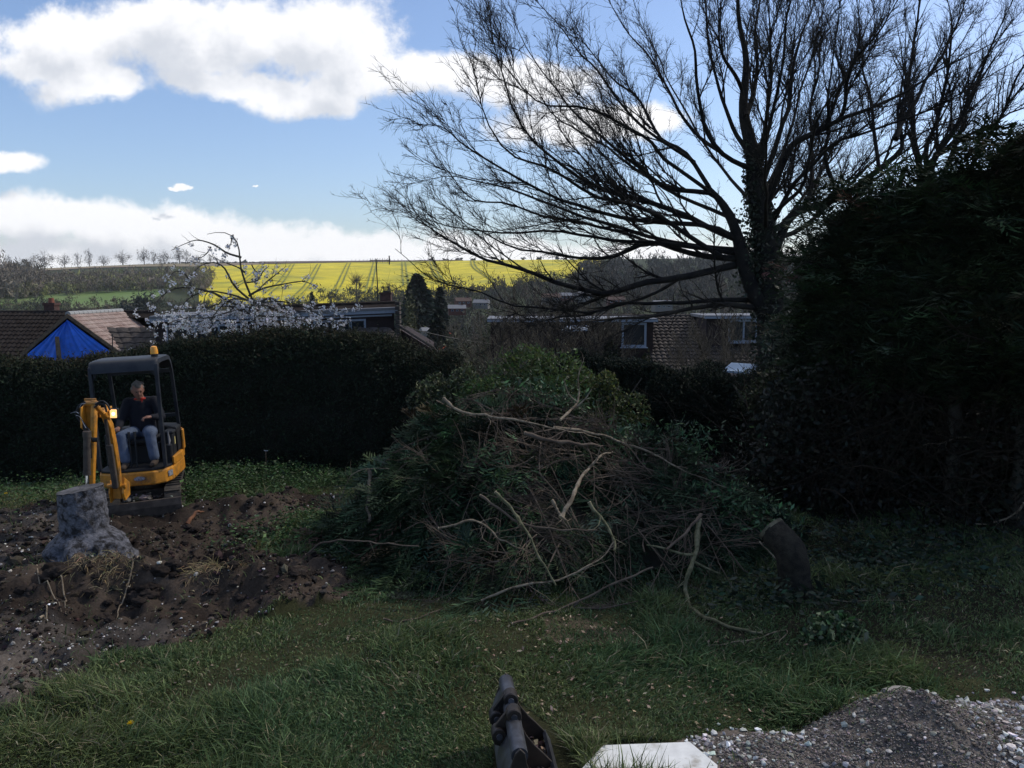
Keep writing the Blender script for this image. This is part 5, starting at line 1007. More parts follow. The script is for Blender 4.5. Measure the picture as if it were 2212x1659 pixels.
# ------------------------------------------------------------------ blossom tree
def cherry():
    Y = 17.2; D = lambda a, b: (265.5 + a * .32, 460 + b * .32); base = P(548, 760, Y); gz = float(zt(base[0], Y))
    root = thing('blossom_tree', 'weeping cherry with arching branches and clusters of white blossom', 'tree', (base[0], Y, gz)); px = Y / FPX
    main = [(875, 1200), (872, 900), (868, 720), (850, 560), (822, 400), (800, 300), (772, 220), (720, 152), (640, 120), (560, 125)]
    Ls = []
    def A(c, r0, dY=0, r1=.5, K=14): pts = [D(*q) for q in c]; Ls.append(limb(pts, r0 * px, r1 * px, Y, dY, K))
    A(main, 3.0, 0)
    A([(800, 300), (700, 270), (600, 215), (500, 192), (420, 220), (330, 258)], 2.2, -.6)
    A([(820, 400), (760, 360), (680, 320), (580, 268)], 1.6, .4); A([(595, 228), (545, 285), (470, 312)], 1.0, -.2); A([(735, 170), (700, 215), (680, 235)], .9, .2)
    A([(850, 580), (760, 500), (700, 390), (620, 348), (520, 372), (450, 440)], 2.2, -.8)
    A([(862, 650), (740, 622), (600, 540), (450, 510), (330, 530), (230, 600), (130, 662)], 3, -1.2)
    A([(470, 570), (455, 470), (400, 408), (330, 400), (280, 470)], 1.6, -.5)
    A([(860, 600), (700, 540), (560, 520), (440, 570), (380, 660)], 2, .9)
    A([(850, 560), (950, 510), (1050, 480), (1180, 460), (1260, 480), (1310, 512)], 2, -.4); A([(900, 530), (1000, 470), (1060, 420), (1110, 378)], 1.5, .3)
    A([(868, 650), (1000, 570), (1100, 622), (1250, 645), (1450, 690), (1570, 735)], 2.2, .6); A([(1250, 645), (1400, 640), (1500, 660), (1600, 610)], 1.2, -.3)
    A([(838, 470), (900, 440), (940, 380), (980, 350)], 1.4, -.3); A([(870, 350), (930, 380), (905, 450)], 1.0, .3)
    A([(862, 640), (760, 680), (600, 700), (420, 690), (300, 760)], 2, -1.5); A([(865, 690), (1000, 700), (1150, 720), (1300, 750), (1380, 790)], 2, -1.5)
    A([(865, 680), (800, 650), (680, 640), (500, 640), (350, 640), (220, 690)], 2, 1.2); A([(868, 640), (960, 640), (1080, 660), (1180, 700), (1300, 700), (1460, 750)], 2, 1.2)
    for k in range(10):
        e = rng.uniform(150, 1500); A([(866, rng.uniform(560, 700)), ((866 + e) / 2, rng.uniform(560, 640)), (e, rng.uniform(640, 760)), (e + (e - 866) * .08, rng.uniform(740, 840))], 1.6, rng.uniform(-1.5, 1.2))
    Pk, Rk = chains(Ls); a, ar = grow(Pk[1:], Rk[1:], 150, .3, 1, .7, .38, 5, up=.05, wander=.25, rr=.5, minr=.004)
    V, F = tubes(Pk[:1], Rk[:1], 8); amesh('trunk', V, F, M['bark'], root, smooth=True); V, F, _ = merge([tubes(Pk[1:], Rk[1:], 6), tubes(a, ar, 4)]); amesh('branches', V, F, M['bark'], root)
    # blossom clusters: mostly low and wide
    cl = []
    for i in range(1, len(Ls)):
        for s in np.linspace(.2, 1, 13): j = s * 13; q = Pk[i][int(min(j, 12.99))]; cl.append((q, i))
    pts = np.array([q for q, _ in cl]); zz = (pts[:, 2] - gz); zp = zat(655, Y) - gz
    keep = rng.random(len(pts)) < np.where(zz < zp, .95, np.where(zz < zat(590, Y) - gz, .85, .45)); pts = pts[keep] + rng.normal(0, .05, (int(keep.sum()), 3))
    n2 = 230; ex = P(265.5 + 850 * .32, 700, Y)[0]; X = ex + np.clip(rng.normal(-.15, 1.0, n2), -2.2, 2.2); Z = zat(700, Y) + rng.normal(0, .20, n2) + .12 * (1 - np.abs(X - ex) / 1.6); low = np.stack([X, Y + rng.normal(0, .6, n2), Z], -1)
    ctr = np.concatenate([pts, low]); m = len(ctr); kk = 14; r = rng.uniform(.035, .085, m)
    c = np.repeat(ctr, kk, 0) + rdir(m * kk) * (np.repeat(r, kk) * rng.uniform(.4, 1, m * kk))[:, None]; u = rdir(m * kk); v = perp(u); s = .020 * np.exp(rng.normal(0, .2, (m * kk, 1)))
    V, F, C = leaves(c, u * s, v * s * .85, jitcol((.74, .73, .75), m * kk, .10, .03)); amesh('blossom', V, F, M['petal'], root, C=C)
    kk = 5; c = np.repeat(ctr, kk, 0) + rdir(m * kk) * .05; u = rdir(m * kk); v = perp(u); V, F, C = leaves(c, u * .03, v * .010, jitcol((.12, .09, .035), m * kk, .3)); amesh('young_leaves', V, F, M['leaf'], root, C=C)
    for ch in root.children: ch.matrix_parent_inverse = Matrix.Translation(root.location).inverted()
M['petal'] = mat('petal', (0, 0, 0), .6, attr=True, trans=.4)
cherry()

# ------------------------------------------------------------------ brush pile
PC = np.array([P(1180, 1150, 10.6)[0], 10.6]); 
sil = np.array([(690, 1150), (720, 1090), (760, 1050), (830, 960), (880, 915), (930, 885), (1000, 850), (1060, 835), (1150, 835), (1230, 855), (1290, 905), (1380, 925), (1460, 955), (1560, 985), (1640, 1040), (1720, 1090), (1760, 1160)], float)
foot = np.array([(690, 1200), (760, 1255), (840, 1290), (1000, 1300), (1200, 1310), (1400, 1300), (1560, 1270), (1680, 1230), (1770, 1180)], float)
def pile_h(x):
    dx = W2 + x * FPX / 10.6; return np.maximum(zat(np.interp(dx, sil[:, 0], sil[:, 1]) + 22, 10.9), .05)
def pile_front(x):
    dx = W2 + x * FPX / 9.6; yf = np.interp(dx, foot[:, 0], foot[:, 1]); return np.array([G(a, b)[1] for a, b in zip(np.atleast_1d(dx), np.atleast_1d(yf))])
XL, XR = P(700, 1100, 10.4)[0], P(1705, 1100, 10.4)[0]
def pile_pt(x, f):
    """f 0 at the front foot, 1 at the crest, 2 at the back foot"""
    H = pile_h(x); yf = pile_front(x); yc = np.full_like(x, 10.9); a = np.where(f < 1, yf + (yc - yf) * (1 - (1 - np.clip(f, 0, 1)) ** 1.5) ** .8, yc + (f - 1) * 1.2); z = np.where(f < 1, H * np.sin(np.clip(f, 0, 1) * math.pi / 2) ** .75, H * np.cos((f - 1) * math.pi / 2) ** .6)
    return np.stack([x, a, z], -1)
M['stick'] = mat('stick', (.060, .046, .034), .85, color2=(.13, .10, .075), scale=4, spec=.2)
def brush():
    nx_, nf = 70, 40; X, Fq = np.meshgrid(np.linspace(XL + .1, XR - .1, nx_), np.linspace(0, 2, nf), indexing='ij'); q = pile_pt(X.ravel(), Fq.ravel()); ctr = np.array([PC[0], 10.7, .4]); q = ctr + (q - ctr) * .84; q += nrm(q - ctr) * (.62 * fbm(q * 1.1, 4, 502)[:, None] - .16); idx = np.arange(nx_ * nf).reshape(nx_, nf); F = np.stack([idx[:-1, :-1], idx[1:, :-1], idx[1:, 1:], idx[:-1, 1:]], -1).reshape(-1, 4)
    root = thing('brush_pile', 'large heap of cut conifer greenery and bare twigs in the middle of the lawn', 'brush pile', (PC[0], 10.4, 0)); og = tuple(root.location)
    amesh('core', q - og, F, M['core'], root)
    parts = []
    n = 5200; x = rng.uniform(XL, XR, n); f = rng.random(n) ** .9 * 1.25; q = pile_pt(x, f); q += nrm(q - ctr) * (.62 * fbm(q * 1.1, 4, 502)[:, None] - .06) ; 
    dxq = W2 + q[:, 0] / q[:, 1] * FPX; w = np.clip(fbm(q * .9, 3, 503) * 2 + .55 + .35 * (dxq < 1000), .08, 1); k = rng.random(n) < w; q = q[k]; dxq = dxq[k]; n = len(q)
    out = nrm(q - ctr); d = nrm(out * .6 + np.stack([np.where(dxq < 1050, -.6, .3) + rng.normal(0, .4, n), -.25 + rng.normal(0, .3, n), rng.normal(-.25, .4, n)], -1))
    hue = np.clip(.5 + fbm(q * .8, 2, 504), 0, 1)[:, None]; L_ = .30 * np.exp(rng.normal(0, .35, n)); L_ = L_ * .8; V, F, C = sprays(q - d * (L_ * .4)[:, None], d, L_, (1, 1, 1), k=24, droop=.5, wid=.0025, lw=.045); base = np.repeat(np.array([.020, .040, .024]) * (1 - hue) + np.array([.042, .068, .028]) * hue, 24 * 4, axis=0)
    V, F, C = V - og, F, C * base; amesh('conifer_sprays', V, F, M['needle'], root, C=C)
    nb = 430; x = rng.uniform(XL, XR, nb); x[:150] = rng.uniform(XL, PC[0] - .2, 150); f = rng.random(nb) ** .8 * 1.15; q = pile_pt(x, f); out = nrm(q - ctr); q += out * (.62 * fbm(q * 1.1, 4, 502)[:, None] - .10); lean = np.where(x < PC[0], -1, 1) * rng.uniform(-.2, 1.0, nb)
    d = nrm(out * .45 + np.stack([lean * .7, rng.normal(-.2, .35, nb), rng.normal(-.15, .45, nb)], -1) + .3 * rdir(nb)); L_ = rng.uniform(.35, .95, nb); q -= d * (L_ * .45)[:, None]; q[:, 2] = np.maximum(q[:, 2], .1)
    V, F, C = boughs(q, d, L_, (.029, .050, .026), ns=15, droop=.35, k=12, brown=.05); V[:, 2] = np.maximum(V[:, 2], .015); amesh('cut_boughs', V - og, F, M['needle'], root, C=C)
    # broader bright leaves (laurel, ivy)
    n = 5200; cc = [(1490, 945, .35, .16), (1500, 1080, .35, .25), (1450, 1150, .25, .2), (1560, 1090, .3, .25), (1340, 940, .3, .12), (1150, 840, .3, .12), (1220, 870, .25, .12), (960, 1200, .35, .25), (1100, 1260, .3, .12), (1020, 1050, .35, .2), (880, 1100, .25, .25), (1200, 1180, .3, .2), (1330, 1010, .2, .15), (1650, 1130, .3, .2)]
    i = rng.integers(0, len(cc), n); ccs = np.array(cc)[i]; q = np.array([P(a, b, Yq) for a, b, Yq in zip(ccs[:, 0], ccs[:, 1], np.interp(ccs[:, 1], [800, 1300], [11.0, 9.3]))]) + rng.normal(0, 1, (n, 3)) * np.stack([ccs[:, 2], np.full(n, .16), ccs[:, 3]], -1) * .8; q[:, 2] = np.maximum(q[:, 2], .04)
    u = rdir(n); v = perp(u); s = .034 * np.exp(rng.normal(0, .3, (n, 1))); V, F, C = leaves(q - og, u * s, v * s * .32, jitcol((.045, .085, .038), n, .35, .12)); amesh('broad_leaves', V, F, M['leaf'], root, C=C)
    # tangled thin twigs: bundles sharing a direction
    parts = []; nb = 46
    for b in range(nb):
        x = rng.uniform(XL + .1, XR - .05, 1); f = rng.uniform(0, 1.1, 1)
        x = rng.uniform(P(930, 1000, 10)[0], P(1600, 1000, 10)[0], 1); f = rng.uniform(.03, .8, 1)
        c = pile_pt(x, f)[0]; k = rng.integers(5, 15); side = rng.choice([-1, 1]); d0 = nrm(np.array([side * rng.uniform(.5, 1), rng.normal(-.15, .25), rng.normal(.12, .35)])); K = 7
        Q = np.empty((k, K, 3)); Q[:, 0] = c + rng.normal(0, .05, (k, 3)); d = nrm(d0 + rng.normal(0, .18, (k, 3))); Ltot = rng.uniform(.4, .95, (k, 1)); Q[:, 0] -= d * Ltot * .4
        bend = rng.normal(0, .12, 3)
        for j in range(1, K): d = nrm(d + bend + rng.normal(0, .12, (k, 3))); Q[:, j] = Q[:, j - 1] + d * Ltot / (K - 1)
        fy = pile_front(Q[:, :, 0].ravel()).reshape(Q.shape[:2]); Q[..., 1] = np.maximum(Q[..., 1], fy - .25); Q[..., 2] = np.maximum(Q[..., 2], .03); Q[:, :, 1] -= .06
        r = np.linspace(1, .25, K)[None] * rng.uniform(.004, .010, (k, 1)); parts.append((Q, r))
    Q = np.concatenate([p[0] for p in parts]); r = np.concatenate([p[1] for p in parts]); a, ar = grow(Q, r, 2400, .2, 1, .5, .24, 5, up=.05, wander=.2, rr=.6, minr=.0022)
    V, F, _ = merge([tubes(Q, r, 4), tubes(a, ar, 3)]); amesh('twigs', V - og, F, M['twig'], root)
    # longer loose sticks wandering over the surface of the heap
    k = 110; x = PC[0] + .35 + rng.normal(0, 1.05, k); x = np.clip(x, XL + .1, XR - .1); f = rng.uniform(.02, 1.0, k); x0, f0 = x.copy(), f.copy(); K = 9; dirx = rng.choice([-1, 1], k) * rng.uniform(.02, .16, k); dirf = rng.normal(0, .055, k); Q = np.empty((k, K, 3)); cvx, cvf = rng.normal(0, .02, k), rng.normal(0, .012, k)
    for j in range(K):
        q = pile_pt(np.clip(x, XL, XR), np.clip(f, 0, 1.15)); q += nrm(q - ctr) * (.05 + .10 * rng.random((k, 1)) ** 2); Q[:, j] = q; x = x + dirx; f = f + dirf; dirx = dirx + cvx; dirf = dirf + cvf
    Q[..., 2] = np.maximum(Q[..., 2], .02); Q[:, 1:-1] = (Q[:, :-2] + Q[:, 1:-1] * 2 + Q[:, 2:]) / 4
    r = np.linspace(1, .3, K)[None] * np.exp(rng.normal(math.log(.0065), .4, (k, 1))); a, ar = grow(Q, r, 1500, .2, 1, .6, .30, 6, up=.04, wander=.2, rr=.6, minr=.0024)
    V, F, _ = merge([tubes(Q, r, 5), tubes(a, ar, 4)]); amesh('loose_sticks', V - og, F, M['stick'], root)
brush()
# individually recognisable branches on and around the pile; y-depth pairs per point
def hull_depth(dx, dy, fallback):
    d = dirpx(dx, dy); d = d / d[1]; Y = np.arange(8.0, 10.9, .04); x = d[0] * Y; z = EYE + d[2] * Y; yf = pile_front(x); f = np.clip((Y - yf) / (10.9 - yf), 0, 1); H = pile_h(x) * np.sin(f * math.pi / 2) ** .55
    k = np.nonzero((z < H) & (Y > yf) & (x > XL) & (x < XR))[0]; return min(fallback, Y[k[0]] - .16) if len(k) else fallback
def branch(label, pts, r0, r1, mat_='pale_branch', Ys=(10.2, 9.8), subs=(), name='branch', K=30, group='cut branches on the brush pile'):
    Y_ = np.linspace(Ys[0], Ys[1], len(pts)); 
    if group: Y_ = np.array([hull_depth(a, b, y_ if b > 1150 else 10.6) for (a, b), y_ in zip(pts, Y_)]); Y_ = np.convolve(np.r_[Y_[0], Y_, Y_[-1]], [.25, .5, .25], 'valid'); Ys = (Y_[0], Y_[-1])
    Y_ = np.array([min(y_, G(a, b, r0 * .7)[1]) for (a, b), y_ in zip(pts, Y_)]); Q = catmull([P(a, b, y_) for (a, b), y_ in zip(pts, Y_)], K); g = zg(Q[:, 0], Q[:, 1]) + r0 * .8; Q[:, 2] = np.maximum(Q[:, 2], g); c = Q[K // 2]
    Q += np.array([.012, .012, .01]) * fbm(Q * 9, 2, int(pts[0][0]))[:, None]
    root = thing(name, label, 'branch', tuple(c), group=group); r = np.linspace(r0, r1 * .6, K) * .72 * (1 + .30 * vnoise(p3(np.arange(K) * .9, pts[0][0], 0))); Q += .022 * np.stack([vnoise(Q * 6 + 11), vnoise(Q * 6 + 31), vnoise(Q * 6 + 51)], -1)
    mb = MB(); mb.tube(Q - c, r, 9); mb.build('stem', M[mat_], root, smooth=True)
    if len(pts) > 3:
        for _k in range(5):
            a, ar = grow(Q[None] - c, r[None], 1, .25, 1, .7, .30, 6, up=.05, wander=.22, rr=.4, minr=.0022); V, F = tubes(a, ar, 5); amesh('side_twig', V, F, M[mat_], root, smooth=True)
    for s_pts, rs in subs:
        if 1:
            mb = MB()
            j = int(np.argmin([abs(s_pts[0][0] - a) + abs(s_pts[0][1] - b) for a, b in pts])); Q2 = catmull([P(a, b, Y_[j]) for i, (a, b) in enumerate(s_pts)], 9); Q2[:, 2] = np.maximum(Q2[:, 2], zg(Q2[:, 0], Q2[:, 1]) + .01); mb.tube(Q2 - c, np.linspace(rs, rs * .4, 9), 6)
            mb.build('side_twig', M[mat_], root, smooth=True)
    mb = MB(); t = nrm(Q[0] - Q[1]); mb.tube([Q[0] - c - t * .002, Q[0] - c + t * .004], r0 * .66, 9); mb.build('cut_end', M['cutwood'], root)
M['cutwood'] = mat('cut_wood', (.42, .33, .22), .8, var=.2, scale=30)
px10 = 10 / FPX
branch('pale forked branch leaning down across the middle of the brush pile', [(1208, 1121), (1222, 1095), (1245, 1050), (1270, 1010), (1300, 985), (1318, 978)], 7 * px10, 3 * px10, Ys=(9.3, 10.0), subs=[([(1270, 1010), (1285, 995), (1295, 965)], .014)])
branch('pale curved branch with its thick end pointing left near the top of the pile', [(960, 858), (985, 880), (1030, 893), (1090, 903), (1150, 915), (1230, 930), (1300, 945)], 5.5 * px10, 2 * px10, Ys=(10.1, 10.4), subs=[([(1060, 898), (1066, 885), (1063, 878)], .01)])
branch('dark brown thick branch lying along the top of the pile below the pale curved one', [(1130, 935), (1180, 948), (1250, 958), (1300, 962)], 8 * px10, 4 * px10, 'twig', Ys=(10.2, 10.3))
branch('long brown branch running down right from the top of the pile', [(1200, 920), (1300, 940), (1380, 965), (1440, 995), (1510, 1030), (1600, 1060)], 5 * px10, 1.5 * px10, Ys=(10.3, 9.9))
branch('thick bent branch hanging at the right of the pile and curving out over the lawn', [(1512, 1118), (1510, 1150), (1502, 1200), (1486, 1240), (1482, 1280), (1505, 1320), (1560, 1350), (1620, 1368), (1652, 1372)], 8 * px10, 5.5 * px10, 'green_branch', Ys=(9.0, 8.25), subs=[([(1500, 1195), (1480, 1195), (1430, 1180), (1400, 1175)], .018), ([(1500, 1210), (1530, 1225), (1560, 1238)], .018)])
branch('hooked greenish branch bending down in the middle of the pile', [(1272, 1090), (1285, 1108), (1305, 1128), (1322, 1155), (1332, 1178), (1330, 1190)], 6 * px10, 4 * px10, 'green_branch', Ys=(9.4, 9.2))
branch('short curved pale twig hooked under the forked branch', [(1192, 1080), (1203, 1100), (1215, 1118), (1228, 1125)], 5 * px10, 3.5 * px10, Ys=(9.35, 9.3))
branch('bow shaped brown branch sweeping across the left middle of the pile', [(1035, 1070), (1080, 1100), (1130, 1130), (1190, 1143), (1250, 1146), (1290, 1146)], 4 * px10, 2.5 * px10, 'twig', Ys=(9.7, 9.5))
branch('greenish pole slanting down from the left centre of the pile', [(1075, 1060), (1110, 1105), (1140, 1150), (1170, 1210), (1200, 1265)], 5 * px10, 4 * px10, 'green_branch', Ys=(9.8, 9.0))
branch('bare branch arching through the left of the pile with fine twigs', [(950, 1140), (1030, 1130), (1090, 1170), (1150, 1200)], 3.5 * px10, 2 * px10, Ys=(9.7, 9.3))
branch('forked pale branch lying on the grass below the centre of the pile', [(1110, 1355), (1180, 1330), (1250, 1300), (1310, 1270), (1370, 1245), (1410, 1225)], 3 * px10, 4 * px10, 'twig', Ys=(8.4, 9.2), subs=[([(1250, 1300), (1230, 1330), (1240, 1365)], .012), ([(1240, 1365), (1300, 1320), (1380, 1300)], .012)])
branch('long thin branch reaching over the grass at the bottom centre of the pile', [(1040, 1300), (1120, 1270), (1200, 1255), (1290, 1215), (1330, 1170)], 3 * px10, 2.5 * px10, Ys=(8.6, 9.2))
branch('upright forked branch standing out of the top of the pile', [(1210, 905), (1235, 880), (1250, 850), (1247, 810), (1260, 770)], 4.5 * px10, 1.2 * px10, Ys=(10.6, 10.6), subs=[([(1245, 870), (1225, 850), (1215, 820)], .012), ([(1235, 885), (1262, 860), (1275, 840)], .013)])
branch('slanting cut pole with a pale top end standing at the right of the pile', [(1710 - 200, 1110), (1490, 1140), (1440, 1185)], 5 * px10, 5 * px10, 'twig', Ys=(9.3, 9.1))
branch('short thick upright cut pole with a white top at the left end of the pile', [(799, 1018), (798, 1060), (797, 1128)], 6 * px10, 7 * px10, 'bark', Ys=(10.2, 10.0))
branch('arched thin twig curving over the left end of the pile', [(733, 1080), (745, 1045), (775, 1018), (838, 1012)], 2.2 * px10, 1.5 * px10, Ys=(9.9, 10.0))
branch('thin branch lying out to the left of the pile over the soil', [(660, 1200), (700, 1172), (760, 1168), (830, 1175), (900, 1182)], 3.0 * px10, 2.5 * px10, 'twig', Ys=(9.6, 9.6))
branch('long thin stick lying on the lawn in front of the leaning stump', [(1480, 1400), (1560, 1395), (1640, 1385), (1700, 1370), (1690, 1400)], 2.6 * px10, 1.5 * px10, Ys=(7.9, 8.2), group=None)
branch('straight thin stick lying across the shaded ground at the right', [(1640, 1170), (1700, 1230), (1770, 1290), (1830, 1302), (1980, 1300)], 2.4 * px10, 2.0 * px10, Ys=(9.3, 8.6), group=None)
branch('pale curved bough lying against the trunk at the right edge', [(2212, 1085), (2190, 1110), (2160, 1125), (2110, 1130)], 4 * px10, 3 * px10, Ys=(10.6, 10.9), group=None)
branch('short thin twig lying on the lawn left of the pile', [(830, 1340), (870, 1340), (920, 1330), (960, 1315)], 2.4 * px10, 1.5 * px10, 'twig', Ys=(8.4, 8.6), group=None)
branch('crooked dead bough reaching left from the bare cypress trunk', [(2112, 950), (2070, 945), (2040, 955), (1990, 960)], 3.5 * px10, 2 * px10, Ys=(11.4, 11.2), group=None)

# ------------------------------------------------------------------ stumps
def stump():
    Yb = 9.75; c = np.array([P(196, 1200, Yb)[0], Yb, float(zt(0, Yb))]); root = thing('tree_stump', 'tall pale grey stump with flared base half dug out beside the excavator', 'stump', tuple(c)); ztop = zat(1052, Yb)
    prof = [(-.25, .60), (0.0, .50), (.12, .47), (.22, .44), (.30, .41), (.36, .34), (.42, .262), (.60, .262), (.75, .256), (.90, .25), (ztop - .02, .255)]
    na, nz_ = 96, 70; Z = np.linspace(-.25, ztop - .02, nz_); Rr = np.interp(Z, [p[0] for p in prof], [p[1] for p in prof]); A_, Z_ = np.meshgrid(np.linspace(0, 2 * math.pi, na, endpoint=False), Z, indexing='ij'); R_ = np.interp(Z_, Z, Rr)
    flare = np.clip((.42 - Z_) / .3, 0, 1); lob = 1 + flare * (.20 * np.cos(A_ * 3 + .6) + .13 * np.cos(A_ * 5 + 2)) + (1 - flare) * (.03 * np.cos(A_ * 2) + .02 * np.cos(A_ * 5 + 1))
    X = np.cos(A_) * R_ * lob; Yy = np.sin(A_) * R_ * lob; q = np.stack([X, Yy, Z_], -1).reshape(-1, 3); d = (.03 + .16 * flare.reshape(-1)) * fbm(q * 4.5, 4, 601) + .02 * fbm(q * 18, 3, 602)
    q[:, :2] += nrm(q[:, :2]) * d[:, None]
    q[:, 0] += -.09 * np.clip(q[:, 2], 0, 2) + .26 * np.clip(.45 - q[:, 2], 0, 1) ; q[:, 2] += np.where(q[:, 2] > ztop * .8, (q[:, 0] + .05) * .16, 0)
    idx = np.arange(na * nz_).reshape(na, nz_); F = np.stack([idx, np.roll(idx, -1, 0)], -1); F = np.stack([idx[:, :-1], np.roll(idx, -1, 0)[:, :-1], np.roll(idx, -1, 0)[:, 1:], idx[:, 1:]], -1).reshape(-1, 4)
    amesh('bark', q, F, M['stumpbark'], root, smooth=True)
    rim = q.reshape(na, nz_, 3)[:, -1]; ctr = rim.mean(0); nr = 8; V = np.concatenate([(ctr + (rim - ctr) * f * .985)[None] for f in np.linspace(.04, 1, nr)]).reshape(-1, 3); V[:, 2] += .004 + .012 * fbm(V * 12, 2, 603); idx = np.arange(nr * na).reshape(nr, na); F = np.stack([idx[:-1], np.roll(idx, -1, 1)[:-1], np.roll(idx, -1, 1)[1:], idx[1:]], -1).reshape(-1, 4)
    amesh('cut_top', V, F, M['stumptop'], root, smooth=True)
    for a in rng.uniform(0, 6.28, 9): 
        mb = MB(); p0 = np.array([math.cos(a) * .55, math.sin(a) * .5 - .05, .06]); p1 = p0 + np.array([math.cos(a) * .25, math.sin(a) * .25, -.05]); p2 = p1 + np.array([math.cos(a) * .2 + .05, math.sin(a) * .2, -.12]); mb.tube(catmull([p0 * .7, p0, p1, p2], 8), np.linspace(.05, .012, 8), 7); mb.build('root', M['rootbark'], root, smooth=True)
M['stumpbark'] = mat('stump_bark', (.15, .15, .168), .9, color2=(.028, .026, .027), scale=9, var=.6, bump=.045, bscale=40, mixlo=.49, mixhi=.60, detail=15)
M['stumptop'] = mat('stump_top', (.12, .115, .12), .9, color2=(.05, .048, .05), scale=6, var=.3, bump=.01)
M['rootbark'] = mat('root_bark', (.07, .05, .035), .9, color2=(.12, .09, .06), scale=9, bump=.008)
stump()
def leaning():
    b = G(1712, 1285); t = P(1668, 1145, b[1] + .15); c = b; root = thing('leaning_stump', 'short leaning cut trunk with slanted pale top on the shady right side', 'stump', tuple(c)); pts = catmull([np.array([.05, 0, -.1]), np.array([.02, 0, .15]), np.array([-.06, 0, .5]), (t - c)], 10)
    mb = MB(); mb.tube(catmull(pts, 40), np.interp(np.linspace(0, 1, 40), [0, .15, .4, 1], [.25, .19, .165, .155]), 40); v_ = np.array(mb.v); v_[:, :2] += (.035 * fbm(v_ * np.array([9, 9, 2.5]), 4, 71) + .012 * fbm(v_ * np.array([30, 30, 6]), 2, 72))[:, None] * nrm(v_[:, :2] - np.array([0, 0])); mb.v = [tuple(q) for q in v_]; o = mb.build('bark', mat('log_bark', (.014, .012, .010), .95, color2=(.035, .031, .022), scale=14, bump=.02), root, smooth=True)
    d = nrm(pts[-1] - pts[-2]); mb = MB(); mb.tube([pts[-1] - d * .01, pts[-1] + d * .03], .158, 18); mb.build('cut_top', mat('mossy_cut', (.08, .074, .05), .9, color2=(.13, .12, .08), scale=12, var=.3, bump=.01), root)
leaning()
# roots lying on the soil
for lab, pts, r_ in (('thick pale root curving up out of the soil at the lower left', [(110, 1262), (122, 1275), (138, 1290), (142, 1318)], .014), ('thin forked root trailing down the soil bank at the left', [(80, 1240), (88, 1280), (115, 1300), (135, 1318)], .010), ('stub of root lying on the chalky soil at the left', [(82, 1340), (97, 1330), (102, 1318)], .014), ('long straw coloured root slanting down beside the earth mound', [(320, 1240), (285, 1270), (262, 1290), (250, 1310)], .012), ('root with torn orange end in the dug hole', [(395, 1205), (415, 1212), (430, 1222)], .030), ('thin root stretching over the right lip of the hole', [(440, 1260), (480, 1240), (520, 1232)], .006), ('reddish torn root beside the right end of the blade', [(405, 1118), (425, 1110), (440, 1108)], .030)):
    Q = catmull([G(a, b, .12) for a, b in pts], 12); Q[:, 2] = zg(Q[:, 0], Q[:, 1]) + r_ * 1.2 + .02 * np.sin(np.linspace(0, 3, 12)); Q += fbm(Q * 8, 2, 9)[:, None] * .015; o = MB().tube(Q - Q[6], np.linspace(r_, r_ * .4, 12), 8).build('root', M['torn_root'] if 'orange' in lab or 'reddish' in lab else M['rootbark'] if 'thin' in lab else M['pale_branch'], smooth=True) if False else None
    mname = 'torn_root' if ('orange' in lab or 'reddish' in lab) else 'pale_branch'
    if 'torn_root' not in M: M['torn_root'] = mat('torn_root', (.20, .085, .04), .85, color2=(.12, .06, .035), scale=12, bump=.006)
    o = MB().tube(Q - Q[6], np.linspace(r_, r_ * .4, 12), 8).build('root', M[mname], smooth=True); o.location = tuple(Q[6]); tag(o, lab, 'root')
# variegated shrub clump bottom right
def ivyclump():
    c = G(1800, 1390); root = thing('ivy_clump', 'small heap of pale edged ivy leaves on the lawn at the right', 'plant', tuple(c)); n = 900; d = rdir(n); d[:, 2] = np.abs(d[:, 2]); q = d * rng.uniform(.5, 1, (n, 1)) ** .5 * np.array([.33, .25, .30]); u = nrm(d * .5 + rdir(n)); v = perp(u); s = .030 * np.exp(rng.normal(0, .3, (n, 1)))
    V, F, C = leaves(q, u * s, v * s * .65, jitcol((.05, .085, .035), n, .4, .12)); k = np.repeat(rng.random(n) < .15, 4); C[k] = (.30, .33, .17); amesh('leaves', V, F, M['leaf'], root, C=C)
    Q = np.array([[[0, 0, 0], d_ * .2, d_ * .3 + [0, 0, .03]] for d_ in rdir(30) * np.array([1, 1, .6]) + [0, 0, .3]]); V, F = tubes(Q, np.tile([.006, .004, .002], (30, 1)), 5); amesh('stems', V, F, M['twig'], root)
ivyclump()
def cane():
    b = G(575, 1032); t = P(574, 974, b[1]); root = thing('garden_cane', 'thin upright cane with a small white tip in front of the hedge', 'cane', tuple(b)); MB().tube([(0, 0, -.1), tuple(t - b)], .007, 6).build('stick', M['twig'], root)
    q = t - b; MB().tube([q + [-.03, 0, .01], q + [0, 0, 0], q + [.04, 0, .005]], .008, 6).build('tip', M['white_trim'], root)
cane()
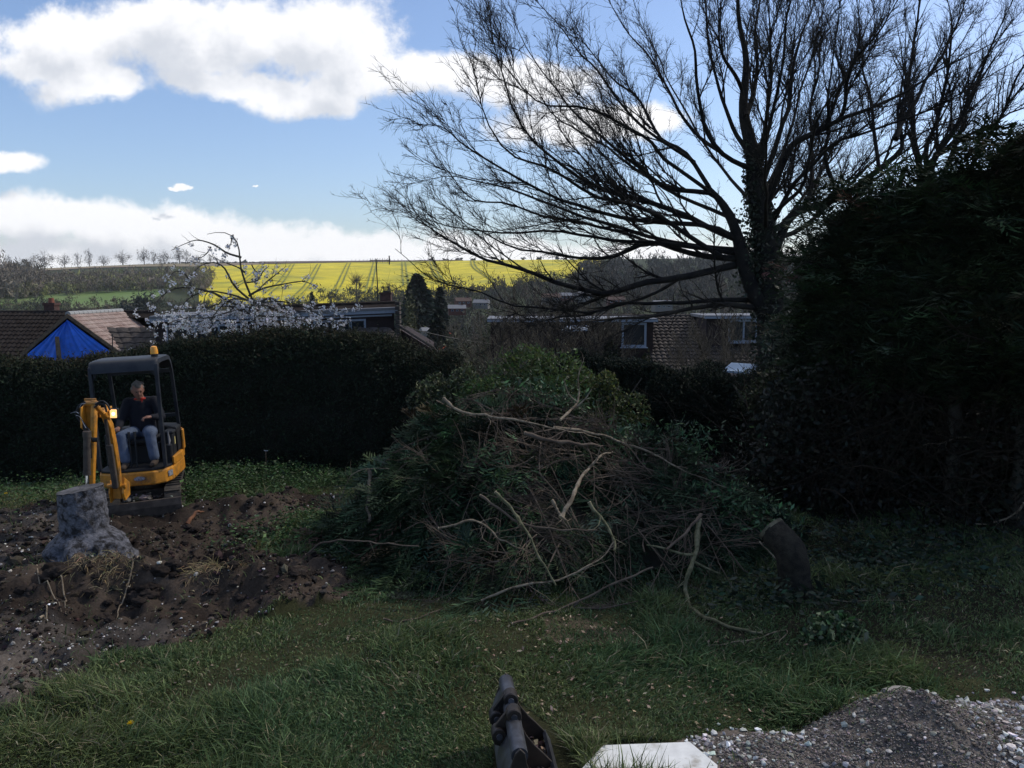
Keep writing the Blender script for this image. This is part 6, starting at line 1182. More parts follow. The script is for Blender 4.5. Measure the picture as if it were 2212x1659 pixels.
for dx, dy, lab in ((280, 1590, 'yellow dandelion flower on the near lawn at the bottom left'), (828, 1378 - 165, 'yellow dandelion beside the left foot of the brush pile'), (12, 1078, 'yellow dandelion in the grass at the far left edge'), (788, 1016, 'yellow dandelion in the weeds near the hedge right of the cane')):
    g = G(dx, dy); g[2] = float(zg(g[0], g[1])); root = thing('dandelion', lab, 'flower', tuple(g), group='yellow dandelions'); MB().tube([(0, 0, 0), (.01, 0, .06), (.012, 0, .10)], .003, 5).build('stalk', M['grassg'] if 'grassg' in M else M.setdefault('grassg', mat('stalk', (.06, .12, .03))), root)
    n = 60; d = rdir(n); d[:, 2] = np.abs(d[:, 2]) * .6; d = nrm(d); V, F, C = leaves(np.array([.012, 0, .10]) + d * .014, d * .014, perp(d) * .004, np.tile([.75, .55, .02], (n, 1))); amesh('flower_head', V, F, M['bright_leaf'], root, C=C)
# ------------------------------------------------------------------ mini excavator
M['yellow'] = mat('digger_yellow', (.50, .205, .018), .5, color2=(.10, .07, .04), scale=5.5, var=.35, spec=.5, mixlo=.52, mixhi=.70, bump=.001, detail=14)
M['steel_black'] = mat('black_steel', (.012, .014, .021), .5, color2=(.026, .029, .034), scale=5, var=.2, spec=.3)
M['rubber'] = mat('rubber', (.028, .026, .024), .85, color2=(.07, .058, .045), scale=6, var=.2)
M['dirtysteel'] = mat('dirty_steel', (.055, .045, .038), .7, color2=(.10, .08, .065), scale=5, var=.3, metal=.3)
M['chrome'] = mat('chrome', (.6, .6, .68), .12, metal=1)
M['plastic_black'] = mat('black_plastic', (.015, .016, .018), .55)
M['amber'] = mat('amber', (.75, .30, .01), .25, spec=.6)
M['lamp_on'] = mat('lamp_on', (.9, .6, .3), .3, emit=((1.0, .50, .16), 1.3))
M['lamp_core'] = mat('lamp_core', (.9, .8, .6), .3, emit=((1.0, .72, .38), 5.0))
M['badge'] = mat('badge', (.32, .34, .38), .5, color2=(.12, .12, .13), scale=30)
M['decal'] = mat('decal', (.10, .11, .13), .5, color2=(.30, .31, .33), scale=40)
gx = G(322, 1096); HX = thing('mini_excavator', 'yellow mini excavator with black canopy facing the camera and tilted slightly left', 'excavator', (gx[0], gx[1], -.02), (R(0), R(-3.0), R(9)))
bpy.context.view_layer.update(); HM = HX.matrix_world.copy(); HI = HM.inverted()
def hb(mb, name, m_, parent=None, smooth=False, bevel=0, world=False): return mb.build(name, m_, parent or HX, smooth, bevel, HI if world else None)
rotU = Matrix.Rotation(R(10), 3, 'Z')
def ubuild(mb, name, m_, parent=None, smooth=False, bevel=0):
    mb.v = [tuple(rotU @ Vector(q)) for q in mb.v]; return mb.build(name, m_, parent or HX, smooth, bevel)
# tracks
for sx in (-1, 1):
    x0 = sx * .40; n = 44; path = []; Lh, rr_ = .58, .19
    per = []
    for k in range(n):
        s = k / n * (4 * Lh + 2 * math.pi * rr_)
        if s < 2 * Lh: q = (-Lh + s, rr_ * 2 + .03)
        elif s < 2 * Lh + math.pi * rr_: a = (s - 2 * Lh) / rr_; q = (Lh + rr_ * math.sin(a), rr_ + .03 + rr_ * math.cos(a))
        elif s < 4 * Lh + math.pi * rr_: q = (Lh - (s - 2 * Lh - math.pi * rr_), .03)
        else: a = (s - 4 * Lh - math.pi * rr_) / rr_; q = (-Lh - rr_ * math.sin(a), rr_ + .03 - rr_ * math.cos(a))
        per.append(q)
    per = np.array(per); mb = MB(); ctr = np.array([0, rr_ + .03])
    for k in range(n):
        a, b = per[k], per[(k + 1) % n]; m_ = (a + b) / 2; t = nrm(b - a); nn = np.array([t[1], -t[0]]); nn = nn if np.dot(nn, m_ - ctr) > 0 else -nn
        rot = np.array([[1, 0, 0], [0, t[0], nn[0]], [0, t[1], nn[1]]]); mb.box((x0, m_[0], m_[1]), (.22, np.linalg.norm(b - a) * 1.02, .035), rot)
        if k % 2 == 0: mb.box((x0, m_[0] + nn[0] * .028, m_[1] + nn[1] * .028), (.20, .035, .03), rot)
    tr = ubuild(mb, 'track', M['rubber'], bevel=.004)
    mb = MB()
    for y in (-Lh, Lh): mb.cyl((x0 - .07, y, rr_ + .03), (x0 + .07, y, rr_ + .03), .155, n=20)
    for y in (-.3, -.05, .2, .4): mb.cyl((x0 - .06, y, .11), (x0 + .06, y, .11), .06, n=12)
    mb.box((x0, 0, .22), (.10, 1.0, .12)); w = ubuild(mb, 'wheels', M['dirtysteel'], tr, smooth=True)
mb = MB(); mb.box((0, 0, .27), (.58, .7, .20)).cyl((0, 0, .36), (0, 0, .47), .26, n=24); mb.box((-.16, -.55, .22), (.06, .5, .1)).box((.16, -.55, .22), (.06, .5, .1)); mb.cyl((0, -.36, .30), (0, -.62, .24), .055, n=12); ubuild(mb, 'undercarriage', M['dirtysteel'], bevel=.01)
mb = MB(); prof = [(-.02, .30), (.02, .30), (.035, .2), (.02, .08), (-.03, .0), (-.06, .0), (-.01, .1), (-.0, .2)]; mb.prism([(-a, b) for a, b in prof], (-.52, -.86, 0.02), (0, 1, 0), (0, 0, 1), (1.04, 0, 0)); mb.box((-.5, -.82, .16), (.03, .13, .26)).box((.5, -.82, .16), (.03, .13, .26)); ubuild(mb, 'dozer_blade', M['dirtysteel'], bevel=.006)
V, F, C = rocks(np.stack([rng.normal(0, .17, 260), rng.normal(-.55, .09, 260), rng.uniform(.2, .34, 260)], -1), .02 * np.exp(rng.normal(0, .5, 260)), jitcol((.14, .12, .10), 260, .4)); o = amesh('caked_soil', V, F, M['stone'], HX, C=C)
# upper structure skirt, rounded at the rear
def outline(w, yf, yr, rad, n=8):
    pts = [(-w, yf), (w, yf)]; 
    for k in range(n + 1): a = math.pi / 2 * k / n; pts.append((w - rad + rad * math.cos(a), yr - rad + rad * math.sin(a)))
    for k in range(n + 1): a = math.pi / 2 * k / n; pts.append((-w + rad - rad * math.sin(a), yr - rad + rad * math.cos(a)))
    return pts
# front-right skirt has a bevelled corner, as in the photo
sk = [(-.24, -.66), (.30, -.66), (.44, -.56), (.50, -.38)] + [p for p in outline(.50, 0, .72, .42)[2:]] + [(-.50, -.40), (-.46, -.56), (-.34, -.62)]
mb = MB(); mb.prism(sk, (0, 0, .50), (1, 0, 0), (0, 1, 0), (0, 0, .20)); hb(mb, 'base_skirt', M['yellow'], bevel=.022)
mb = MB(); mb.prism([(a * .96, b * .97) for a, b in sk], (0, 0, .704), (1, 0, 0), (0, 1, 0), (0, 0, .03)); hb(mb, 'floor', M['plastic_black'], bevel=.005)
mb = MB(); mb.prism([(.20, .70), (.505, .40), (.515, .10), (.515, -.10), (.49, -.30), (.45, -.38), (.47, -.10), (.47, .12), (.455, .36), (.16, .64)][:0] or [(.51, -.32), (.52, .1), (.50, .40), (.42, .60), (.20, .71), (-.20, .71), (-.42, .60), (-.50, .40), (-.50, .2), (.40, .2), (.46, .05), (.47, -.28)], (0, 0, .702), (1, 0, 0), (0, 1, 0), (0, 0, .12)); hb(mb, 'lower_cowl', M['yellow'], bevel=.015)
mb = MB(); mb.prism([(.515, .05), (.505, .38), (.42, .58), (.20, .69), (-.20, .69), (-.42, .58), (-.49, .38), (-.49, .34), (.30, .34), (.46, .10)], (0, 0, .825), (1, 0, 0), (0, 1, 0), (0, 0, .38)); mb.v = [(a * .96, b * .96, c) for a, b, c in mb.v]; cw = hb(mb, 'engine_cover', M['plastic_black'], bevel=.03)
mb = MB(); mb.box((.40, .02, .92), (.14, .26, .42)).box((.41, -.16, .85), (.10, .12, .28)).box((.405, .02, 1.15), (.16, .30, .05)); hb(mb, 'side_console', M['plastic_black'], bevel=.02)
mb = MB(); mb.box((-.38, .05, .95), (.16, .5, .5)); hb(mb, 'side_console', M['plastic_black'], bevel=.02)
mb = MB()
for c0 in ((-.12, .9, -.60), (-.10, .9, -.60)): pass
mb.box((.02, .10, .86), (.50, .40, .30)); hb(mb, 'seat_base', M['plastic_black'], bevel=.02)
mb = MB(); mb.box((.02, .02, 1.06), (.46, .44, .09)); st = hb(mb, 'seat', M['plastic_black'], bevel=.03)
mb = MB(); mb.box((.02, .27, 1.33), (.44, .09, .52), Matrix.Rotation(R(-8), 3, 'X')); hb(mb, 'backrest', M['plastic_black'], bevel=.035)
mb = MB(); mb.prism([(.53, .28), (.515, .42), (.43, .61), (.20, .72), (-.20, .72), (-.43, .61), (-.50, .38), (-.47, .38), (-.41, .58), (-.19, .69), (.19, .69), (.41, .58), (.49, .40), (.50, .28)], (0, 0, .822), (1, 0, 0), (0, 1, 0), (0, 0, .30)); hb(mb, 'rear_cowl', M['yellow'], bevel=.01)
# maker's plates on the skirt (grey oval and dark square label)
mb = MB(); mb.prism([(.115 * math.cos(a) * .5 * 1.3, .032 * math.sin(a)) for a in np.linspace(0, 2 * math.pi, 20, endpoint=False)], (.10, -.664, .605), (1, 0, 0), (0, 0, 1), (0, -.006, 0)); hb(mb, 'badge', M['badge'])
u_ = nrm(np.array([.06, .18, 0])); mb = MB(); mb.prism([(-.055, -.04), (.055, -.04), (.055, .04), (-.055, .04)], (.478, -.47, .62), u_, (0, 0, 1), (.006, -.002, 0)); hb(mb, 'model_plate', M['decal'])
mb = MB(); mb.prism([(-.02, -.06), (.02, -.05), (.025, .05), (-.01, .06)], (.473, -.02, 1.02), (0, 1, 0), (0, 0, 1), (.004, 0, 0)); hb(mb, 'warning_label', mat('label_yellow', (.6, .5, .2), .5))
# canopy
arch = [(-.56, .74), (-.55, 1.2), (-.53, 1.75), (-.515, 2.12), (-.485, 2.22), (-.42, 2.265), (-.1, 2.275), (.12, 2.27), (.22, 2.22), (.29, 2.10), (.34, 1.85), (.44, 1.15)]
for sx in (-.445, .445):
    q = catmull([(sx, a, b) for a, b in arch], 46); mb = MB(); t = nrm(np.gradient(q, axis=0)); V = []; Fs = []
    hw_, hd = .023, .022
    for i in range(len(q)):
        nn = np.array([0, -t[i][2], t[i][1]])
        for du, dv in ((-hw_, -hd), (hw_, -hd), (hw_, hd), (-hw_, hd)): V.append(q[i] + np.array([du, 0, 0]) + nn * dv * (1.5 if i < 16 else 1))
    for i in range(len(q) - 1):
        for j in range(4): Fs.append((i * 4 + j, i * 4 + (j + 1) % 4, (i + 1) * 4 + (j + 1) % 4, (i + 1) * 4 + j))
    Fs += [(0, 1, 2, 3), tuple((len(q) - 1) * 4 + j for j in range(4))]; mb.add(V, Fs); hb(mb, 'canopy_post', M['steel_black'], bevel=.012, smooth=True)
qq = catmull([(0, a, b) for a, b in arch[3:10]], 22); xs_ = np.array([-.47, -.462, -.44, -.40, .40, .44, .462, .47]); dz = np.array([-.05, -.02, -.004, 0, 0, -.004, -.02, -.05]); V = []; t = nrm(np.gradient(qq, axis=0))
for i in range(22):
    nn = np.array([0, -t[i][2], t[i][1]])
    for xx, d_ in zip(xs_, dz): V.append(qq[i] + np.array([xx, 0, 0]) + nn * (.036 + d_))
for i in range(22):
    nn = np.array([0, -t[i][2], t[i][1]])
    for xx, d_ in zip(xs_, dz): V.append(qq[i] + np.array([xx, 0, 0]) + nn * (.036 + d_ - .03))
Fs = []
for L_ in (0, 1):
    o_ = L_ * 22 * 8
    for i in range(21):
        for j in range(7): Fs.append((o_ + i * 8 + j, o_ + i * 8 + j + 1, o_ + (i + 1) * 8 + j + 1, o_ + (i + 1) * 8 + j))
for j in range(7): Fs += [(j, j + 1, 176 + j + 1, 176 + j), (168 + j, 168 + j + 1, 344 + j + 1, 344 + j)]
for i in range(21): Fs += [(i * 8, (i + 1) * 8, 176 + (i + 1) * 8, 176 + i * 8), (i * 8 + 7, (i + 1) * 8 + 7, 176 + (i + 1) * 8 + 7, 176 + i * 8 + 7)]
mb = MB(); mb.add(V, Fs); hb(mb, 'canopy_roof', M['steel_black'], smooth=True)
mb = MB(); mb.box((0, -.515, 2.155), (.84, .035, .06)); mb.prism([(-.42, 2.13), (-.34, 2.13), (-.42, 2.03)], (0, -.515, 0), (1, 0, 0), (0, 0, 1), (0, .03, 0)); mb.prism([(.42, 2.13), (.34, 2.13), (.42, 2.03)], (0, -.515, 0), (1, 0, 0), (0, 0, 1), (0, .03, 0)); hb(mb, 'front_header', M['steel_black'], bevel=.006)
mb = MB(); mb.box((0, .42, 1.35), (.84, .03, .05)).box((0, .30, 2.05), (.84, .03, .06)); hb(mb, 'rear_crossbar', M['steel_black'])
# beacon
mb = MB(); mb.cyl((.37, -.25, 2.31), (.37, -.25, 2.345), .048, n=18); bc = hb(mb, 'beacon_base', M['plastic_black'], smooth=True)
mb = MB(); mb.tube([(.37, -.25, 2.345), (.37, -.25, 2.40), (.37, -.25, 2.445), (.37, -.25, 2.46)], [.055, .052, .044, .02], 18); hb(mb, 'beacon_lens', M['amber'], bc, smooth=True)
# travel levers, joysticks
mb = MB(); 
for x in (-.06, .02): mb.tube([(x, -.42, .72), (x, -.40, 1.0), (x - .01, -.36, 1.16)], .011, 8); mb.tube([(x - .01, -.36, 1.16), (x - .01, -.35, 1.24)], .020, 8)
hb(mb, 'travel_levers', M['plastic_black'], smooth=True)
for sx in (-.29, .36): mb = MB(); mb.tube([(sx, -.18, 1.0), (sx, -.20, 1.2), (sx, -.21, 1.27)], [.014, .014, .02], 8); hb(mb, 'joystick', M['plastic_black'], smooth=True)
mb = MB(); mb.tube([(.33, -.17, 1.13), (.37, -.19, 1.13)], .018, 8); hb(mb, 'lever_knob', M['white_trim'], smooth=True)
mb = MB(); mb.prism([(0, 0), (.0, .22), (.10, .05)], (.455, -.33, 1.0), (0, 1, 0), (0, 0, 1), (.015, 0, 0)); hb(mb, 'side_guard', mat('grey_plate', (.16, .16, .17), .5))
# boom group, given in photo coordinates with depth
def wp(dx, dy, Y): return P(dx, dy, Y)
def side_plate(pts, Y0, Y1, thick, name, m_, w=(1, 0, 0), parent=None):
    pass
def arm(name, path, widths, thick, m_, parent=None, bev=.012):
    """box-section beam along world path: thick = width across (x), widths = depth of section"""
    q = np.array(path); t = nrm(np.gradient(q, axis=0)); xax = np.array([1., .16, -.05]); V = []; Fs = []
    for i in range(len(q)):
        xx = nrm(xax - t[i] * np.dot(xax, t[i])); nn = np.cross(xx, t[i])
        for a, b in ((-1, -1), (1, -1), (1, 1), (-1, 1)): V.append(q[i] + xx * a * thick / 2 + nn * b * widths[i] / 2)
    for i in range(len(q) - 1):
        for j in range(4): Fs.append((i * 4 + j, i * 4 + (j + 1) % 4, (i + 1) * 4 + (j + 1) % 4, (i + 1) * 4 + j))
    Fs += [(3, 2, 1, 0), tuple((len(q) - 1) * 4 + j for j in range(4))]; mb = MB(); mb.add(V, Fs); return hb(mb, name, m_, parent, bevel=bev, world=True)
# king post / swing bracket
kb = wp(250, 1062, 11.25)
mb = MB(); mb.prism([(-.13, -.10), (.06, -.16), (.10, -.02), (.055, .16), (-.10, .10)], kb + np.array([-.085, .06, 0]), (0, -1, 0), (0, 0, 1), (.022, 0, 0)); mb.prism([(-.10, -.08), (.05, -.13), (.10, -.02), (.055, .20), (-.10, .10)], kb + np.array([.095, .06, 0]), (0, -1, 0), (0, 0, 1), (.035, 0, 0)); mb.cyl(kb + [-.11, 0, .08], kb + [.15, 0, .08], .035, n=12); mb.box(kb + [0.0, .14, -.02], (.12, .22, .18)); kp = hb(mb, 'swing_bracket', M['yellow'], bevel=.008, world=True)
elbow = wp(222, 888, 10.85)
boom = arm('boom', [wp(257, 1050, 11.2), wp(253, 1010, 11.15), wp(246, 965, 11.05), wp(237, 920, 10.95), elbow], [.08, .12, .14, .13, .09], .065, M['yellow'])
arm('boom_cylinder', [wp(250, 1055, 11.0), wp(236, 960, 10.9)], [.075, .075], .075, M['dirtysteel'], boom, .02)
mb = MB(); mb.tube([wp(236, 962, 10.9), wp(228, 905, 10.85)], .022, 12); hb(mb, 'cylinder_rod', M['dirtysteel'], boom, True, world=True)
mb = MB()
for off in (-.075, .075):
    e = elbow + np.array([off, 0, 0]); mb.prism([(-.10, -.10), (.09, -.07), (.12, .02), (.05, .12), (-.03, .04), (-.08, .06)], e - [.008, 0, 0], (0, -1, 0), (0, 0, 1), (.02, 0, 0))
mb.cyl(elbow + [-.10, 0, -.0], elbow + [.10, 0, .0], .045, n=14); hb(mb, 'boom_head', M['yellow'], boom, bevel=.004, world=True)
# work lamp
lp = wp(244, 894, 10.7); mb = MB(); mb.box(lp + [0, .05, 0], (.105, .06, .13)); wl = hb(mb, 'work_lamp', M['plastic_black'], bevel=.012, world=True)
mb = MB(); mb.box(lp + [0, .012, 0], (.085, .02, .11)); hb(mb, 'lens', M['lamp_on'], wl, bevel=.008, world=True)
mb = MB(); mb.tube([lp + [.005, .004, .0], lp + [.005, -.004, .0]], .020, 14); hb(mb, 'bulb', M['lamp_core'], wl, world=True)
mb = MB(); mb.tube([lp + [-.10, .08, -.02], lp + [-.02, .08, 0]], .012, 6); hb(mb, 'lamp_bracket', M['yellow'], wl, world=True)
# dipper arm: head plates, two long side faces
dt = wp(200, 866, 10.35)
arm_o = arm('dipper_arm', [wp(203, 864, 10.35), wp(203, 900, 10.33), wp(202, 960, 10.31), wp(200, 1010, 10.3), wp(198, 1075, 10.3), wp(196, 1110, 10.3)], [.07, .12, .11, .10, .08, .07], .055, M['yellow'])
mb = MB(); mb.prism([(0, 0), (.16, -.05), (.18, -.30), (.05, -.38), (-.04, -.2)], wp(186, 868, 10.4), (0, -1, 0), (0, 0, 1), (.02, 0, 0)); mb.prism([(-.05, .03), (.10, .03), (.06, -.35), (-.05, -.38)], wp(190, 866, 10.35), (1, 0, 0), (0, 0, 1), (0, .02, 0))
mb.cyl(wp(184, 872, 10.33), wp(212, 872, 10.33), .035, n=12); hb(mb, 'arm_head', M['yellow'], arm_o, bevel=.005, world=True)
mb = MB(); mb.tube([wp(206, 876, 10.3), wp(222, 892, 10.55), wp(232, 884, 10.7)], .024, 8); hb(mb, 'link_rod', M['yellow'], arm_o, world=True)
mb = MB(); mb.tube([wp(188, 940, 10.15), wp(188, 1022, 10.15)], .042, 16); mb.tube([wp(188, 932, 10.15), wp(188, 944, 10.15)], .050, 14); mb.tube([wp(188, 1018, 10.15), wp(188, 1026, 10.15)], .048, 14); cy = hb(mb, 'bucket_cylinder', M['dirtysteel'], arm_o, True, world=True)
mb = MB(); mb.tube([wp(188, 1024, 10.15), wp(189, 1070, 10.12)], .026, 16); hb(mb, 'cylinder_rod', M['chrome'], cy, True, world=True)
mb = MB(); mb.cyl(wp(200, 950, 10.2), wp(212, 950, 10.2), .03, n=10); hb(mb, 'pivot_pin', M['plastic_black'], arm_o, world=True)
mb = MB()
for k, (c0, c1, c2, c3) in enumerate((((196, 935), (172, 900), (168, 880), (184, 868)), ((200, 950), (176, 915), (163, 892), (180, 872)), ((197, 990), (193, 950), (178, 918), (172, 890)), ((204, 880), (215, 872), (226, 876), (230, 890)), ((206, 874), (220, 866), (232, 874), (238, 886)))):
    mb.tube(catmull([wp(*c, 10.25) for c in (c0, c1, c2, c3)], 14), .012, 7)
hb(mb, 'hydraulic_hoses', M['plastic_black'], arm_o, True, world=True)
mb = MB()
for a, b, c in (((152, 893), (163, 890), (170, 893)), ((164, 897), (172, 900), (177, 907)), ((172, 880), (176, 873), (184, 872)), ((176, 905), (180, 915), (186, 925))): mb.tube(catmull([wp(*q, 10.2) for q in (a, b, c)], 8), .0035, 5)
hb(mb, 'pale_whiskers', M['badge'], arm_o, world=True)  # thin pale whiskers beside the hose loops
# small bucket tucked behind the stump
bq = wp(196, 1120, 10.35); mb = MB(); mb.prism([(-.16, .12), (.10, .14), (.16, .0), (.10, -.16), (-.08, -.20), (-.20, -.08)], bq + [-.14, 0, 0], (0, 1, 0), (0, 0, 1), (.28, 0, 0)); hb(mb, 'bucket', M['dirtysteel'], bevel=.01, world=True)

# ------------------------------------------------------------------ operator
def capsule_body(name, parts, m_, parent=None, voxel=.012, smooth=4):
    """parts: chains of (point, radius); merged by voxel remesh into one continuous surface"""
    mb = MB()
    for ch in parts:
        pts = np.array([c[0] for c in ch], float); rad = np.array([c[1] for c in ch], float)
        for i in range(len(pts) - 1):
            K = 7; f = np.linspace(0, 1, K)[:, None]; mb.tube(pts[i] + (pts[i + 1] - pts[i]) * f, rad[i] + (rad[i + 1] - rad[i]) * f[:, 0], 14)
        for p_, r_ in zip(pts, rad):
            V0, F0 = icosph; mb.add(V0 * r_ + p_, F0)
    me = bpy.data.meshes.new(name); me.from_pydata(mb.v, [], mb.f); me.materials.append(m_); o = bpy.data.objects.new(name, me); link(o, parent)
    r = o.modifiers.new('remesh', 'REMESH'); r.mode = 'VOXEL'; r.voxel_size = voxel; r.use_smooth_shade = True
    s = o.modifiers.new('smooth', 'SMOOTH'); s.iterations = smooth; s.factor = .5; return o
import bmesh as _bm
_b = _bm.new(); _bm.ops.create_icosphere(_b, subdivisions=2, radius=1); icosph = (np.array([v.co[:] for v in _b.verts]), [tuple(v.index for v in f.verts) for f in _b.faces]); _b.free()
M['skin'] = mat('skin', (.24, .12, .085), .55, var=.1, scale=10)
M['hair'] = mat('hair', (.20, .18, .165), .8, color2=(.10, .09, .08), scale=20, bump=.01)
M['navy'] = mat('navy_wool', (.006, .007, .013), .85, bump=.003, scale=10)
M['red'] = mat('red_collar', (.42, .035, .02), .8)
M['denim'] = mat('denim', (.055, .078, .125), .85, color2=(.09, .115, .17), scale=5, var=.25, bump=.006)
M['boot'] = mat('boot', (.05, .035, .025), .8)
PM = HM @ Matrix.Translation((.02, 0, 0)); loc_p = HM @ Vector((.02, .02, 1.10))
man = thing('person', 'man in navy jumper, red collar and blue jeans sitting at the excavator controls looking down', 'person', tuple(loc_p), tuple(HX.rotation_euler)); 
def L3(x, y, z): return np.array([x, y - .02, z - 1.10])       # machine coordinates to the man's own
hip = L3(0, .10, 1.19); chest = L3(-.01, .13, 1.52); neck = L3(0, .07, 1.70)
head = L3(.0, -.01, 1.80)
sL, sR = L3(.185, .10, 1.62), L3(-.185, .10, 1.62); eL, eR = L3(.29, .02, 1.38), L3(-.28, .0, 1.36); wL, wR = L3(.19, -.21, 1.42), L3(-.26, -.22, 1.29)
kL, kR = L3(.20, -.36, 1.20), L3(-.20, -.36, 1.18); aL, aR = L3(.24, -.40, .83), L3(-.15, -.42, .82)
hL, hR = L3(.10, .03, 1.17), L3(-.10, .03, 1.17)
def hand(w, d, side):
    """palm and five bent fingers reaching along d from wrist w"""
    d = nrm(np.array(d, float)); s = nrm(np.cross(d, [0, 0, 1.])) * side; u = np.cross(s, d) * side; pc = w + d * .05; out = [[(w, .024), (w + d * .03, .027), (pc, .028)]]
    for k, (o_, L_) in enumerate(((-.028, .062), (-.010, .072), (.009, .068), (.026, .052))):
        a = w + d * .075 + s * o_; b = a + d * L_ * .45 - np.array([0, 0, .008]); c = b + d * L_ * .2 - np.array([0, 0, L_ * .38]); e = c - d * L_ * .18 - np.array([0, 0, L_ * .25]); out.append([(pc + s * o_ * .8, .011), (a, .0105), (b, .0095), (c, .009), (e, .008)])
    t = w + d * .03 - s * .03; out.append([(w + d * .02 - s * .012, .013), (t, .012), (t + d * .025 - s * .014, .0105), (t + d * .045 - s * .004 - np.array([0, 0, .012]), .009)])
    return out
fd = nrm(np.array([.42, -.85, -.33]))       # the face looks down towards his left
fs = nrm(np.cross(fd, [0, 0, 1.])); fu = np.cross(fs, fd)
hd_ = [[(neck - [0, 0, .06], .062), (neck, .056), (head - [0, 0, .06], .058)],
       [(head + fu * .055 - fd * .025, .078), (head + fu * .02 + fd * .0, .080), (head - fu * .03 + fd * .02, .070), (head - fu * .075 + fd * .045, .042)],
       [(head + fu * .012 + fd * .075, .012), (head - fu * .012 + fd * .093, .012), (head - fu * .022 + fd * .098, .014)],      # nose
       [(head + fu * .028 + fd * .066 - fs * .03, .014), (head + fu * .03 + fd * .072, .012), (head + fu * .028 + fd * .066 + fs * .03, .014)],  # brow
       [(head - fu * .048 + fd * .074 - fs * .02, .009), (head - fu * .048 + fd * .082, .011), (head - fu * .048 + fd * .074 + fs * .02, .009)],  # lips
       [(head - fu * .078 + fd * .062, .022), (head - fu * .08 + fd * .06, .022)]]
for sg in (-1, 1): hd_.append([(head + fs * sg * .078 + fu * .018 - fd * .005, .014), (head + fs * sg * .083 - fu * .012 - fd * .002, .012), (head + fs * sg * .078 - fu * .03 + fd * .003, .009)])
body_parts = hd_ + [[(sL, .05), (eL, .038), (wL, .025)], [(sR, .05), (eR, .038), (wR, .025)], [(neck - [0, 0, .04], .07), (chest, .12), (hip, .11)], [(hip, .10), (hL, .08), (kL, .05), (aL, .038)], [(hip, .10), (hR, .08), (kR, .05), (aR, .038)]] + [[(sL, .06), (chest, .09), (sR, .06)]]
body_parts += hand(wL, (-.75, -.55, .05), 1) + hand(wR, (.1, -1, .1), -1)
body = capsule_body('body', body_parts, M['skin'], man, .0075, 3)
for sg in (-1, 1):
    e = head + fd * .076 + fu * .012 + fs * sg * .030; V0, F0 = icosph; MB().add(V0 * .0115 + e, F0).build('eye', mat('eye', (.06, .04, .03), .2), man, True)
hairp = [[(head + fu * .075 - fd * .03, .072), (head + fu * .05 - fd * .052, .072), (head - fu * .0 - fd * .06, .060)], [(head + fu * .085 + fd * .02, .050), (head + fu * .095 - fd * .02, .055)]]
for k in range(16): a = rng.uniform(-1.2, 1.2); b = rng.uniform(-.2, 1); q = head + fu * (.06 + .055 * b) + fs * math.sin(a) * .07 - fd * (.01 + .05 * math.cos(a)); hairp.append([(q, .022), (q + rng.normal(0, .012, 3), .015)])
for sg in (-1, 1): hairp.append([(head + fs * sg * .07 + fu * .045 - fd * .01, .026), (head + fs * sg * .076 - fd * .02, .018)])
capsule_body('hair', hairp, M['hair'], man, .008, 2)
tor = [[(neck - [0, 0, .10], .085), (chest + [0, 0, .03], .150), (chest - [0, 0, .12], .155), (hip + [0, -.01, .03], .150)], [(sL + [0, 0, -.01], .078), (chest + [0, 0, .06], .13), (sR + [0, 0, -.01], .078)], [(sL, .080), (eL, .062), (wL + (eL - wL) * .12, .042)], [(sR, .080), (eR, .062), (wR + (eR - wR) * .12, .042)], [(chest + [.07, -.02, -.05], .11), (hip + [.08, -.02, .04], .11)], [(chest + [-.07, -.02, -.05], .11), (hip + [-.08, -.02, .04], .11)]]
capsule_body('jumper', tor, M['navy'], man, .012, 5)
mb = MB(); cc_ = neck - np.array([0, -.005, .035]); mb.tube([cc_ + np.array([.074 * math.sin(a), -.070 * math.cos(a), .012 * math.cos(a * 1)]) for a in np.linspace(.35, 2 * math.pi - .35, 22)], .016, 8); mb.prism([(0, .02), (.06, .0), (.035, -.055)], cc_ + [.01, -.085, .01], (1, 0, 0), (0, .2, 1), (0, .012, 0)); hb(mb, 'collar', M['red'], man, True)
jn = [[(hip + [0, 0, -.01], .135), (hL, .110), ((hL + kL) / 2, .098), (kL, .080), ((kL + aL) / 2, .075), (aL + [0, 0, .03], .072)], [(hip + [0, 0, -.01], .135), (hR, .110), ((hR + kR) / 2, .098), (kR, .080), ((kR + aR) / 2, .075), (aR + [0, 0, .03], .072)]]
capsule_body('jeans', jn, M['denim'], man, .012, 4)
for a_ in (aL, aR): capsule_body('boot', [[(a_ + [0, .01, .02], .05), (a_ + [0, .01, -.04], .052), (a_ + [0, -.10, -.055], .042), (a_ + [0, -.17, -.058], .036)]], M['boot'], man, .01, 2)

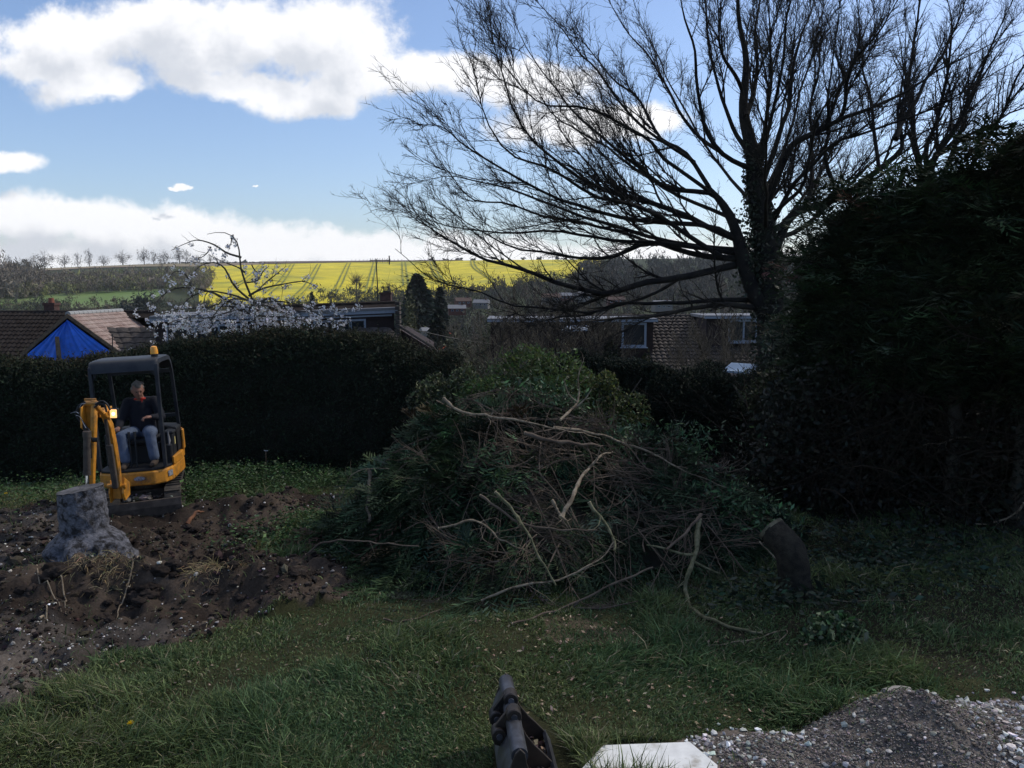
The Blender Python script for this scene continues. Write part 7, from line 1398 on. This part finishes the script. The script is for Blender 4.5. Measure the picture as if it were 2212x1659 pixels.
# ------------------------------------------------------------------ spare bucket in the foreground
M['bucket'] = mat('bucket_steel', (.016, .014, .013), .5, color2=(.045, .032, .024), scale=4, var=.3, metal=.3, bump=.002, spec=.5)
M['bucket_worn'] = mat('bucket_worn', (.10, .105, .125), .38, color2=(.055, .055, .06), scale=6, var=.25, metal=.35)
def bucket():
    far = G(1093, 1464, .53); near = G(1118, 1598, .53); ax = far - near; Lb = np.linalg.norm(ax); ax = ax / Lb; base = np.array([near[0], near[1], float(zt(0, 6))]); sx = np.array([ax[1], -ax[0], 0])
    root = thing('excavator_bucket', 'wide black steel digger bucket lying open side to the right in the near grass', 'bucket', tuple(base)); iv = Matrix.Translation(base).inverted()
    sx = sx * .66
    prof = [(-.045, .53), (0, .56), (.045, .53), (.065, .46), (.10, .39), (.16, .31), (.24, .24), (.33, .18), (.44, .10), (.46, .02), (.30, -.02), (.10, -.03), (-.06, .02), (-.15, .12), (-.17, .25), (-.12, .38)]
    def plate(t, th, name='side_plate', m_=M['bucket'], pr=prof): mb = MB(); mb.prism(pr, base + ax * t, sx, (0, 0, 1), ax * th); return mb.build(name, m_, root, inv=iv, bevel=.006)
    plate(-.16, .022); plate(Lb, .022); plate(Lb * .52, .018)
    # curved back shell
    sh = catmull([(-.05, .47, 0), (-.12, .38, 0), (-.165, .25, 0), (-.14, .11, 0), (-.05, .02, 0), (.12, -.01, 0), (.30, .0, 0), (.455, .03, 0)], 26)[:, :2]; V = []
    for t in (-.155, Lb + .015):
        for a, b in sh: V.append(base + ax * t + sx * a + np.array([0, 0, b]))
        for a, b in sh: V.append(base + ax * t + sx * (a * .955) + np.array([0, 0, b * .97 + .012]))
    n = 26; Fs = [(i, i + 1, 2 * n + i + 1, 2 * n + i) for i in range(n - 1)] + [(n + i, n + i + 1, 3 * n + i + 1, 3 * n + i) for i in range(n - 1)] + [(i, i + 1, n + i + 1, n + i) for i in range(n - 1)] + [(2 * n + i, 2 * n + i + 1, 3 * n + i + 1, 3 * n + i) for i in range(n - 1)] + [(0, n, 3 * n, 2 * n), (n - 1, 2 * n - 1, 4 * n - 1, 3 * n - 1)]
    MB().add(V, Fs).build('back_shell', M['bucket_worn'], root, True, inv=iv)
    up = np.array([0, 0, 1.])
    MB().tube([base + ax * -.13 + up * .50, base + ax * (Lb + .01) + up * .50], .052, 22).build('torque_tube', M['bucket_worn'], root, True, inv=iv)
    MB().prism([(.40, .10), (.47, .035), (.49, .04), (.43, .12)], base + ax * -.15, sx, up, ax * (Lb + .16)).build('cutting_edge', M['bucket_worn'], root, inv=iv)
    for t in (Lb * .44, Lb * .66):
        for (a, b, r_) in ((.0, .60, .062), (-.14, .44, .062)):
            pass
    for t in (Lb * .30, Lb * .56):
        mb = MB(); mb.prism([(-.19, .36), (-.205, .44), (-.17, .50), (-.06, .595), (0, .61), (.045, .58), (.05, .50), (-.04, .46), (-.10, .34)], base + ax * t, sx, up, ax * .03); e = mb.build('hanger_ear', M['bucket'], root, inv=iv, bevel=.005)
        for (a, b) in ((0.0, .562), (-.145, .435)):
            c = base + ax * t + sx * a + up * b; mb = MB(); mb.tube([c - ax * .03, c + ax * .055], .050, 20); mb.tube([c - ax * .036, c - ax * .03], [.044, .050], 20); mb.build('pin_boss', M['bucket'], e, True, inv=iv)
            mb = MB(); mb.tube([c - ax * .048, c - ax * .03], .020, 12); mb.build('pin', M['bucket_worn'], e, True, inv=iv)
    # debris inside
    n = 420; t = rng.uniform(-.12, Lb, n); a = rng.uniform(.02, .42, n); c = base + ax * t[:, None] + sx * a[:, None] + up * (.035 + .05 * rng.random(n)[:, None])
    u = rdir(n); u[:, 2] *= .4; v = perp(u); s = .024 * np.exp(rng.normal(0, .3, (n, 1))); col_ = jitcol((.26, .19, .14), n, .4); V1 = leaves(c, nrm(u) * s, v * s * .5, col_)
    V, F, C = V1; amesh('leaf_litter', V, F, M['leaf'], C=C); bpy.data.objects['leaf_litter']['kind'] = 'stuff'; bpy.data.objects['leaf_litter']['label'] = 'dead leaves and chalky crumbs lying inside the black bucket'
    n = 500; t = rng.uniform(-.15, Lb * .5, n); a = rng.uniform(.05, .45, n); c = base + ax * t[:, None] + sx * a[:, None] + up * (.04 + .03 * rng.random(n)[:, None]); V, F, C = rocks(c, .012 * np.exp(rng.normal(0, .5, n)), jitcol((.26, .235, .20), n, .35)); o = amesh('bucket_gravel', V, F, M['stone'], C=C); tag(o, 'grey crumbs of chalk and soil lying in the near end of the black bucket', kind='stuff')
bucket()

# ------------------------------------------------------------------ white board
M['board'] = mat('white_board', (.70, .70, .68), .6, color2=(.36, .33, .28), scale=5, var=.12, mixlo=.58, mixhi=.74, detail=14)
def board():
    z = .06; c = [G(1256, 1660, z), G(1303, 1609, z), G(1490, 1602, z), G(1550, 1652, z), G(1548, 1668, z), G(1258, 1674, z)]; b0 = np.mean(c, axis=0); b0[2] = 0
    root = thing('white_board', 'flat white painted board lying in the grass beside the black bucket', 'board', tuple(b0)); mb = MB(); mb.prism([tuple((q - b0)[:2]) for q in c], (0, 0, z - .02), (1, 0, 0), (0, 1, 0), (0, 0, .02)); mb.build('panel', M['board'], root, bevel=.004)
    mb = MB(); q = c[5] - b0; w = c[4] - c[5]; mb.prism([(0, 0), (.03, 0), (.03, .045), (0, .045)], q + [0, .01, -z + .0], (0, 1, 0), (0, 0, 1), w * .98); mb.build('batten', M['timber'], root)
    n = 60; x = rng.uniform(c[0][0], c[3][0], n); y = rng.uniform(c[5][1], c[1][1], n); 
board()
# angular stick on the spoil heap
a, b = G(1905, 1560), G(1962, 1542); Q = catmull([np.array([a[0], a[1] - .02, float(zg(a[0], a[1])) + .03]), np.array([(a[0] + b[0]) / 2, (a[1] + b[1]) / 2, float(zg((a[0] + b[0]) / 2, (a[1] + b[1]) / 2)) + .06]), np.array([b[0], b[1], float(zg(b[0], b[1])) + .10])], 9)
o = MB().tube(Q - Q[4], np.linspace(.035, .022, 9), 8).build('root_piece', M['stick_grey'] if 'stick_grey' in M else M.setdefault('stick_grey', mat('grey_wood', (.26, .24, .22), .85, var=.25, scale=12, bump=.006)), smooth=True); o.location = tuple(Q[4]); tag(o, 'short pale grey root piece lying on top of the spoil heap', 'root')

# ------------------------------------------------------------------ haze
def haze():
    m = bpy.data.materials.new('haze'); m.use_nodes = True; nt = m.node_tree; nt.nodes.clear(); o = nt.nodes.new('ShaderNodeOutputMaterial'); v = nt.nodes.new('ShaderNodeVolumePrincipled')
    v.inputs['Color'].default_value = (.80, .84, .90, 1); v.inputs['Density'].default_value = .00012; v.inputs['Anisotropy'].default_value = .3; nt.links.new(v.outputs[0], o.inputs['Volume'])
    h = MB().box((0, 690, 22), (5260, 1520, 128)).build('haze', m); tag(h, kind='stuff')
haze()
